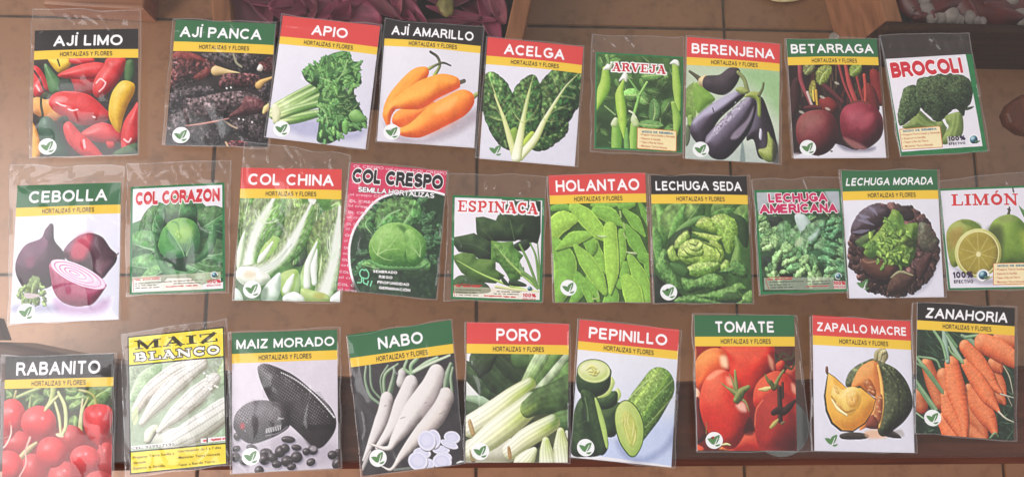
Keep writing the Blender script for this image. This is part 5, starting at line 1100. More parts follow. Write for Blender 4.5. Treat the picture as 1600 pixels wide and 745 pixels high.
def mat(name, col=None, rough=.5, spec=.5, metal=0, coat=0):
    m = bpy.data.materials.new(name); m.use_nodes = True
    b = m.node_tree.nodes['Principled BSDF']
    if col is not None: b.inputs['Base Color'].default_value = rgb(col)
    b.inputs['Roughness'].default_value = rough; b.inputs['Specular IOR Level'].default_value = spec
    b.inputs['Metallic'].default_value = metal; b.inputs['Coat Weight'].default_value = coat
    return m
def N(m, t, **kw):
    n = m.node_tree.nodes.new(t)
    for k, v in kw.items(): setattr(n, k, v)
    return n
def LK(m, a, b): m.node_tree.links.new(a, b)
def noise_mat(name, stops, scale, stretch=(1, 1, 1), rough=.5, bump=.1, detail=6, spec=.5, dist=0, coat=0, bscale=None):
    m = mat(name, None, rough, spec, coat=coat); b = m.node_tree.nodes['Principled BSDF']
    tc = N(m, 'ShaderNodeTexCoord'); mp = N(m, 'ShaderNodeMapping'); mp.inputs['Scale'].default_value = stretch
    LK(m, tc.outputs['Object'], mp.inputs['Vector'])
    nz = N(m, 'ShaderNodeTexNoise'); nz.inputs['Scale'].default_value = scale; nz.inputs['Detail'].default_value = detail; nz.inputs['Distortion'].default_value = dist
    LK(m, mp.outputs[0], nz.inputs['Vector'])
    cr = N(m, 'ShaderNodeValToRGB'); e = cr.color_ramp.elements
    while len(e) < len(stops): e.new(.5)
    for q, (p, c) in zip(e, stops): q.position = p; q.color = rgb(c)
    LK(m, nz.outputs['Fac'], cr.inputs[0]); LK(m, cr.outputs[0], b.inputs['Base Color'])
    if bump:
        bp = N(m, 'ShaderNodeBump'); bp.inputs['Strength'].default_value = bump; bp.inputs['Distance'].default_value = .002
        n2 = nz
        if bscale:
            n2 = N(m, 'ShaderNodeTexNoise'); n2.inputs['Scale'].default_value = bscale; LK(m, mp.outputs[0], n2.inputs['Vector'])
        LK(m, n2.outputs['Fac'], bp.inputs['Height']); LK(m, bp.outputs[0], b.inputs['Normal'])
    return m
def clear_mat(name, tint=(1, 1, 1), gloss=.06, rough=.12, milk=.03, bump=0, bscale=60, edge=.5, sharp=0., sharp_r=.07):
    """thin clear sheet: lets the light through, mirrors at the surface, a little milky"""
    m = bpy.data.materials.new(name); m.use_nodes = True; nt = m.node_tree
    for n in list(nt.nodes): nt.nodes.remove(n)
    out = N(m, 'ShaderNodeOutputMaterial'); tr = N(m, 'ShaderNodeBsdfTransparent'); tr.inputs[0].default_value = (*tint, 1)
    gl = N(m, 'ShaderNodeBsdfGlossy'); gl.inputs['Roughness'].default_value = rough; gl.inputs[0].default_value = (1, 1, 1, 1)
    di = N(m, 'ShaderNodeBsdfDiffuse'); di.inputs[0].default_value = (.8, .8, .82, 1)
    lw = N(m, 'ShaderNodeLayerWeight'); lw.inputs['Blend'].default_value = .5
    pw = N(m, 'ShaderNodeMath', operation='POWER'); pw.inputs[1].default_value = 4.0; LK(m, lw.outputs['Facing'], pw.inputs[0])
    mr = N(m, 'ShaderNodeMapRange'); mr.inputs['To Min'].default_value = gloss; mr.inputs['To Max'].default_value = edge
    LK(m, pw.outputs[0], mr.inputs['Value'])
    m1 = N(m, 'ShaderNodeMixShader'); m1.inputs[0].default_value = milk; LK(m, tr.outputs[0], m1.inputs[1]); LK(m, di.outputs[0], m1.inputs[2])
    m2 = N(m, 'ShaderNodeMixShader'); LK(m, mr.outputs[0], m2.inputs[0]); LK(m, m1.outputs[0], m2.inputs[1]); LK(m, gl.outputs[0], m2.inputs[2])
    g2 = N(m, 'ShaderNodeBsdfGlossy'); g2.inputs['Roughness'].default_value = sharp_r; m3 = N(m, 'ShaderNodeMixShader'); m3.inputs[0].default_value = sharp
    LK(m, m2.outputs[0], m3.inputs[1]); LK(m, g2.outputs[0], m3.inputs[2]); LK(m, m3.outputs[0], out.inputs[0])
    if bump:
        tc = N(m, 'ShaderNodeTexCoord'); nz = N(m, 'ShaderNodeTexNoise'); nz.inputs['Scale'].default_value = bscale; nz.inputs['Detail'].default_value = 3
        LK(m, tc.outputs['Object'], nz.inputs['Vector'])
        bp = N(m, 'ShaderNodeBump'); bp.inputs['Strength'].default_value = bump; bp.inputs['Distance'].default_value = .001
        LK(m, nz.outputs['Fac'], bp.inputs['Height']); LK(m, bp.outputs[0], gl.inputs['Normal'])
    return m

def mesh_obj(name, verts, faces, m, parent=None, smooth=False):
    me = bpy.data.meshes.new(name); me.from_pydata([tuple(v) for v in verts], [], [tuple(f) for f in faces]); me.update()
    if smooth: me.shade_smooth()
    o = bpy.data.objects.new(name, me); COL.objects.link(o)
    for x in (m if isinstance(m, (list, tuple)) else [m]): me.materials.append(x)
    if parent: o.parent = parent
    return o
def grid_mesh(name, V, nu, nv, m, parent=None, smooth=True):
    """V: (nv, nu, 3) array, quads"""
    me = bpy.data.meshes.new(name); V = np.asarray(V, np.float32).reshape(-1, 3)
    j, i = np.mgrid[0:nv-1, 0:nu-1]; a = (j*nu+i).ravel()
    F = np.stack([a, a+nu, a+nu+1, a+1], 1).astype(np.int32)
    me.vertices.add(len(V)); me.vertices.foreach_set('co', V.ravel())
    me.loops.add(F.size); me.loops.foreach_set('vertex_index', F.ravel())
    me.polygons.add(len(F)); me.polygons.foreach_set('loop_start', np.arange(0, F.size, 4, dtype=np.int32))
    me.update(calc_edges=True); me.validate()
    if smooth: me.shade_smooth()
    o = bpy.data.objects.new(name, me); COL.objects.link(o); me.materials.append(m)
    if parent: o.parent = parent
    return o
def prism(name, outline, z0, z1, m, parent=None, bevel=0):
    bm = bmesh.new(); vs = [bm.verts.new((x, y, z1)) for x, y in outline]; f = bm.faces.new(vs)
    r = bmesh.ops.extrude_face_region(bm, geom=[f]); bmesh.ops.translate(bm, verts=[v for v in r['geom'] if isinstance(v, bmesh.types.BMVert)], vec=(0, 0, z0-z1))
    bmesh.ops.recalc_face_normals(bm, faces=bm.faces)
    if bevel: bmesh.ops.bevel(bm, geom=[e for e in bm.edges if abs(e.verts[0].co.z-e.verts[1].co.z) < 1e-6], offset=bevel, segments=3, affect='EDGES', profile=.5)
    me = bpy.data.meshes.new(name); bm.to_mesh(me); bm.free()
    o = bpy.data.objects.new(name, me); COL.objects.link(o); me.materials.append(m)
    if parent: o.parent = parent
    return o
def tag(o, label, cat, group=None):
    o['label'] = label; o['category'] = cat
    if group: o['group'] = group
    return o
def empty(name, loc=(0, 0, 0)):
    o = bpy.data.objects.new(name, None); o.empty_display_size = .02; COL.objects.link(o); o.location = loc; return o

# ------------------------------------------------------------------ setting: tiled floor
M_TILE = noise_mat('terracotta_tile', [(.25, (132, 92, 66)), (.5, (140, 97, 69)), (.75, (151, 106, 77))], 5, rough=.33, bump=.08, detail=8, bscale=90)
_b = M_TILE.node_tree.nodes['Principled BSDF']; _src = _b.inputs['Base Color'].links[0].from_socket
_n2 = N(M_TILE, 'ShaderNodeTexNoise'); _n2.inputs['Scale'].default_value = 38; _n2.inputs['Detail'].default_value = 8; _n2.inputs['Roughness'].default_value = .7
LK(M_TILE, N(M_TILE, 'ShaderNodeTexCoord').outputs['Object'], _n2.inputs['Vector'])
_r2 = N(M_TILE, 'ShaderNodeValToRGB'); _r2.color_ramp.elements[0].position = .32; _r2.color_ramp.elements[0].color = (.62, .58, .56, 1); _r2.color_ramp.elements[1].position = .5; _r2.color_ramp.elements[1].color = (1, 1, 1, 1)
_mx = N(M_TILE, 'ShaderNodeMix', data_type='RGBA', blend_type='MULTIPLY'); _mx.inputs[0].default_value = .8
LK(M_TILE, _n2.outputs['Fac'], _r2.inputs[0]); LK(M_TILE, _src, _mx.inputs[6]); LK(M_TILE, _r2.outputs[0], _mx.inputs[7]); LK(M_TILE, _mx.outputs[2], _b.inputs['Base Color'])
M_GROUT = noise_mat('grout', [(.3, (62, 48, 40)), (.7, (92, 76, 64))], 60, rough=.9)
PITCH, GX, GY, ANG = .345, .0095, .1035, .004
bm = bmesh.new()
for i in range(-8, 9):
    for j in range(-7, 9):
        x0, y0 = GX+i*PITCH+.0018, GY+j*PITCH+.0018; w = PITCH-.0036
        r = bmesh.ops.create_cube(bm, size=1)
        for v in r['verts']: v.co = Vector((x0+(v.co.x+.5)*w, y0+(v.co.y+.5)*w, (v.co.z-.5)*.01))
bmesh.ops.bevel(bm, geom=[e for e in bm.edges if e.verts[0].co.z > -.001 and e.verts[1].co.z > -.001], offset=.0012, segments=2, affect='EDGES')
bmesh.ops.rotate(bm, verts=bm.verts, cent=(0, 0, 0), matrix=Matrix.Rotation(ANG, 3, 'Z'))
me = bpy.data.meshes.new('floor'); bm.to_mesh(me); bm.free(); o = bpy.data.objects.new('floor', me); COL.objects.link(o); me.materials.append(M_TILE); o['kind'] = 'structure'
o = mesh_obj('floor_grout', [(-4, -4, -.0022), (4, -4, -.0022), (4, 4, -.0022), (-4, 4, -.0022)], [(0, 1, 2, 3)], M_GROUT); o['kind'] = 'structure'

# ------------------------------------------------------------------ glass table
M_WOOD = noise_mat('dark_varnished_wood', [(.3, (70, 34, 24)), (.55, (88, 45, 32)), (.8, (108, 58, 38))], 9, (1, 9, 9), rough=.35, bump=.05, dist=.6, spec=.2)
M_WOODX = noise_mat('dark_varnished_wood_cross', [(.3, (70, 34, 24)), (.55, (88, 45, 32)), (.8, (108, 58, 38))], 9, (9, 1, 9), rough=.35, bump=.05, dist=.6, spec=.2)
M_GLASS = clear_mat('table_glass', (.95, .97, .95), .022, .25, .0, edge=.6)
M_CLEAR = clear_mat('clear_plastic_pad', (.88, .89, .9), .08, .15, .06)
table = empty('glass_table', (0, 0, 0)); tag(table, 'low glass topped table with dark varnished wooden frame under the packets', 'table')
XL, XR, YF, YB = -.62, .80, -.0875, .78
GT = .008
prism('glass_top', [(XL+.01, YF+.007), (XR-.01, YF+.007), (XR-.01, YB-.01), (XL+.01, YB-.01)], HT-GT, HT, M_GLASS, table, .0015)
zt = HT-GT-.0026
def T2(*pp): return [tuple(at(x, y, zt)[:2]) for x, y in pp]
arch = T2((92,551),(185,567),(340,581),(535,590),(720,595),(900,598),(1085,598),(1260,596),(1430,589),(1590,578))
prism('front_rail', [(XL, YF), (XR, YF), (XR, .0), (.50, -.008)]+arch[::-1]+T2((6,534))+[(XL, .0115)], zt-.05, zt, M_WOOD, table, .005)
prism('side_rail', [(XL, .0125)]+T2((6,531),(-6,497),(-60,480))+[(-.43, .15), (-.46, .30), (-.50, .5), (-.50, YB-.071), (XL, YB-.071)], zt-.014, zt-.0004, M_WOODX, table, .004)
bump_ = T2((1640,130),(1600,147),(1582,160),(1574,176),(1580,192),(1600,206),(1640,215))
prism('side_rail', [(.50, -.0075), (XR, .0005), (XR, YB-.071), (.68, YB-.071), (.66, .5), (.60, .27)]+bump_+[(.505, .1)], zt-.014, zt-.0004, M_WOODX, table, .004)
prism('back_rail', [(XL, YB-.07), (XR, YB-.07), (XR, YB), (XL, YB)], zt-.05, zt, M_WOOD, table, .005)
for x in (XL+.03, XR-.09):
    for y in (YF+.012, YB-.066):
        prism('leg', [(x, y), (x+.05, y), (x+.05, y+.05), (x, y+.05)], .0005, zt-.0505, M_WOOD, table, .004)
def disc(name, c, r, z0, z1, m, parent, ring=0):
    prism(name, [(c[0]+r*math.cos(t), c[1]+r*math.sin(t)) for t in np.linspace(0, 2*math.pi, 48, endpoint=False)], z0, z1, m, parent, min(.0012, (z1-z0)*.4))
c = at(1227, 668); disc('bumper_pad', c, .0235, zt+.0002, zt+.0022, M_CLEAR, table)
c = at(1311, 52); disc('bumper_pad', c, .0045, zt+.0002, zt+.0022, M_CLEAR, table)

# ------------------------------------------------------------------ trays of dried petals on the floor, seen through the glass
M_TRAYS = noise_mat('tray_side_wood', [(.3, (116, 72, 50)), (.55, (146, 96, 68)), (.8, (160, 108, 78))], 8, (10, 1, 10), rough=.6, bump=.05, spec=.15)
M_TRAY = noise_mat('dark_tray_wood', [(.3, (40, 22, 15)), (.55, (58, 33, 22)), (.8, (72, 44, 30))], 8, (1, 10, 10), rough=.6, bump=.05, spec=.08)
M_TRAYIN = noise_mat('tray_lining', [(.3, (38, 20, 22)), (.7, (56, 28, 32))], 20, rough=.8)
def height_at(pxb, pyb, pyt):
    b = at(pxb, pyb, 0.0); lo, hi = 0, .3
    for _ in range(40):
        m = (lo+hi)/2
        if proj((b[0], b[1], m))[1] > pyt: lo = m
        else: hi = m
    return b[1], lo
TRAY_Y, TRAY_H = height_at(1500, 108, 53)
TRAY_YL = TRAY_Y-.075
def tray(label, xa, xb, sa, sb, wall, TRAY_Y, D):
    """xa, xb: front corners in x on the floor; sa, sb: how far the sides run outward towards the back"""
    t = empty('petal_tray', ((xa+xb)/2, TRAY_Y, 0)); tag(t, label, 'tray', 'wooden trays of dried petals')
    ox, oy = (xa+xb)/2, TRAY_Y
    A, B, Cc, Dd = (xa, 0), (xb, 0), (xb+sb, D), (xa+sa, D)
    def L(p): return (p[0]-ox, p[1])
    prism('front_board', [L((xa, 0)), L((xb, 0)), L((xb, .012)), L((xa, .012))], .0005, TRAY_H, M_TRAY, t, .002)
    prism('side_board', [L((xa, .0125)), L((xa+wall, .0125)), L((xa+sa+wall, D)), L((xa+sa, D))], .0005, TRAY_H-.0004, M_TRAYS, t, .002)
    prism('side_board', [L((xb-wall, .0125)), L((xb, .0125)), L((xb+sb, D)), L((xb+sb-wall, D))], .0005, TRAY_H-.0004, M_TRAYS, t, .002)
    prism('back_board', [L((xa+sa, D+.0005)), L((xb+sb, D+.0005)), L((xb+sb, D+.012)), L((xa+sa, D+.012))], .0005, TRAY_H, M_TRAY, t, .002)
    prism('tray_floor', [L((xa+wall+.001, .013)), L((xb-wall-.001, .013)), L((xb+sb-wall-.001, D-.001)), L((xa+sa+wall+.001, D-.001))], .001, .012, M_TRAYIN, t)
    return t
h_ = TRAY_H
def xat(px, py, z): return at(px, py, z)[0]
tl0 = xat(340, 50, h_); tl1 = xat(806, 95, h_); tr0 = xat(1386, 53, h_); tr1 = tr0+.52
tray('dark brown wooden tray of mauve petals behind the APIO packet', tl0, tl1, -.05, .085, .022, TRAY_YL, .42)
tray('dark brown wooden tray of red pods and pale pebbles behind the BROCOLI packet', tr0, tr1, -.07, .05, .022, TRAY_Y, .34)

def petal(name, loc, length, width, rot, cup, m, curl=.3, tilt=(0, 0), seed=0, nu=9, nv=15):
    rng = np.random.default_rng(seed); V = np.zeros((nv, nu, 3))
    ph = rng.uniform(0, 6.28)
    for j in range(nv):
        t = j/(nv-1); w = width*(math.sin(math.pi*min(1, t*.93+.05))**.75)*(1 if t < .97 else .8)
        for i in range(nu):
            s = i/(nu-1)*2-1
            V[j, i] = (s*w*.5*(1+.06*math.sin(9*t+ph)), (t-.5)*length, cup*width*(s*s-.3)+curl*length*(t-.5)**2+.05*width*math.sin(7*t+3*s+ph))
    bm = bmesh.new()
    vt = [[bm.verts.new(V[j, i]+np.array([0, 0, .0006])) for i in range(nu)] for j in range(nv)]; vb = [[bm.verts.new(V[j, i]-np.array([0, 0, .0006])) for i in range(nu)] for j in range(nv)]
    for j in range(nv-1):
        for i in range(nu-1):
            bm.faces.new((vt[j][i], vt[j][i+1], vt[j+1][i+1], vt[j+1][i])); bm.faces.new((vb[j][i], vb[j+1][i], vb[j+1][i+1], vb[j][i+1]))
        bm.faces.new((vt[j][0], vt[j+1][0], vb[j+1][0], vb[j][0])); bm.faces.new((vt[j][-1], vb[j][-1], vb[j+1][-1], vt[j+1][-1]))
    for i in range(nu-1):
        bm.faces.new((vt[0][i], vb[0][i], vb[0][i+1], vt[0][i+1])); bm.faces.new((vt[-1][i], vt[-1][i+1], vb[-1][i+1], vb[-1][i]))
    me = bpy.data.meshes.new(name); bm.to_mesh(me); bm.free(); me.shade_smooth(); me.materials.append(m)
    o = bpy.data.objects.new(name, me); COL.objects.link(o); o.location = loc; o.rotation_euler = (tilt[0], tilt[1], rot)
    return o
M_PETAL = [noise_mat('mauve_petal_%d' % k, [(.25, a), (.6, b), (.85, c_)], 40, (3, .5, 1), rough=.6, bump=.3) for k, (a, b, c_) in enumerate([((86, 24, 46), (124, 36, 66), (148, 58, 86)), ((68, 20, 36), (102, 32, 54), (126, 48, 72)), ((94, 36, 50), (134, 58, 74), (154, 84, 96))])]
M_POD = noise_mat('dark_red_pod', [(.3, (58, 16, 17)), (.7, (104, 32, 30))], 30, rough=.4, bump=.2)
M_PEB = noise_mat('pale_pebble', [(.3, (112, 96, 92)), (.7, (156, 140, 136))], 40, rough=.7, bump=.2)
M_FILLP = noise_mat('petal_litter', [(.3, (26, 11, 13)), (.55, (40, 17, 21)), (.8, (56, 25, 30))], 30, rough=.8, bump=.6)
# litter beds under the petals
def bed(name, x0, x1, y0, y1, z, m, seed):
    nu, nv = 60, 40; n = _lat((nv, nu), 4, np.random.default_rng(seed))+.5*_lat((nv, nu), 2, np.random.default_rng(seed+1))
    X, Y = np.meshgrid(np.linspace(x0, x1, nu), np.linspace(y0, y1, nv)); Z = z+(n-.7)*.02
    o = grid_mesh(name, np.stack([X, Y, Z], -1), nu, nv, m); o['kind'] = 'stuff'; return o
bed('petal_litter', tl0+.03, tl1-.025, TRAY_YL+.014, TRAY_YL+.38, h_-.045, M_FILLP, 3)
bed('pod_litter', tr0+.03, tr1-.025, TRAY_Y+.014, TRAY_Y+.30, h_-.045, M_FILLP, 5)
G_P = 'mauve petals in the tray'
lab_p = 'dried mauve pink petal lying in the wooden tray behind the top row of packets'
zp = h_-.018
for i, (x, y, l, w, r, k) in enumerate([(398,26,.09,.055,.4,1),(432,6,.08,.05,1.2,1),(478,14,.085,.06,1.75,0),(462,30,.07,.05,2.3,2),(505,-4,.09,.05,.9,0),(556,38,.062,.058,1.5,0),(545,-4,.05,.05,1.4,2),(604,12,.095,.036,.85,0),(640,22,.07,.026,.75,0),(655,47,.07,.012,1.5,1),(690,36,.10,.010,1.65,1),(722,26,.09,.012,1.45,0),(742,6,.07,.03,1.0,1),(764,28,.075,.022,.35,0),(776,4,.06,.02,.3,2),(735,40,.06,.010,1.9,1),(700,-12,.08,.04,1.6,1),(590,-18,.09,.05,.6,2),(412,-14,.09,.05,1,0),(625,-4,.06,.04,.4,1)]):
    p = at(x, y, zp+.004*(i % 3)); p[1] = max(p[1], TRAY_YL+.02+.4*l*abs(math.cos(r))); o = petal('dried_petal', p, l, w, r, .22, M_PETAL[k], .25, (.1*((i % 3)-1), .12*((i % 4)-1.5)), i)
    tag(o, lab_p, 'petal', G_P)
def lump(name, loc, r, sc, m, seed, rot=0):
    rng = np.random.default_rng(seed); bm = bmesh.new(); bmesh.ops.create_icosphere(bm, subdivisions=3, radius=r)
    d = rng.normal(0, 1, (4, 3)); 
    for v in bm.verts:
        n = np.array(v.co)/r; f = 1+.12*sum(math.sin(2.2*float(n @ d[k])+k) for k in range(4))/2
        v.co = Vector((v.co.x*sc[0]*f, v.co.y*sc[1]*f, v.co.z*sc[2]*f))
    me = bpy.data.meshes.new(name); bm.to_mesh(me); bm.free(); me.shade_smooth(); me.materials.append(m)
    o = bpy.data.objects.new(name, me); COL.objects.link(o); o.location = loc; o.rotation_euler = (0, 0, rot); return o
p = at(697, 10, zp+.012); tag(lump('dried_bud', p, .0105, (1, 1.25, .8), noise_mat('olive_bud', [(.3, (84, 74, 36)), (.7, (140, 124, 70))], 60, rough=.6, bump=.3), 3), 'olive green dried bud among the mauve petals in the tray', 'dried bud')
G_R = 'dried pods in the right tray'
for i, (x, y, l, w, r, k) in enumerate([(1437,24,.14,.024,.2,0),(1468,24,.085,.026,-1.15,0),(1508,24,.065,.034,.35,0),(1480,4,.10,.034,-1.3,0),(1548,26,.085,.05,1.0,1),(1580,8,.08,.04,1.6,1),(1418,-8,.08,.03,.3,0)]):
    p = at(x, y, zp+.006); p[1] = max(p[1], TRAY_Y+.02+.5*max(l*abs(math.cos(r)), w))
    tag(petal('dried_pod', p, l, w, r, -.35, M_POD, .2, (0, .1), 40+i), 'dark red dried pod lying in the tray behind the BROCOLI packet', 'dried pod', G_R)
for i, (x, y, r) in enumerate([(1447,14,.010),(1444,0,.009),(1456,46,.008),(1472,47,.009),(1487,40,.011),(1494,30,.008),(1500,47,.007),(1516,42,.010),(1527,47,.007),(1578,2,.010),(1592,24,.010),(1598,38,.008),(1536,44,.006),(1568,-6,.009)]):
    p = at(x, y, zp+.008); p[1] = max(p[1], TRAY_Y+.014+r)
    tag(lump('pebble', p, r, (1, .85, .7), M_PEB, 70+i, i), 'pale pinkish grey pebble lying in the tray behind the BROCOLI packet', 'pebble', 'pale pebbles in the tray')
# board on the floor and a cloth at the far edge
M_BOARD = noise_mat('light_board_wood', [(.3, (112, 66, 44)), (.55, (142, 88, 60)), (.8, (160, 104, 74))], 10, (1, 12, 12), rough=.4, bump=.08)
yb, hb = height_at(150, 30, 8)
xa, xb = xat(66, 8, hb), xat(226, 8, hb)
tag(prism('wooden_board', [(xa, yb), (xb, yb-.004), (xb+.004, yb+.3), (xa, yb+.3)], .0005, hb, M_BOARD, None, .004), 'light brown wooden board on the floor beyond the AJÍ LIMO packet', 'board')
o = lump('folded_cloth', at(1222, -14, .01), .022, (1.5, .8, .35), noise_mat('pale_yellow_cloth', [(.3, (214, 180, 110)), (.7, (236, 220, 180))], 50, rough=.9, bump=.4), 5)
tag(o, 'small pale yellow cloth on the floor beyond the BETARRAGA packet', 'cloth')

# ------------------------------------------------------------------ seed packets
M_PAPER = mat('white_paper', (234, 229, 231), .6, .2)
M_INK = {}
def ink(c, rough=.6):
    k = (c, rough)
    if k not in M_INK: M_INK[k] = mat('ink_%d_%d_%d' % c, c, rough, .15)
    return M_INK[k]
M_PRINT = mat('printed_picture', None, .6, .15)
_a = N(M_PRINT, 'ShaderNodeVertexColor'); _a.layer_name = 'ink'; LK(M_PRINT, _a.outputs['Color'], M_PRINT.node_tree.nodes['Principled BSDF'].inputs['Base Color'])
M_FILM = clear_mat('clear_film', (.99, .99, .99), .022, .30, .008, bump=.25, bscale=140, edge=.6, sharp=.028)
M_SEAL = clear_mat('film_edge', (.97, .97, .97), .055, .2, .06, edge=.5)
WHITE, BLACK, YEL = (244, 241, 242), (38, 33, 31), (234, 194, 62)
GRN, RD = (50, 104, 64), (212, 70, 67)

_txt = {}
def text_mesh(s):
    """small letters with lower case: flat triangles from the plain built-in letter shapes"""
    if s in _txt: return _txt[s]
    cu = bpy.data.curves.new('t', 'FONT'); cu.body = s; cu.size = 1; cu.resolution_u = 3; cu.offset = .006
    ob = bpy.data.objects.new('t', cu); COL.objects.link(ob); bpy.context.view_layer.update()
    me = bpy.data.meshes.new_from_object(ob.evaluated_get(bpy.context.evaluated_depsgraph_get()))
    V = np.array([v.co[:2] for v in me.vertices]); F = [tuple(p.vertices) for p in me.polygons]
    bpy.data.objects.remove(ob); bpy.data.curves.remove(cu); bpy.data.meshes.remove(me)
    _txt[s] = (V, F); return _txt[s]
def _ar(cx, cy, rx, ry, a0, a1, n=14):
    t = np.radians(np.linspace(a0, a1, n)); return list(zip(cx+rx*np.cos(t), cy+ry*np.sin(t)))
_O = _ar(.47, .5, .47, .5, 90, 450, 26); _C = _ar(.46, .5, .46, .5, 45, 315, 20)
_PB = [(0, 1), (.38, 1)]+_ar(.38, .74, .27, .26, 90, -90, 10)+[(0, .48)]
SANS = {
 'A': (.84, [[(0, 0), (.42, 1), (.84, 0)], [(.15, .34), (.69, .34)]]), 'B': (.66, [[(0, 0), (0, 1), (.36, 1)]+_ar(.36, .765, .24, .235, 90, -90, 9)+[(0, .53)], [(.36, .53)]+_ar(.39, .265, .27, .265, 90, -90, 9)+[(0, 0)]]),
 'C': (.82, [_C]), 'D': (.75, [[(0, 0), (0, 1), (.3, 1)]+_ar(.3, .5, .45, .5, 90, -90, 14)+[(0, 0)]]), 'E': (.62, [[(.62, 1), (0, 1), (0, 0), (.64, 0)], [(0, .52), (.56, .52)]]),
 'F': (.58, [[(.58, 1), (0, 1), (0, 0)], [(0, .5), (.5, .5)]]), 'G': (.88, [_ar(.46, .5, .46, .5, 45, 318, 20)+[(.86, .2), (.86, .45), (.5, .45)]]), 'H': (.74, [[(0, 0), (0, 1)], [(.74, 0), (.74, 1)], [(0, .52), (.74, .52)]]),
 'I': (.0, [[(0, 0), (0, 1)]]), 'J': (.48, [[(.48, 1), (.48, .3)]+_ar(.24, .28, .24, .28, 0, -175, 10)]), 'L': (.56, [[(0, 1), (0, 0), (.56, 0)]]), 'M': (.86, [[(0, 0), (0, 1), (.43, .04), (.86, 1), (.86, 0)]]),
 'N': (.74, [[(0, 0), (0, 1), (.74, 0), (.74, 1)]]), 'O': (.94, [_O]), 'P': (.65, [[(0, 0), (0, 1)], _PB]), 'R': (.72, [[(0, 0), (0, 1)], _PB, [(.36, .48), (.5, .42), (.72, 0)]]),
 'S': (.68, [_ar(.34, .755, .32, .245, 20, 270, 14)+_ar(.34, .255, .34, .255, 90, -160, 14)]), 'T': (.72, [[(0, 1), (.72, 1)], [(.36, 1), (.36, 0)]]), 'U': (.72, [[(0, 1), (0, .36)]+_ar(.36, .36, .36, .36, 180, 360, 14)+[(.72, 1)]]),
 'V': (.82, [[(0, 1), (.41, 0), (.82, 1)]]), 'Y': (.78, [[(0, 1), (.39, .47), (.78, 1)], [(.39, .47), (.39, 0)]]), 'Z': (.7, [[(.02, 1), (.68, 1), (0, 0), (.7, 0)]]),
 '1': (.24, [[(0, .74), (.24, 1), (.24, 0)]]), '0': (.58, [_ar(.29, .5, .29, .5, 90, 450, 22)]), '%': (1.0, [_ar(.2, .76, .2, .24, 90, 450, 14), _ar(.8, .24, .2, .24, 90, 450, 14), [(.24, 0), (.76, 1)]]), ':': (.0, [[(0, 0), (0, .06)], [(0, .56), (0, .62)]]), ' ': (.14, []),
}
SANS['Í'] = (.0, SANS['I'][1]+[[(.0, 1.27), (.14, 1.42)]]); SANS['Ó'] = (.94, [_O, [(.42, 1.27), (.58, 1.42)]])
_sans = {}
def sans_mesh(s, wt, grow=0., q=20, gap=.14):
    """flat capitals cut out along the edge of thick strokes (marching squares); capitals run from y=0 to y=1"""
    k = (s, wt, grow, q, gap)
    if k in _sans: return _sans[k]
    segs = []; x = wt/2
    for ch in s:
        adv, st = SANS[ch]
        for line in st:
            P = [(x+p[0], wt/2+p[1]*(1-wt)) for p in line]; P = P[:1]+[b_ for a_, b_ in zip(P[:-1], P[1:]) if math.hypot(a_[0]-b_[0], a_[1]-b_[1]) > 1e-4]; closed = math.hypot(P[0][0]-P[-1][0], P[0][1]-P[-1][1]) < 1e-3
            for i in range(len(P)-1): segs.append((*P[i], *P[i+1], i == 0 and not closed, i == len(P)-2 and not closed))
        x += adv+wt+gap
    width = x-gap-wt/2
    m = grow+.06; acc = max(1.0, max(max(a[1], a[3]) for a in segs)+wt/2)
    nx = int((width+2*m)*q)+2; ny = int((acc+2*m)*q)+2; X = -m+np.arange(nx)/q; Y = -m+np.arange(ny)/q; D = np.full((ny, nx), -9.)
    for x0, y0, x1, y1, o0, o1 in segs:
        r = wt/2+grow; e_ = wt*1.2+grow; i0 = max(0, int((min(x0, x1)-e_+m)*q)-2); i1 = min(nx, int((max(x0, x1)+e_+m)*q)+3); j0 = max(0, int((min(y0, y1)-e_+m)*q)-2); j1 = min(ny, int((max(y0, y1)+e_+m)*q)+3)
        gx, gy = np.meshgrid(X[i0:i1], Y[j0:j1]); ex, ey = x1-x0, y1-y0; l = math.hypot(ex, ey)+1e-9; ex /= l; ey /= l
        al = (gx-x0)*ex+(gy-y0)*ey; pe = np.abs((gx-x0)*-ey+(gy-y0)*ex); ext = ((wt*.62 if abs(ey) > .75 else (wt*.15 if abs(ey) < .2 else 0)) if l > .3 else 0)+grow
        d = r-pe
        for end, op in ((-al, o0), (al-l, o1)):
            d = np.minimum(d, ext-end) if op else np.where(end > 0, r-np.hypot(pe, end), d)
        if max(y0, y1) < 1.05: d = np.minimum(d, np.minimum(gy+grow, 1+grow-gy))
        D[j0:j1, i0:i1] = np.maximum(D[j0:j1, i0:i1], d)
    VV = []; FF = []; idx = {}
    def vid(key, p):
        if key not in idx: idx[key] = len(VV); VV.append(p)
        return idx[key]
    for j in range(ny-1):
        for i in np.nonzero((D[j, :-1] > 0) | (D[j, 1:] > 0) | (D[j+1, :-1] > 0) | (D[j+1, 1:] > 0))[0]:
            cs = [(j, i), (j, i+1), (j+1, i+1), (j+1, i)]; poly = []
            for a, b in zip(cs, cs[1:]+cs[:1]):
                da, db = D[a], D[b]
                if da > 0: poly.append(vid(a, (X[a[1]], Y[a[0]])))
                if (da > 0) != (db > 0):
                    t = da/(da-db); kk = (min(a, b), max(a, b)); poly.append(vid(kk, (X[a[1]]+(X[b[1]]-X[a[1]])*t, Y[a[0]]+(Y[b[0]]-Y[a[0]])*t)))
            if len(poly) > 2: FF.append(tuple(poly))
    _sans[k] = (np.array(VV), FF, width); return _sans[k]
def cap_h():
    V, F = text_mesh('H'); return V[:, 1].min(), V[:, 1].max()
CAP = cap_h()

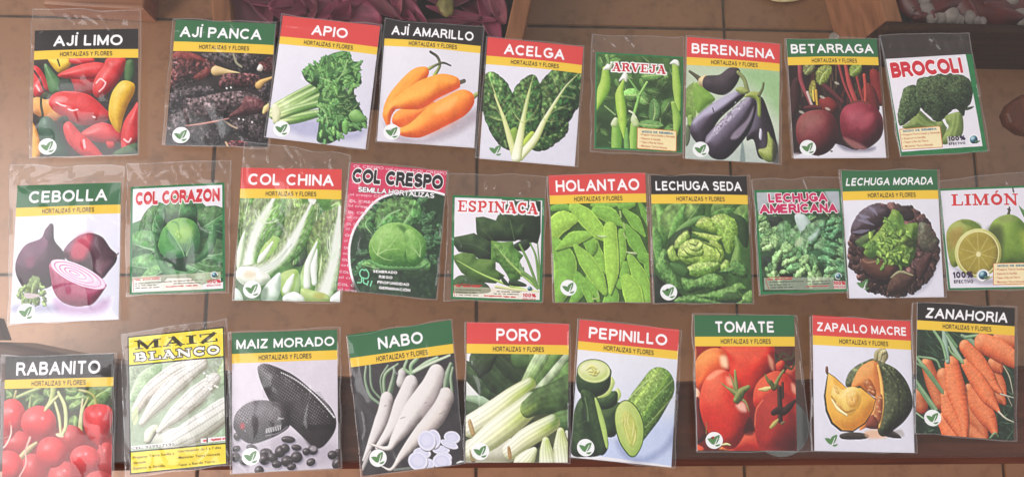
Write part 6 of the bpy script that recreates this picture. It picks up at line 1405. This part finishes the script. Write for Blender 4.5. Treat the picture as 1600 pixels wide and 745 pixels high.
class Card:
    """a printed card lying at four photographed corners; u runs right, v runs down"""
    def __init__(s, quad, zb, seed, amp=1.0):
        s.z = HT+zb; s.q = np.array([at(x, y, s.z+.0012) for x, y in quad]); s.rng = np.random.default_rng(seed)
        s.c = s.q.mean(0).copy(); s.c[2] = s.z
        s.H = _homog([(p[0], p[1]) for p in s.q], [(0, 0), (1, 0), (1, 1), (0, 1)]); s.Hi = np.linalg.inv(s.H)
        s.ph = s.rng.uniform(0, 6.28, 6); s.amp = amp
    def xy(s, u, v):
        p = np.stack([u, v, np.ones_like(u)], -1) @ s.Hi.T
        return p[..., 0]/p[..., 2], p[..., 1]/p[..., 2]
    def uv(s, x, y):
        p = np.stack([x, y, np.ones_like(x)], -1) @ s.H.T
        return p[..., 0]/p[..., 2], p[..., 1]/p[..., 2]
    def h(s, u, v):
        u = np.clip(u, 0, 1); v = np.clip(v, 0, 1); p = s.ph
        b = (1-(2*u-1)**2)*(1-(2*v-1)**4)
        w = .28*np.sin(5.1*u+2.2*v+p[0])+.22*np.sin(3.1*v-4.3*u+p[1])+.12*np.sin(11*v+4*u+p[2])+.10*np.sin(13*u+p[3])
        return (.0006+s.amp*(.0010*b+.0007*(w+.72)*(.35+.65*b)))
    def P(s, u, v, dz=0):
        u = np.asarray(u, float); v = np.asarray(v, float); x, y = s.xy(u, v)
        return np.stack([x-s.c[0], y-s.c[1], s.h(u, v)+dz], -1)
    def grid(s, u0, u1, v0, v1, nu, nv, dz, vl=None):
        U, V = np.meshgrid(np.linspace(u0, u1, nu), np.linspace(v0, v1, nv)); return s.P(U, V, dz)

def sheet(name, card, u0, u1, v0, v1, dz, m, parent, nu=25, nv=6): return grid_mesh(name, card.grid(u0, u1, v0, v1, nu, nv, dz), nu, nv, m, parent)
def put_text(name, card, items, dz, m, parent, wt=.17, grow=0., ital=0., q=20, gap=.14):
    """lines of letters (text, left end, right end of the base line, height of the capitals) in the card's u, v"""
    VV, FF = [], []; n0 = 0
    for (s_, a, b, cp) in items:
        a = np.array(a, float); b = np.array(b, float); d = b-a
        if all(ch in SANS for ch in s_):
            V, F, wd = sans_mesh(s_, wt, grow, q, gap); x = V[:, 0]/wd; y = V[:, 1]
        else:
            V, F = text_mesh(s_); x = (V[:, 0]-V[:, 0].min())/(V[:, 0].max()-V[:, 0].min()); y = (V[:, 1]-CAP[0])/(CAP[1]-CAP[0])
        U = a[0]+x*d[0]+y*cp*(d[1]*1.9/max(1e-6, abs(d[0]))+ital*1.37); Vv = a[1]+x*d[1]-y*cp
        VV.append(card.P(U, Vv, dz)); FF += [tuple(i+n0 for i in f) for f in F]; n0 += len(V)
    return mesh_obj(name, np.vstack(VV), FF, m, parent)

# emblem: white disc with two green leaves
def leaf_outline(base, tip, w, bend, n=9):
    base, tip = np.array(base, float), np.array(tip, float); d = tip-base; nrm = np.array([-d[1], d[0]])
    t = np.linspace(0, 1, n); mid = base+d*t[:, None]+nrm*(bend*np.sin(np.pi*t))[:, None]; ww = w*np.sin(np.pi*t**.85)**.8
    return np.vstack([mid+nrm*ww[:, None], (mid-nrm*ww[:, None])[::-1][1:-1]])
EMB = [leaf_outline((.02, -.5), (-.78, .22), .24, -.10), leaf_outline((.06, -.45), (.62, .66), .25, .10), leaf_outline((.08, -.62), (.72, -.42), .17, -.12)]
EMB_LINE = [np.array([(.05, -.62), (.12, -.5), (.42, .34), (.36, .36), (.02, -.46), (-.04, -.52)])]
def emblem(card, u, v, r, parent, disc_=True):
    a = 1/1.37; VV, FF, MI = [], [], []
    def poly(pts, dz, k):
        o = len(VV); pts = np.asarray(pts); q = card.P(u+pts[:, 0]*r, v-pts[:, 1]*r*a, dz); VV.extend(q.tolist()); FF.append(tuple(range(o, o+len(q)))[::1]); MI.append(k)
    if disc_: poly([(math.cos(t), math.sin(t)) for t in np.linspace(0, 2*math.pi, 40, endpoint=False)], .00022, 0)
    for L_ in EMB: poly(L_, .00030, 1)
    for L_ in EMB_LINE: poly(L_, .00038, 0)
    o = mesh_obj('leaf_emblem', VV, FF, [ink((236, 236, 236)), ink((84, 128, 74))], parent)
    for p, k in zip(o.data.polygons, MI): p.material_index = k
    return o

def picture(name, card, key, v0, parent, u0=0., u1=1., v1=1.):
    fn, quad, w, h, seed = PICS[key]; P = Pic(quad, w, h, seed); fn(P); W_, H_ = w//2, h//2; im = P.out(W_, H_)
    im = np.stack([im[..., k]+.55*(im[..., k]-blur(im[..., k], 1)) for k in range(3)], -1)
    g_ = np.random.default_rng(seed+5); lum = im.mean(-1); gw = np.clip(1.25-lum*1.3, .06, 1); im = np.clip(im*(1+gw*(.16*(_lat((H_, W_), 2.2, g_)-.5)+.12*(_lat((H_, W_), 9, g_)-.5)))[..., None], 0, 1)
    U, V = np.meshgrid(u0+(np.arange(W_))/(W_-1)*(u1-u0), v0+(np.arange(H_))/(H_-1)*(v1-v0))
    o = grid_mesh(name, card.P(U, V, .00012), W_, H_, M_PRINT, parent)
    ca = o.data.color_attributes.new('ink', 'FLOAT_COLOR', 'POINT'); c4 = np.ones((W_*H_, 4), np.float32); c4[:, :3] = lin(im.reshape(-1, 3)); ca.data.foreach_set('color', c4.ravel())
    return o

def film(card, quad, parent, seed, folds=(), crumple=1.0, top_free=0):
    q = np.array([at(x, y, card.z+.001) for x, y in quad]); H = _homog([(0, 0), (1, 0), (1, 1), (0, 1)], [(p[0], p[1]) for p in q])
    nu, nv = 104, 140; U, V = np.meshgrid(np.linspace(0, 1, nu), np.linspace(0, 1, nv)); rng = np.random.default_rng(seed)
    wob = (_lat((nv, nu), 22, rng)-.5)*.030; wob2 = (_lat((nv, nu), 22, rng)-.5)*.022; edge = np.minimum(np.minimum(U, 1-U), np.minimum(V, 1-V))
    p = np.stack([U+wob*np.clip((np.abs(U-.5)-.4)*10, 0, 1)*.6, V+wob2*np.clip((np.abs(V-.5)-.4)*10, 0, 1), np.ones_like(U)], -1) @ H.T; X, Y = p[..., 0]/p[..., 2], p[..., 1]/p[..., 2]
    cu, cv = card.uv(X, Y); out = np.maximum(np.maximum(-cu, cu-1), np.maximum(-cv, cv-1)); out = np.maximum(out, 0)
    base = card.h(cu, cv); inside = np.exp(-(out/.05)**2)
    n1 = _lat((nv, nu), 23, rng)-.5; n2 = _lat((nv, nu), 10, rng)-.5; n3 = .06-np.abs(_lat((nv, nu), 30, rng)-.5)
    Z = base*(.25+.75*inside)+.00055+np.maximum(0, crumple*(.0014*n1+.0007*n2+.006*np.maximum(n3, 0))*(1+2.2*np.clip(out*8, 0, 1)))*np.clip(edge*14, 0, 1)
    Z = np.where(out > .01, np.maximum(Z, .0012+crumple*(.0024*np.clip(n1+n2*.8, -.2, 1)+.010*np.maximum(n3, 0))*np.clip(edge*10, 0, 1)), Z)
    fl = [np.array([at(x, y, card.z+.001)[:2] for x, y in f]) for f in folds]
    for k in range(top_free):
        c0 = rng.uniform(.08, .92); v0 = rng.uniform(.01, .05); a = rng.normal(0, .10); L = rng.uniform(.05, .13)
        f = np.array([[c0, v0, 1], [c0+a*.6, v0+L*.5, 1], [c0+a, v0+L, 1]]) @ H.T; fl.append(f[:, :2]/f[:, 2:])
    for k in range(3):
        sd = rng.integers(0, 2); u0 = .012 if sd else .988; v0 = rng.uniform(.05, .7); L = rng.uniform(.08, .28); du = rng.normal(0, .006)
        f = np.array([[u0, v0, 1], [u0+du, v0+L*.5, 1], [u0, v0+L, 1]]) @ H.T; fl.append(f[:, :2]/f[:, 2:])
    for f in fl:
        d = np.full(X.shape, 9.); 
        for a, b in zip(f[:-1], f[1:]):
            e = b-a; t = np.clip(((X-a[0])*e[0]+(Y-a[1])*e[1])/(e @ e), 0, 1); d = np.minimum(d, np.hypot(X-a[0]-e[0]*t, Y-a[1]-e[1]*t))
        Z = Z+.0013*np.exp(-(d/.0009)**2)
    lo = np.full_like(Z, .00012)
    G = np.stack([X-card.c[0], Y-card.c[1], Z], -1)
    o = grid_mesh('plastic_sleeve', G, nu, nv, M_FILM, parent)
    # sealed rim: a narrow milky strip round the film
    ring = [(0, i) for i in range(nu)]+[(j, nu-1) for j in range(1, nv)]+[(nv-1, i) for i in range(nu-2, -1, -1)]+[(j, 0) for j in range(nv-2, 0, -1)]
    C0 = G.reshape(-1, 3).mean(0); VV = []; n = len(ring)
    inn = []
    for j, i in ring:
        jj = min(max(j, 1), nv-2); ii = min(max(i, 1), nu-2); inn.append(G[jj, ii] if (j, i) != (jj, ii) else G[j, i])
    R = np.array([G[j, i] for j, i in ring]); I = np.array(inn); dd = I-R; ln = np.maximum(np.linalg.norm(dd[:, :2], axis=1, keepdims=True), 1e-6)
    I = R+dd/ln*.0008; R2 = R-dd/ln*.0003
    I[:, 2] += .00035; R2[:, 2] = .0001
    mid = (R+np.array([0, 0, .0006]))
    VV = np.vstack([I, mid, R2]); FF = []
    for k in range(n):
        k2 = (k+1) % n; FF.append((k, k2, n+k2, n+k)); FF.append((n+k, n+k2, 2*n+k2, 2*n+k))
    mesh_obj('sealed_edge', VV, FF, M_SEAL, o, True)
    return o

def paper(card, parent, m=None):
    nu, nv = 22, 30; G = card.grid(0, 1, 0, 1, nu, nv, 0); B = G.copy(); B[..., 2] -= .0003
    V = np.vstack([G.reshape(-1, 3), B.reshape(-1, 3)]); F = []; K = nu*nv
    for j in range(nv-1):
        for i in range(nu-1):
            a = j*nu+i; F.append((a, a+nu, a+nu+1, a+1)); F.append((K+a, K+a+1, K+a+nu+1, K+a+nu))
    rim = [i for i in range(nu)]+[j*nu+nu-1 for j in range(1, nv)]+[(nv-1)*nu+i for i in range(nu-2, -1, -1)]+[j*nu for j in range(nv-2, 0, -1)]
    for k in range(len(rim)):
        a, b = rim[k], rim[(k+1) % len(rim)]; F.append((a, b, K+b, K+a))
    return mesh_obj('printed_card', V, F, m or M_PAPER, parent)

GROUP = 'seed packets laid out in rows on the glass table'
# key, title, band colour, card corners, film corners, (band bottom, yellow bottom), title (u0, u1, cap), label words, height step, options
STD = [
 ('aji_limo', 'AJÍ LIMO', BLACK, [(54,48),(216,45),(215,241),(50,246)], [(50,16),(221,16),(218,242),(44,249)], (.165,.235), (.19,.85,.088), 'black banded AJÍ LIMO seed packet printed with red and yellow chillies', 0, dict(tf=5)),
 ('aji_panca', 'AJÍ PANCA', GRN, [(274.6,31),(430,37.5),(418,230),(258,227)], [(270,30),(433,36),(421,232),(253,228)], (.178,.255), (.056,.867,.088), 'green banded AJÍ PANCA seed packet printed with dark wrinkled dried chillies', 0, dict(folds=[[(369,118),(367,139),(358,161),(350.5,184)]], tf=2)),
 ('apio', 'APIO', RD, [(442,24.4),(594,41),(571,233),(415.7,214.6)], [(440,23.5),(598,40),(574.5,234.5),(413,215)], (.175,.238), (.32,.685,.085), 'red banded APIO seed packet printed with a bunch of celery', .0022, {}),
 ('aji_amarillo', 'AJÍ AMARILLO', BLACK, [(603,30),(753,42),(741,231),(589,220.5)], [(600,30),(756.5,42),(743.6,232),(586.6,222)], (.161,.221), (.07,.92,.077), 'black banded AJÍ AMARILLO seed packet printed with three orange chillies', 0, {}),
 ('acelga', 'ACELGA', RD, [(762,58),(911.5,73.6),(898,260),(749,247.7)], [(759,57.6),(914,73.6),(902.6,261.5),(743.7,246.5)], (.152,.222), (.18,.805,.088), 'red banded ACELGA seed packet printed with four dark chard leaves', 0, dict(disc=False, eu=.16)),
 ('berenjena', 'BERENJENA', RD, [(1073.6,58),(1218.6,69),(1217,255.5),(1071,247.6)], [(1071,57.5),(1221.5,68.5),(1221,257.5),(1068,248.5)], (.166,.231), (.05,.94,.085), 'red banded BERENJENA seed packet printed with glossy purple aubergines', .0020, dict(eu=.16)),
 ('betarraga', 'BETARRAGA', GRN, [(1229,61),(1370,61),(1385,246.5),(1240.5,247.6)], [(1225,61),(1373,60),(1389,247),(1238,248)], (.157,.226), (.04,.95,.08), 'green banded BETARRAGA seed packet printed with two dark red beetroots', 0, dict(eu=.155, ev=.915)),
 ('cebolla', 'CEBOLLA', GRN, [(27,290),(189,285),(185,498.7),(15,505.7)], [(16,259),(195,259),(188,500),(12,507)], (.168,.235), (.12,.87,.09), 'green banded CEBOLLA seed packet printed with purple onions, one cut in half', 0, dict(tf=4, folds=[[(103,256),(110,262),(106,268)]], ev=.925)),
 ('col_china', 'COL CHINA', RD, [(377,262),(534,264.4),(531,471),(366,469)], [(383,219),(548,243),(534,473),(363,470)], (.165,.238), (.076,.92,.09), 'red banded COL CHINA seed packet printed with pale napa cabbages', .0022, dict(tf=9, folds=[[(448,228),(456,242),(462,250)], [(462,250),(480,246),(515,240)], [(532,440),(536,460),(530,474)]], crumple=1.6, eu=.165)),
 ('holantao', 'HOLANTAO', RD, [(857,274),(1008,270),(1016.7,472),(867.4,472)], [(854.5,274),(1010.5,269.7),(1021,473),(865,473)], (.158,.226), (.07,.935,.09), 'red banded HOLANTAO seed packet printed with flat green pea pods', 0, dict(eu=.15, ev=.885, folds=[[(861,362),(865,400),(866,440)]])),
 ('lechuga_seda', 'LECHUGA SEDA', BLACK, [(1016.7,273.8),(1166.7,275),(1176,474),(1023,473)], [(1014,273),(1171,274),(1178.5,475),(1020,474)], (.152,.226), (.047,.94,.075), 'black banded LECHUGA SEDA seed packet printed with an open butterhead lettuce', 0, dict(ev=.917)),
 ('lechuga_morada', 'LECHUGA MORADA', GRN, [(1314.4,266.8),(1464,264.4),(1475.4,463.8),(1327.8,465.8)], [(1311,266),(1466.5,264),(1478.5,464.5),(1323.5,466.5)], (.162,.231), (.035,.945,.06), 'green banded LECHUGA MORADA seed packet printed with a purple leaved lettuce', .0022, dict(ital=.22, disc=False, eu=.15, ev=.89)),
 ('rabanito', 'RABANITO', BLACK, [(8,556.5),(178,552),(173,779),(2,783)], [(3,555.5),(182.5,550.5),(176.5,781),(-3,785)], (.162,.224), (.107,.88,.092), 'black banded RABANITO seed packet printed with a heap of red radishes', 0, {}),
 ('maiz_morado', 'MAIZ MORADO', GRN, [(362,520),(526.7,514.5),(528.4,730.7),(363,739.6)], [(357.8,518.5),(532,508.4),(533.8,731.5),(359.6,741)], (.149,.217), (.043,.972,.068), 'green banded MAIZ MORADO seed packet printed with black corn and loose kernels', 0, dict(eu=.175, ev=.885, folds=[[(531,660),(532,700)]])),
 ('nabo', 'NABO', GRN, [(542.7,522.7),(704.4,499.6),(725,723.6),(566.8,743)], [(540,523.5),(706.5,498.5),(726.5,724),(564.5,745)], (.162,.226), (.287,.72,.082), 'green banded NABO seed packet printed with long white turnips on black', 0, dict(eu=.17, ev=.885)),
 ('poro', 'PORO', RD, [(729.5,503),(889,505.8),(887,722),(727,721.8)], [(727,502.5),(891.5,505.5),(891.5,723),(724.5,723)], (.154,.222), (.287,.72,.088), 'red banded PORO seed packet printed with crossed leeks', .0020, {}),
 ('pepinillo', 'PEPINILLO', RD, [(905.7,498.8),(1061.5,514.5),(1049,729.6),(892,713.7)], [(902,498),(1065,514),(1054.5,730.5),(890.5,714.5)], (.157,.219), (.10,.885,.082), 'red banded PEPINILLO seed packet printed with a cut cucumber and slices', 0, dict(eu=.14)),
 ('tomate', 'TOMATE', GRN, [(1085,492),(1241,492),(1245.7,703.7),(1089.5,703)], [(1081,490.5),(1244,491),(1270,705),(1087,704.5)], (.159,.230), (.2,.795,.083), 'green banded TOMATE seed packet printed with shiny red tomatoes', 0, dict(eu=.17, ev=.925)),
 ('zapallo', 'ZAPALLO MACRE', RD, [(1269.7,492),(1422.5,501.4),(1429,707),(1273,703.7)], [(1264,491.4),(1426,501),(1433,708.5),(1268,705.5)], (.151,.222), (.04,.955,.066), 'red banded ZAPALLO MACRE seed packet printed with a cut green pumpkin', .0016, dict(disc=False, eu=.165, folds=[[(1270,620),(1271,634),(1270,650)]])),
 ('zanahoria', 'ZANAHORIA', BLACK, [(1433.6,471.8),(1586,481),(1584,687.8),(1431,676)], [(1424.7,470.5),(1588.5,480),(1588.6,689),(1427,677)], (.138,.208), (.08,.92,.078), 'black banded ZANAHORIA seed packet printed with a pile of orange carrots', .0034, dict(eu=.17, ev=.875, ital=.12)),
]
def sleeve_and_card(key, title, quad, fquad, zb, label, seed, opt):
    card = Card(quad, zb, seed, opt.get('amp', 1.35))
    root = empty('seed_packet', card.c); tag(root, label, 'seed packet', GROUP)
    pc = paper(card, root); film(card, fquad, root, seed*7+3, opt.get('folds', ()), opt.get('crumple', 1.0), opt.get('tf', 0))
    return card, root, pc
for n_, (key, title, band, quad, fquad, (vb, vy), (u0, u1, cap), label, zb, opt) in enumerate(STD):
    card, root, pc = sleeve_and_card(key, title, quad, fquad, zb, label, 11+n_, opt)
    sheet('title_band', card, 0, 1, 0, vb, .00012, ink(band), pc)
    sheet('subtitle_band', card, 0, 1, vb, vy, .00012, ink(YEL), pc)
    picture('vegetable_picture', card, key, vy, pc)
    vm = vb*.5+.008
    put_text('title_text', card, [(title, (u0, vm+cap/2), (u1, vm+cap/2), cap)], .00022, ink(WHITE), pc, .2, ital=opt.get('ital', 0))
    hs = .036; vs = (vb+vy)/2
    put_text('subtitle_text', card, [('HORTALIZAS Y FLORES', (.255, vs+hs/2), (.755, vs+hs/2), hs)], .00022, ink((58, 47, 34)), pc, .19, q=18)
    emblem(card, opt.get('eu', .145), opt.get('ev', .92), .086, pc, opt.get('disc', True))

# cards with their own layout: the face is one print, the letters lie on it (base line ends and height in pixels of the enlarged view)
RD2, PUR = (200, 40, 54), (52, 30, 66)
def mode_label(L):
    (a, b), rest = L[0], L[1:]
    return [('MODO DE SIEMBRA', a, b, 15, (58, 120, 150), .03)]+[(t, p, q, 12.5, (186, 72, 50), .02) for t, (p, q) in zip(('• Prepara Tierra Suelta y Abonada', '• Esparcir la Semilla', '• Tapar a Ras de Tierra', '• Mantener Tierra Húmeda'), rest)]
COLP = (232, 196, 208)
ROWS = [('OL CRESPO col crespo COL CRESPO',(106,38),(590,76),15),('ol crespo COL',(88,183),(272,197),13),('OL CRESP',(85,217),(236,229),13),('ol crespo',(80,241),(205,251),13),('OL CRE',(78,275),(176,283),13),('ol cres',(72,300),(160,307),13),('OL CR',(70,335),(134,341),13),('ol cr',(66,360),(120,365),13),('OL',(62,394),(102,398),13),('ol c',(58,422),(92,425),13),('OL',(56,459),(86,462),13),('ol',(52,487),(80,490),13),('OL',(46,520),(82,524),13),('ol',(42,547),(78,551),13),('COL',(33,582),(86,588),13),('ol cr',(30,610),(96,616),13),('COL C',(24,647),(110,655),13),('ol cres',(25,672),(122,682),13)]
OWN = [
 ('arveja', [(931,81.6),(1068,89),(1066,239),(928.7,232)], [(924,54),(1069,58),(1069,242),(922,239)], 'green bordered ARVEJA seed packet printed with hanging pea pods', 0, dict(tf=5),
   mode_label([((362,582),(575,592)), ((348,600),(588,613)), ((348,625),(490,635)), ((348,650),(508,660)), ((348,675),(535,689))]), None),
 ('brocoli', [(1383.6,92.4),(1519,84.5),(1543,237),(1407.5,243.6)], [(1374,56),(1513,50),(1546.5,237.4),(1406,246)], 'white BROCOLI seed packet with green edge printed with a dark broccoli head', 0, dict(tf=5, crumple=1.3),
   mode_label([((136,556),(358,543)), ((126,580),(382,566)), ((130,606),(285,597)), ((134,631),(305,621)), ((138,659),(338,648))])+[('100%',(440,620),(562,611),33,PUR,.05),('EFECTIVO',(447,646),(562,638),17,PUR,.05)],
   [('BROCOLI',(62,186),(545,152),108,RD2,.28,WHITE)]),
 ('col_corazon', [(204,292),(350.5,285),(352,454),(202.5,460.5)], [(198.6,254),(361,251),(358,457),(196,463)], 'green bordered COL CORAZON seed packet printed with a round cabbage', 0, dict(tf=8, crumple=1.4, folds=[[(203,420),(199,440),(201,455)]]),
   [('100%',(517,656),(604,651),24,RD2,.05),('EFECTIVO',(517,674),(604,669),11,RD2,.03)], [('COL CORAZON',(68,166),(598,140),86,RD2,.28,WHITE)]),
 ('col_crespo', [(548.4,254.6),(698,267),(681.4,467.4),(526.7,453)], [(545,254),(700.5,266.5),(683,468.5),(524,453.5)], 'pink COL CRESPO seed packet printed with a crinkled savoy cabbage', .0036, {},
   [('SEMBRADO:',(208,582),(338,590),14,WHITE,.03),('RIEGO:',(238,610),(314,616),14,WHITE,.03),('PROFUNDIDAD:',(230,638),(400,652),14,WHITE,.03),('GERMINACIÓN',(238,666),(400,681),14,WHITE,.03)],
   [('COL CRESPO',(98,116),(567,153),76,(34,30,32),.28,WHITE),('SEMILLA HORTALIZAS',(130,165),(524,199),27,WHITE,.2,(34,30,32))]),
 ('espinaca', [(707,304.5),(851,309.8),(846.5,472),(704.4,466.8)], [(701,269.7),(854.5,275),(848.5,474),(694,469)], 'green bordered ESPINACA seed packet printed with dark spinach leaves', 0, dict(tf=6, crumple=1.2),
   [('100%',(505,678),(592,681),25,RD2,.05),('EFECTIVO',(505,696),(590,698),11,RD2,.03)], None),
 ('lechuga_americana', [(1178.5,297),(1314,295),(1326,454.7),(1188.5,459.7)], [(1175,280),(1314,277),(1328,457),(1186,461.5)], 'green bordered LECHUGA AMERICANA seed packet partly under its neighbour', 0, dict(tf=4),
   [('100%',(541,658),(622,658),23,RD2,.05),('EFECTIVO',(545,678),(622,678),10,RD2,.03)], [('LECHUGA',(108,116),(500,108),63,(196,40,92),.27,WHITE),('AMERICANA',(52,188),(568,180),63,(196,40,92),.27,WHITE)]),
 ('limon', [(1466,295),(1617,289.3),(1632,450.5),(1482,453)], [(1463.7,282),(1622,267.5),(1637,452.5),(1479.5,454.5)], 'green bordered LIMÓN seed packet printed with limes, cut off by the right edge', 0, dict(tf=5, crumple=1.3),
   mode_label([((412,562),(640,556)), ((397,585),(690,577)), ((400,613),(545,608)), ((402,640),(565,634)), ((404,667),(600,662))])+[('100%',(122,637),(256,633),44,PUR,.05),('EFECTIVO',(130,670),(256,669),23,PUR,.05)], None),
 ('maiz_blanco', [(199,525.5),(350,510),(355,725.5),(203,741)], [(189.6,521),(355.7,498),(365,726),(196,746)], 'yellow MAIZ BLANCO seed packet in a crumpled bag printed with white corn cobs', .0016, dict(tf=6, crumple=1.8, folds=[[(191,560),(194,600),(190,640)],[(192,690),(200,706),(212,724)],[(357,560),(360,600),(358,650)],[(195,700),(199,730)],[(260,505),(275,509)]]),
   [('CEL: 929917195',(46,611),(260,588),11,(44,40,36),.02),('-Preparar Tierra Suelta y',(48,656),(258,633),12,(60,50,24),.02),('Abonada',(54,681),(118,674),11,(60,50,24),.02),('-Esparcir la Semilla',(50,708),(210,693),12,(60,50,24),.02),('-Germinación de 5 a 7 días',(272,624),(482,605),12,(60,50,24),.02),('-Mantener Tierra Húmeda',(272,655),(478,637),12,(60,50,24),.02),('-Tapar a Ras de Tierra',(268,691),(452,673),12,(60,50,24),.02)], None),
]
for n_, (key, quad, fquad, label, zb, opt, small, big) in enumerate(OWN):
    card, root, pc = sleeve_and_card(key, key, quad, fquad, zb, label, 51+n_, opt)
    picture('printed_face', card, key, 0., pc)
    Q = PICS[key][1]; Hq = _homog(Q, [(0, 0), (1, 0), (1, 1), (0, 1)]); hpx = .5*(np.linalg.norm(np.subtract(Q[3], Q[0]))+np.linalg.norm(np.subtract(Q[2], Q[1])))
    def cv(p):
        q = Hq @ np.array([p[0], p[1], 1.]); return q[:2]/q[2]
    if key == 'col_crespo':
        put_text('pattern_text', card, [(s_, cv(a), cv(b), c_/hpx) for s_, a, b, c_ in ROWS], .00018, ink(COLP), pc, .2, q=12)
    for s_, a, b, c_, colr, wt, outl in (big or []):
        it = [(s_, cv(a), cv(b), c_/hpx)]
        put_text('title_outline', card, it, .00024, ink(outl), pc, wt, .075, gap=.05)
        put_text('title_text', card, it, .00034, ink(colr), pc, wt, gap=.05)
    byc = {}
    for s_, a, b, c_, colr, wt in small: byc.setdefault((colr, wt), []).append((s_, cv(a), cv(b), c_/hpx))
    for (colr, wt), it in byc.items():
        put_text('small_text', card, it, .00024, ink(colr), pc, .27 if wt > .04 else .24, q=12)
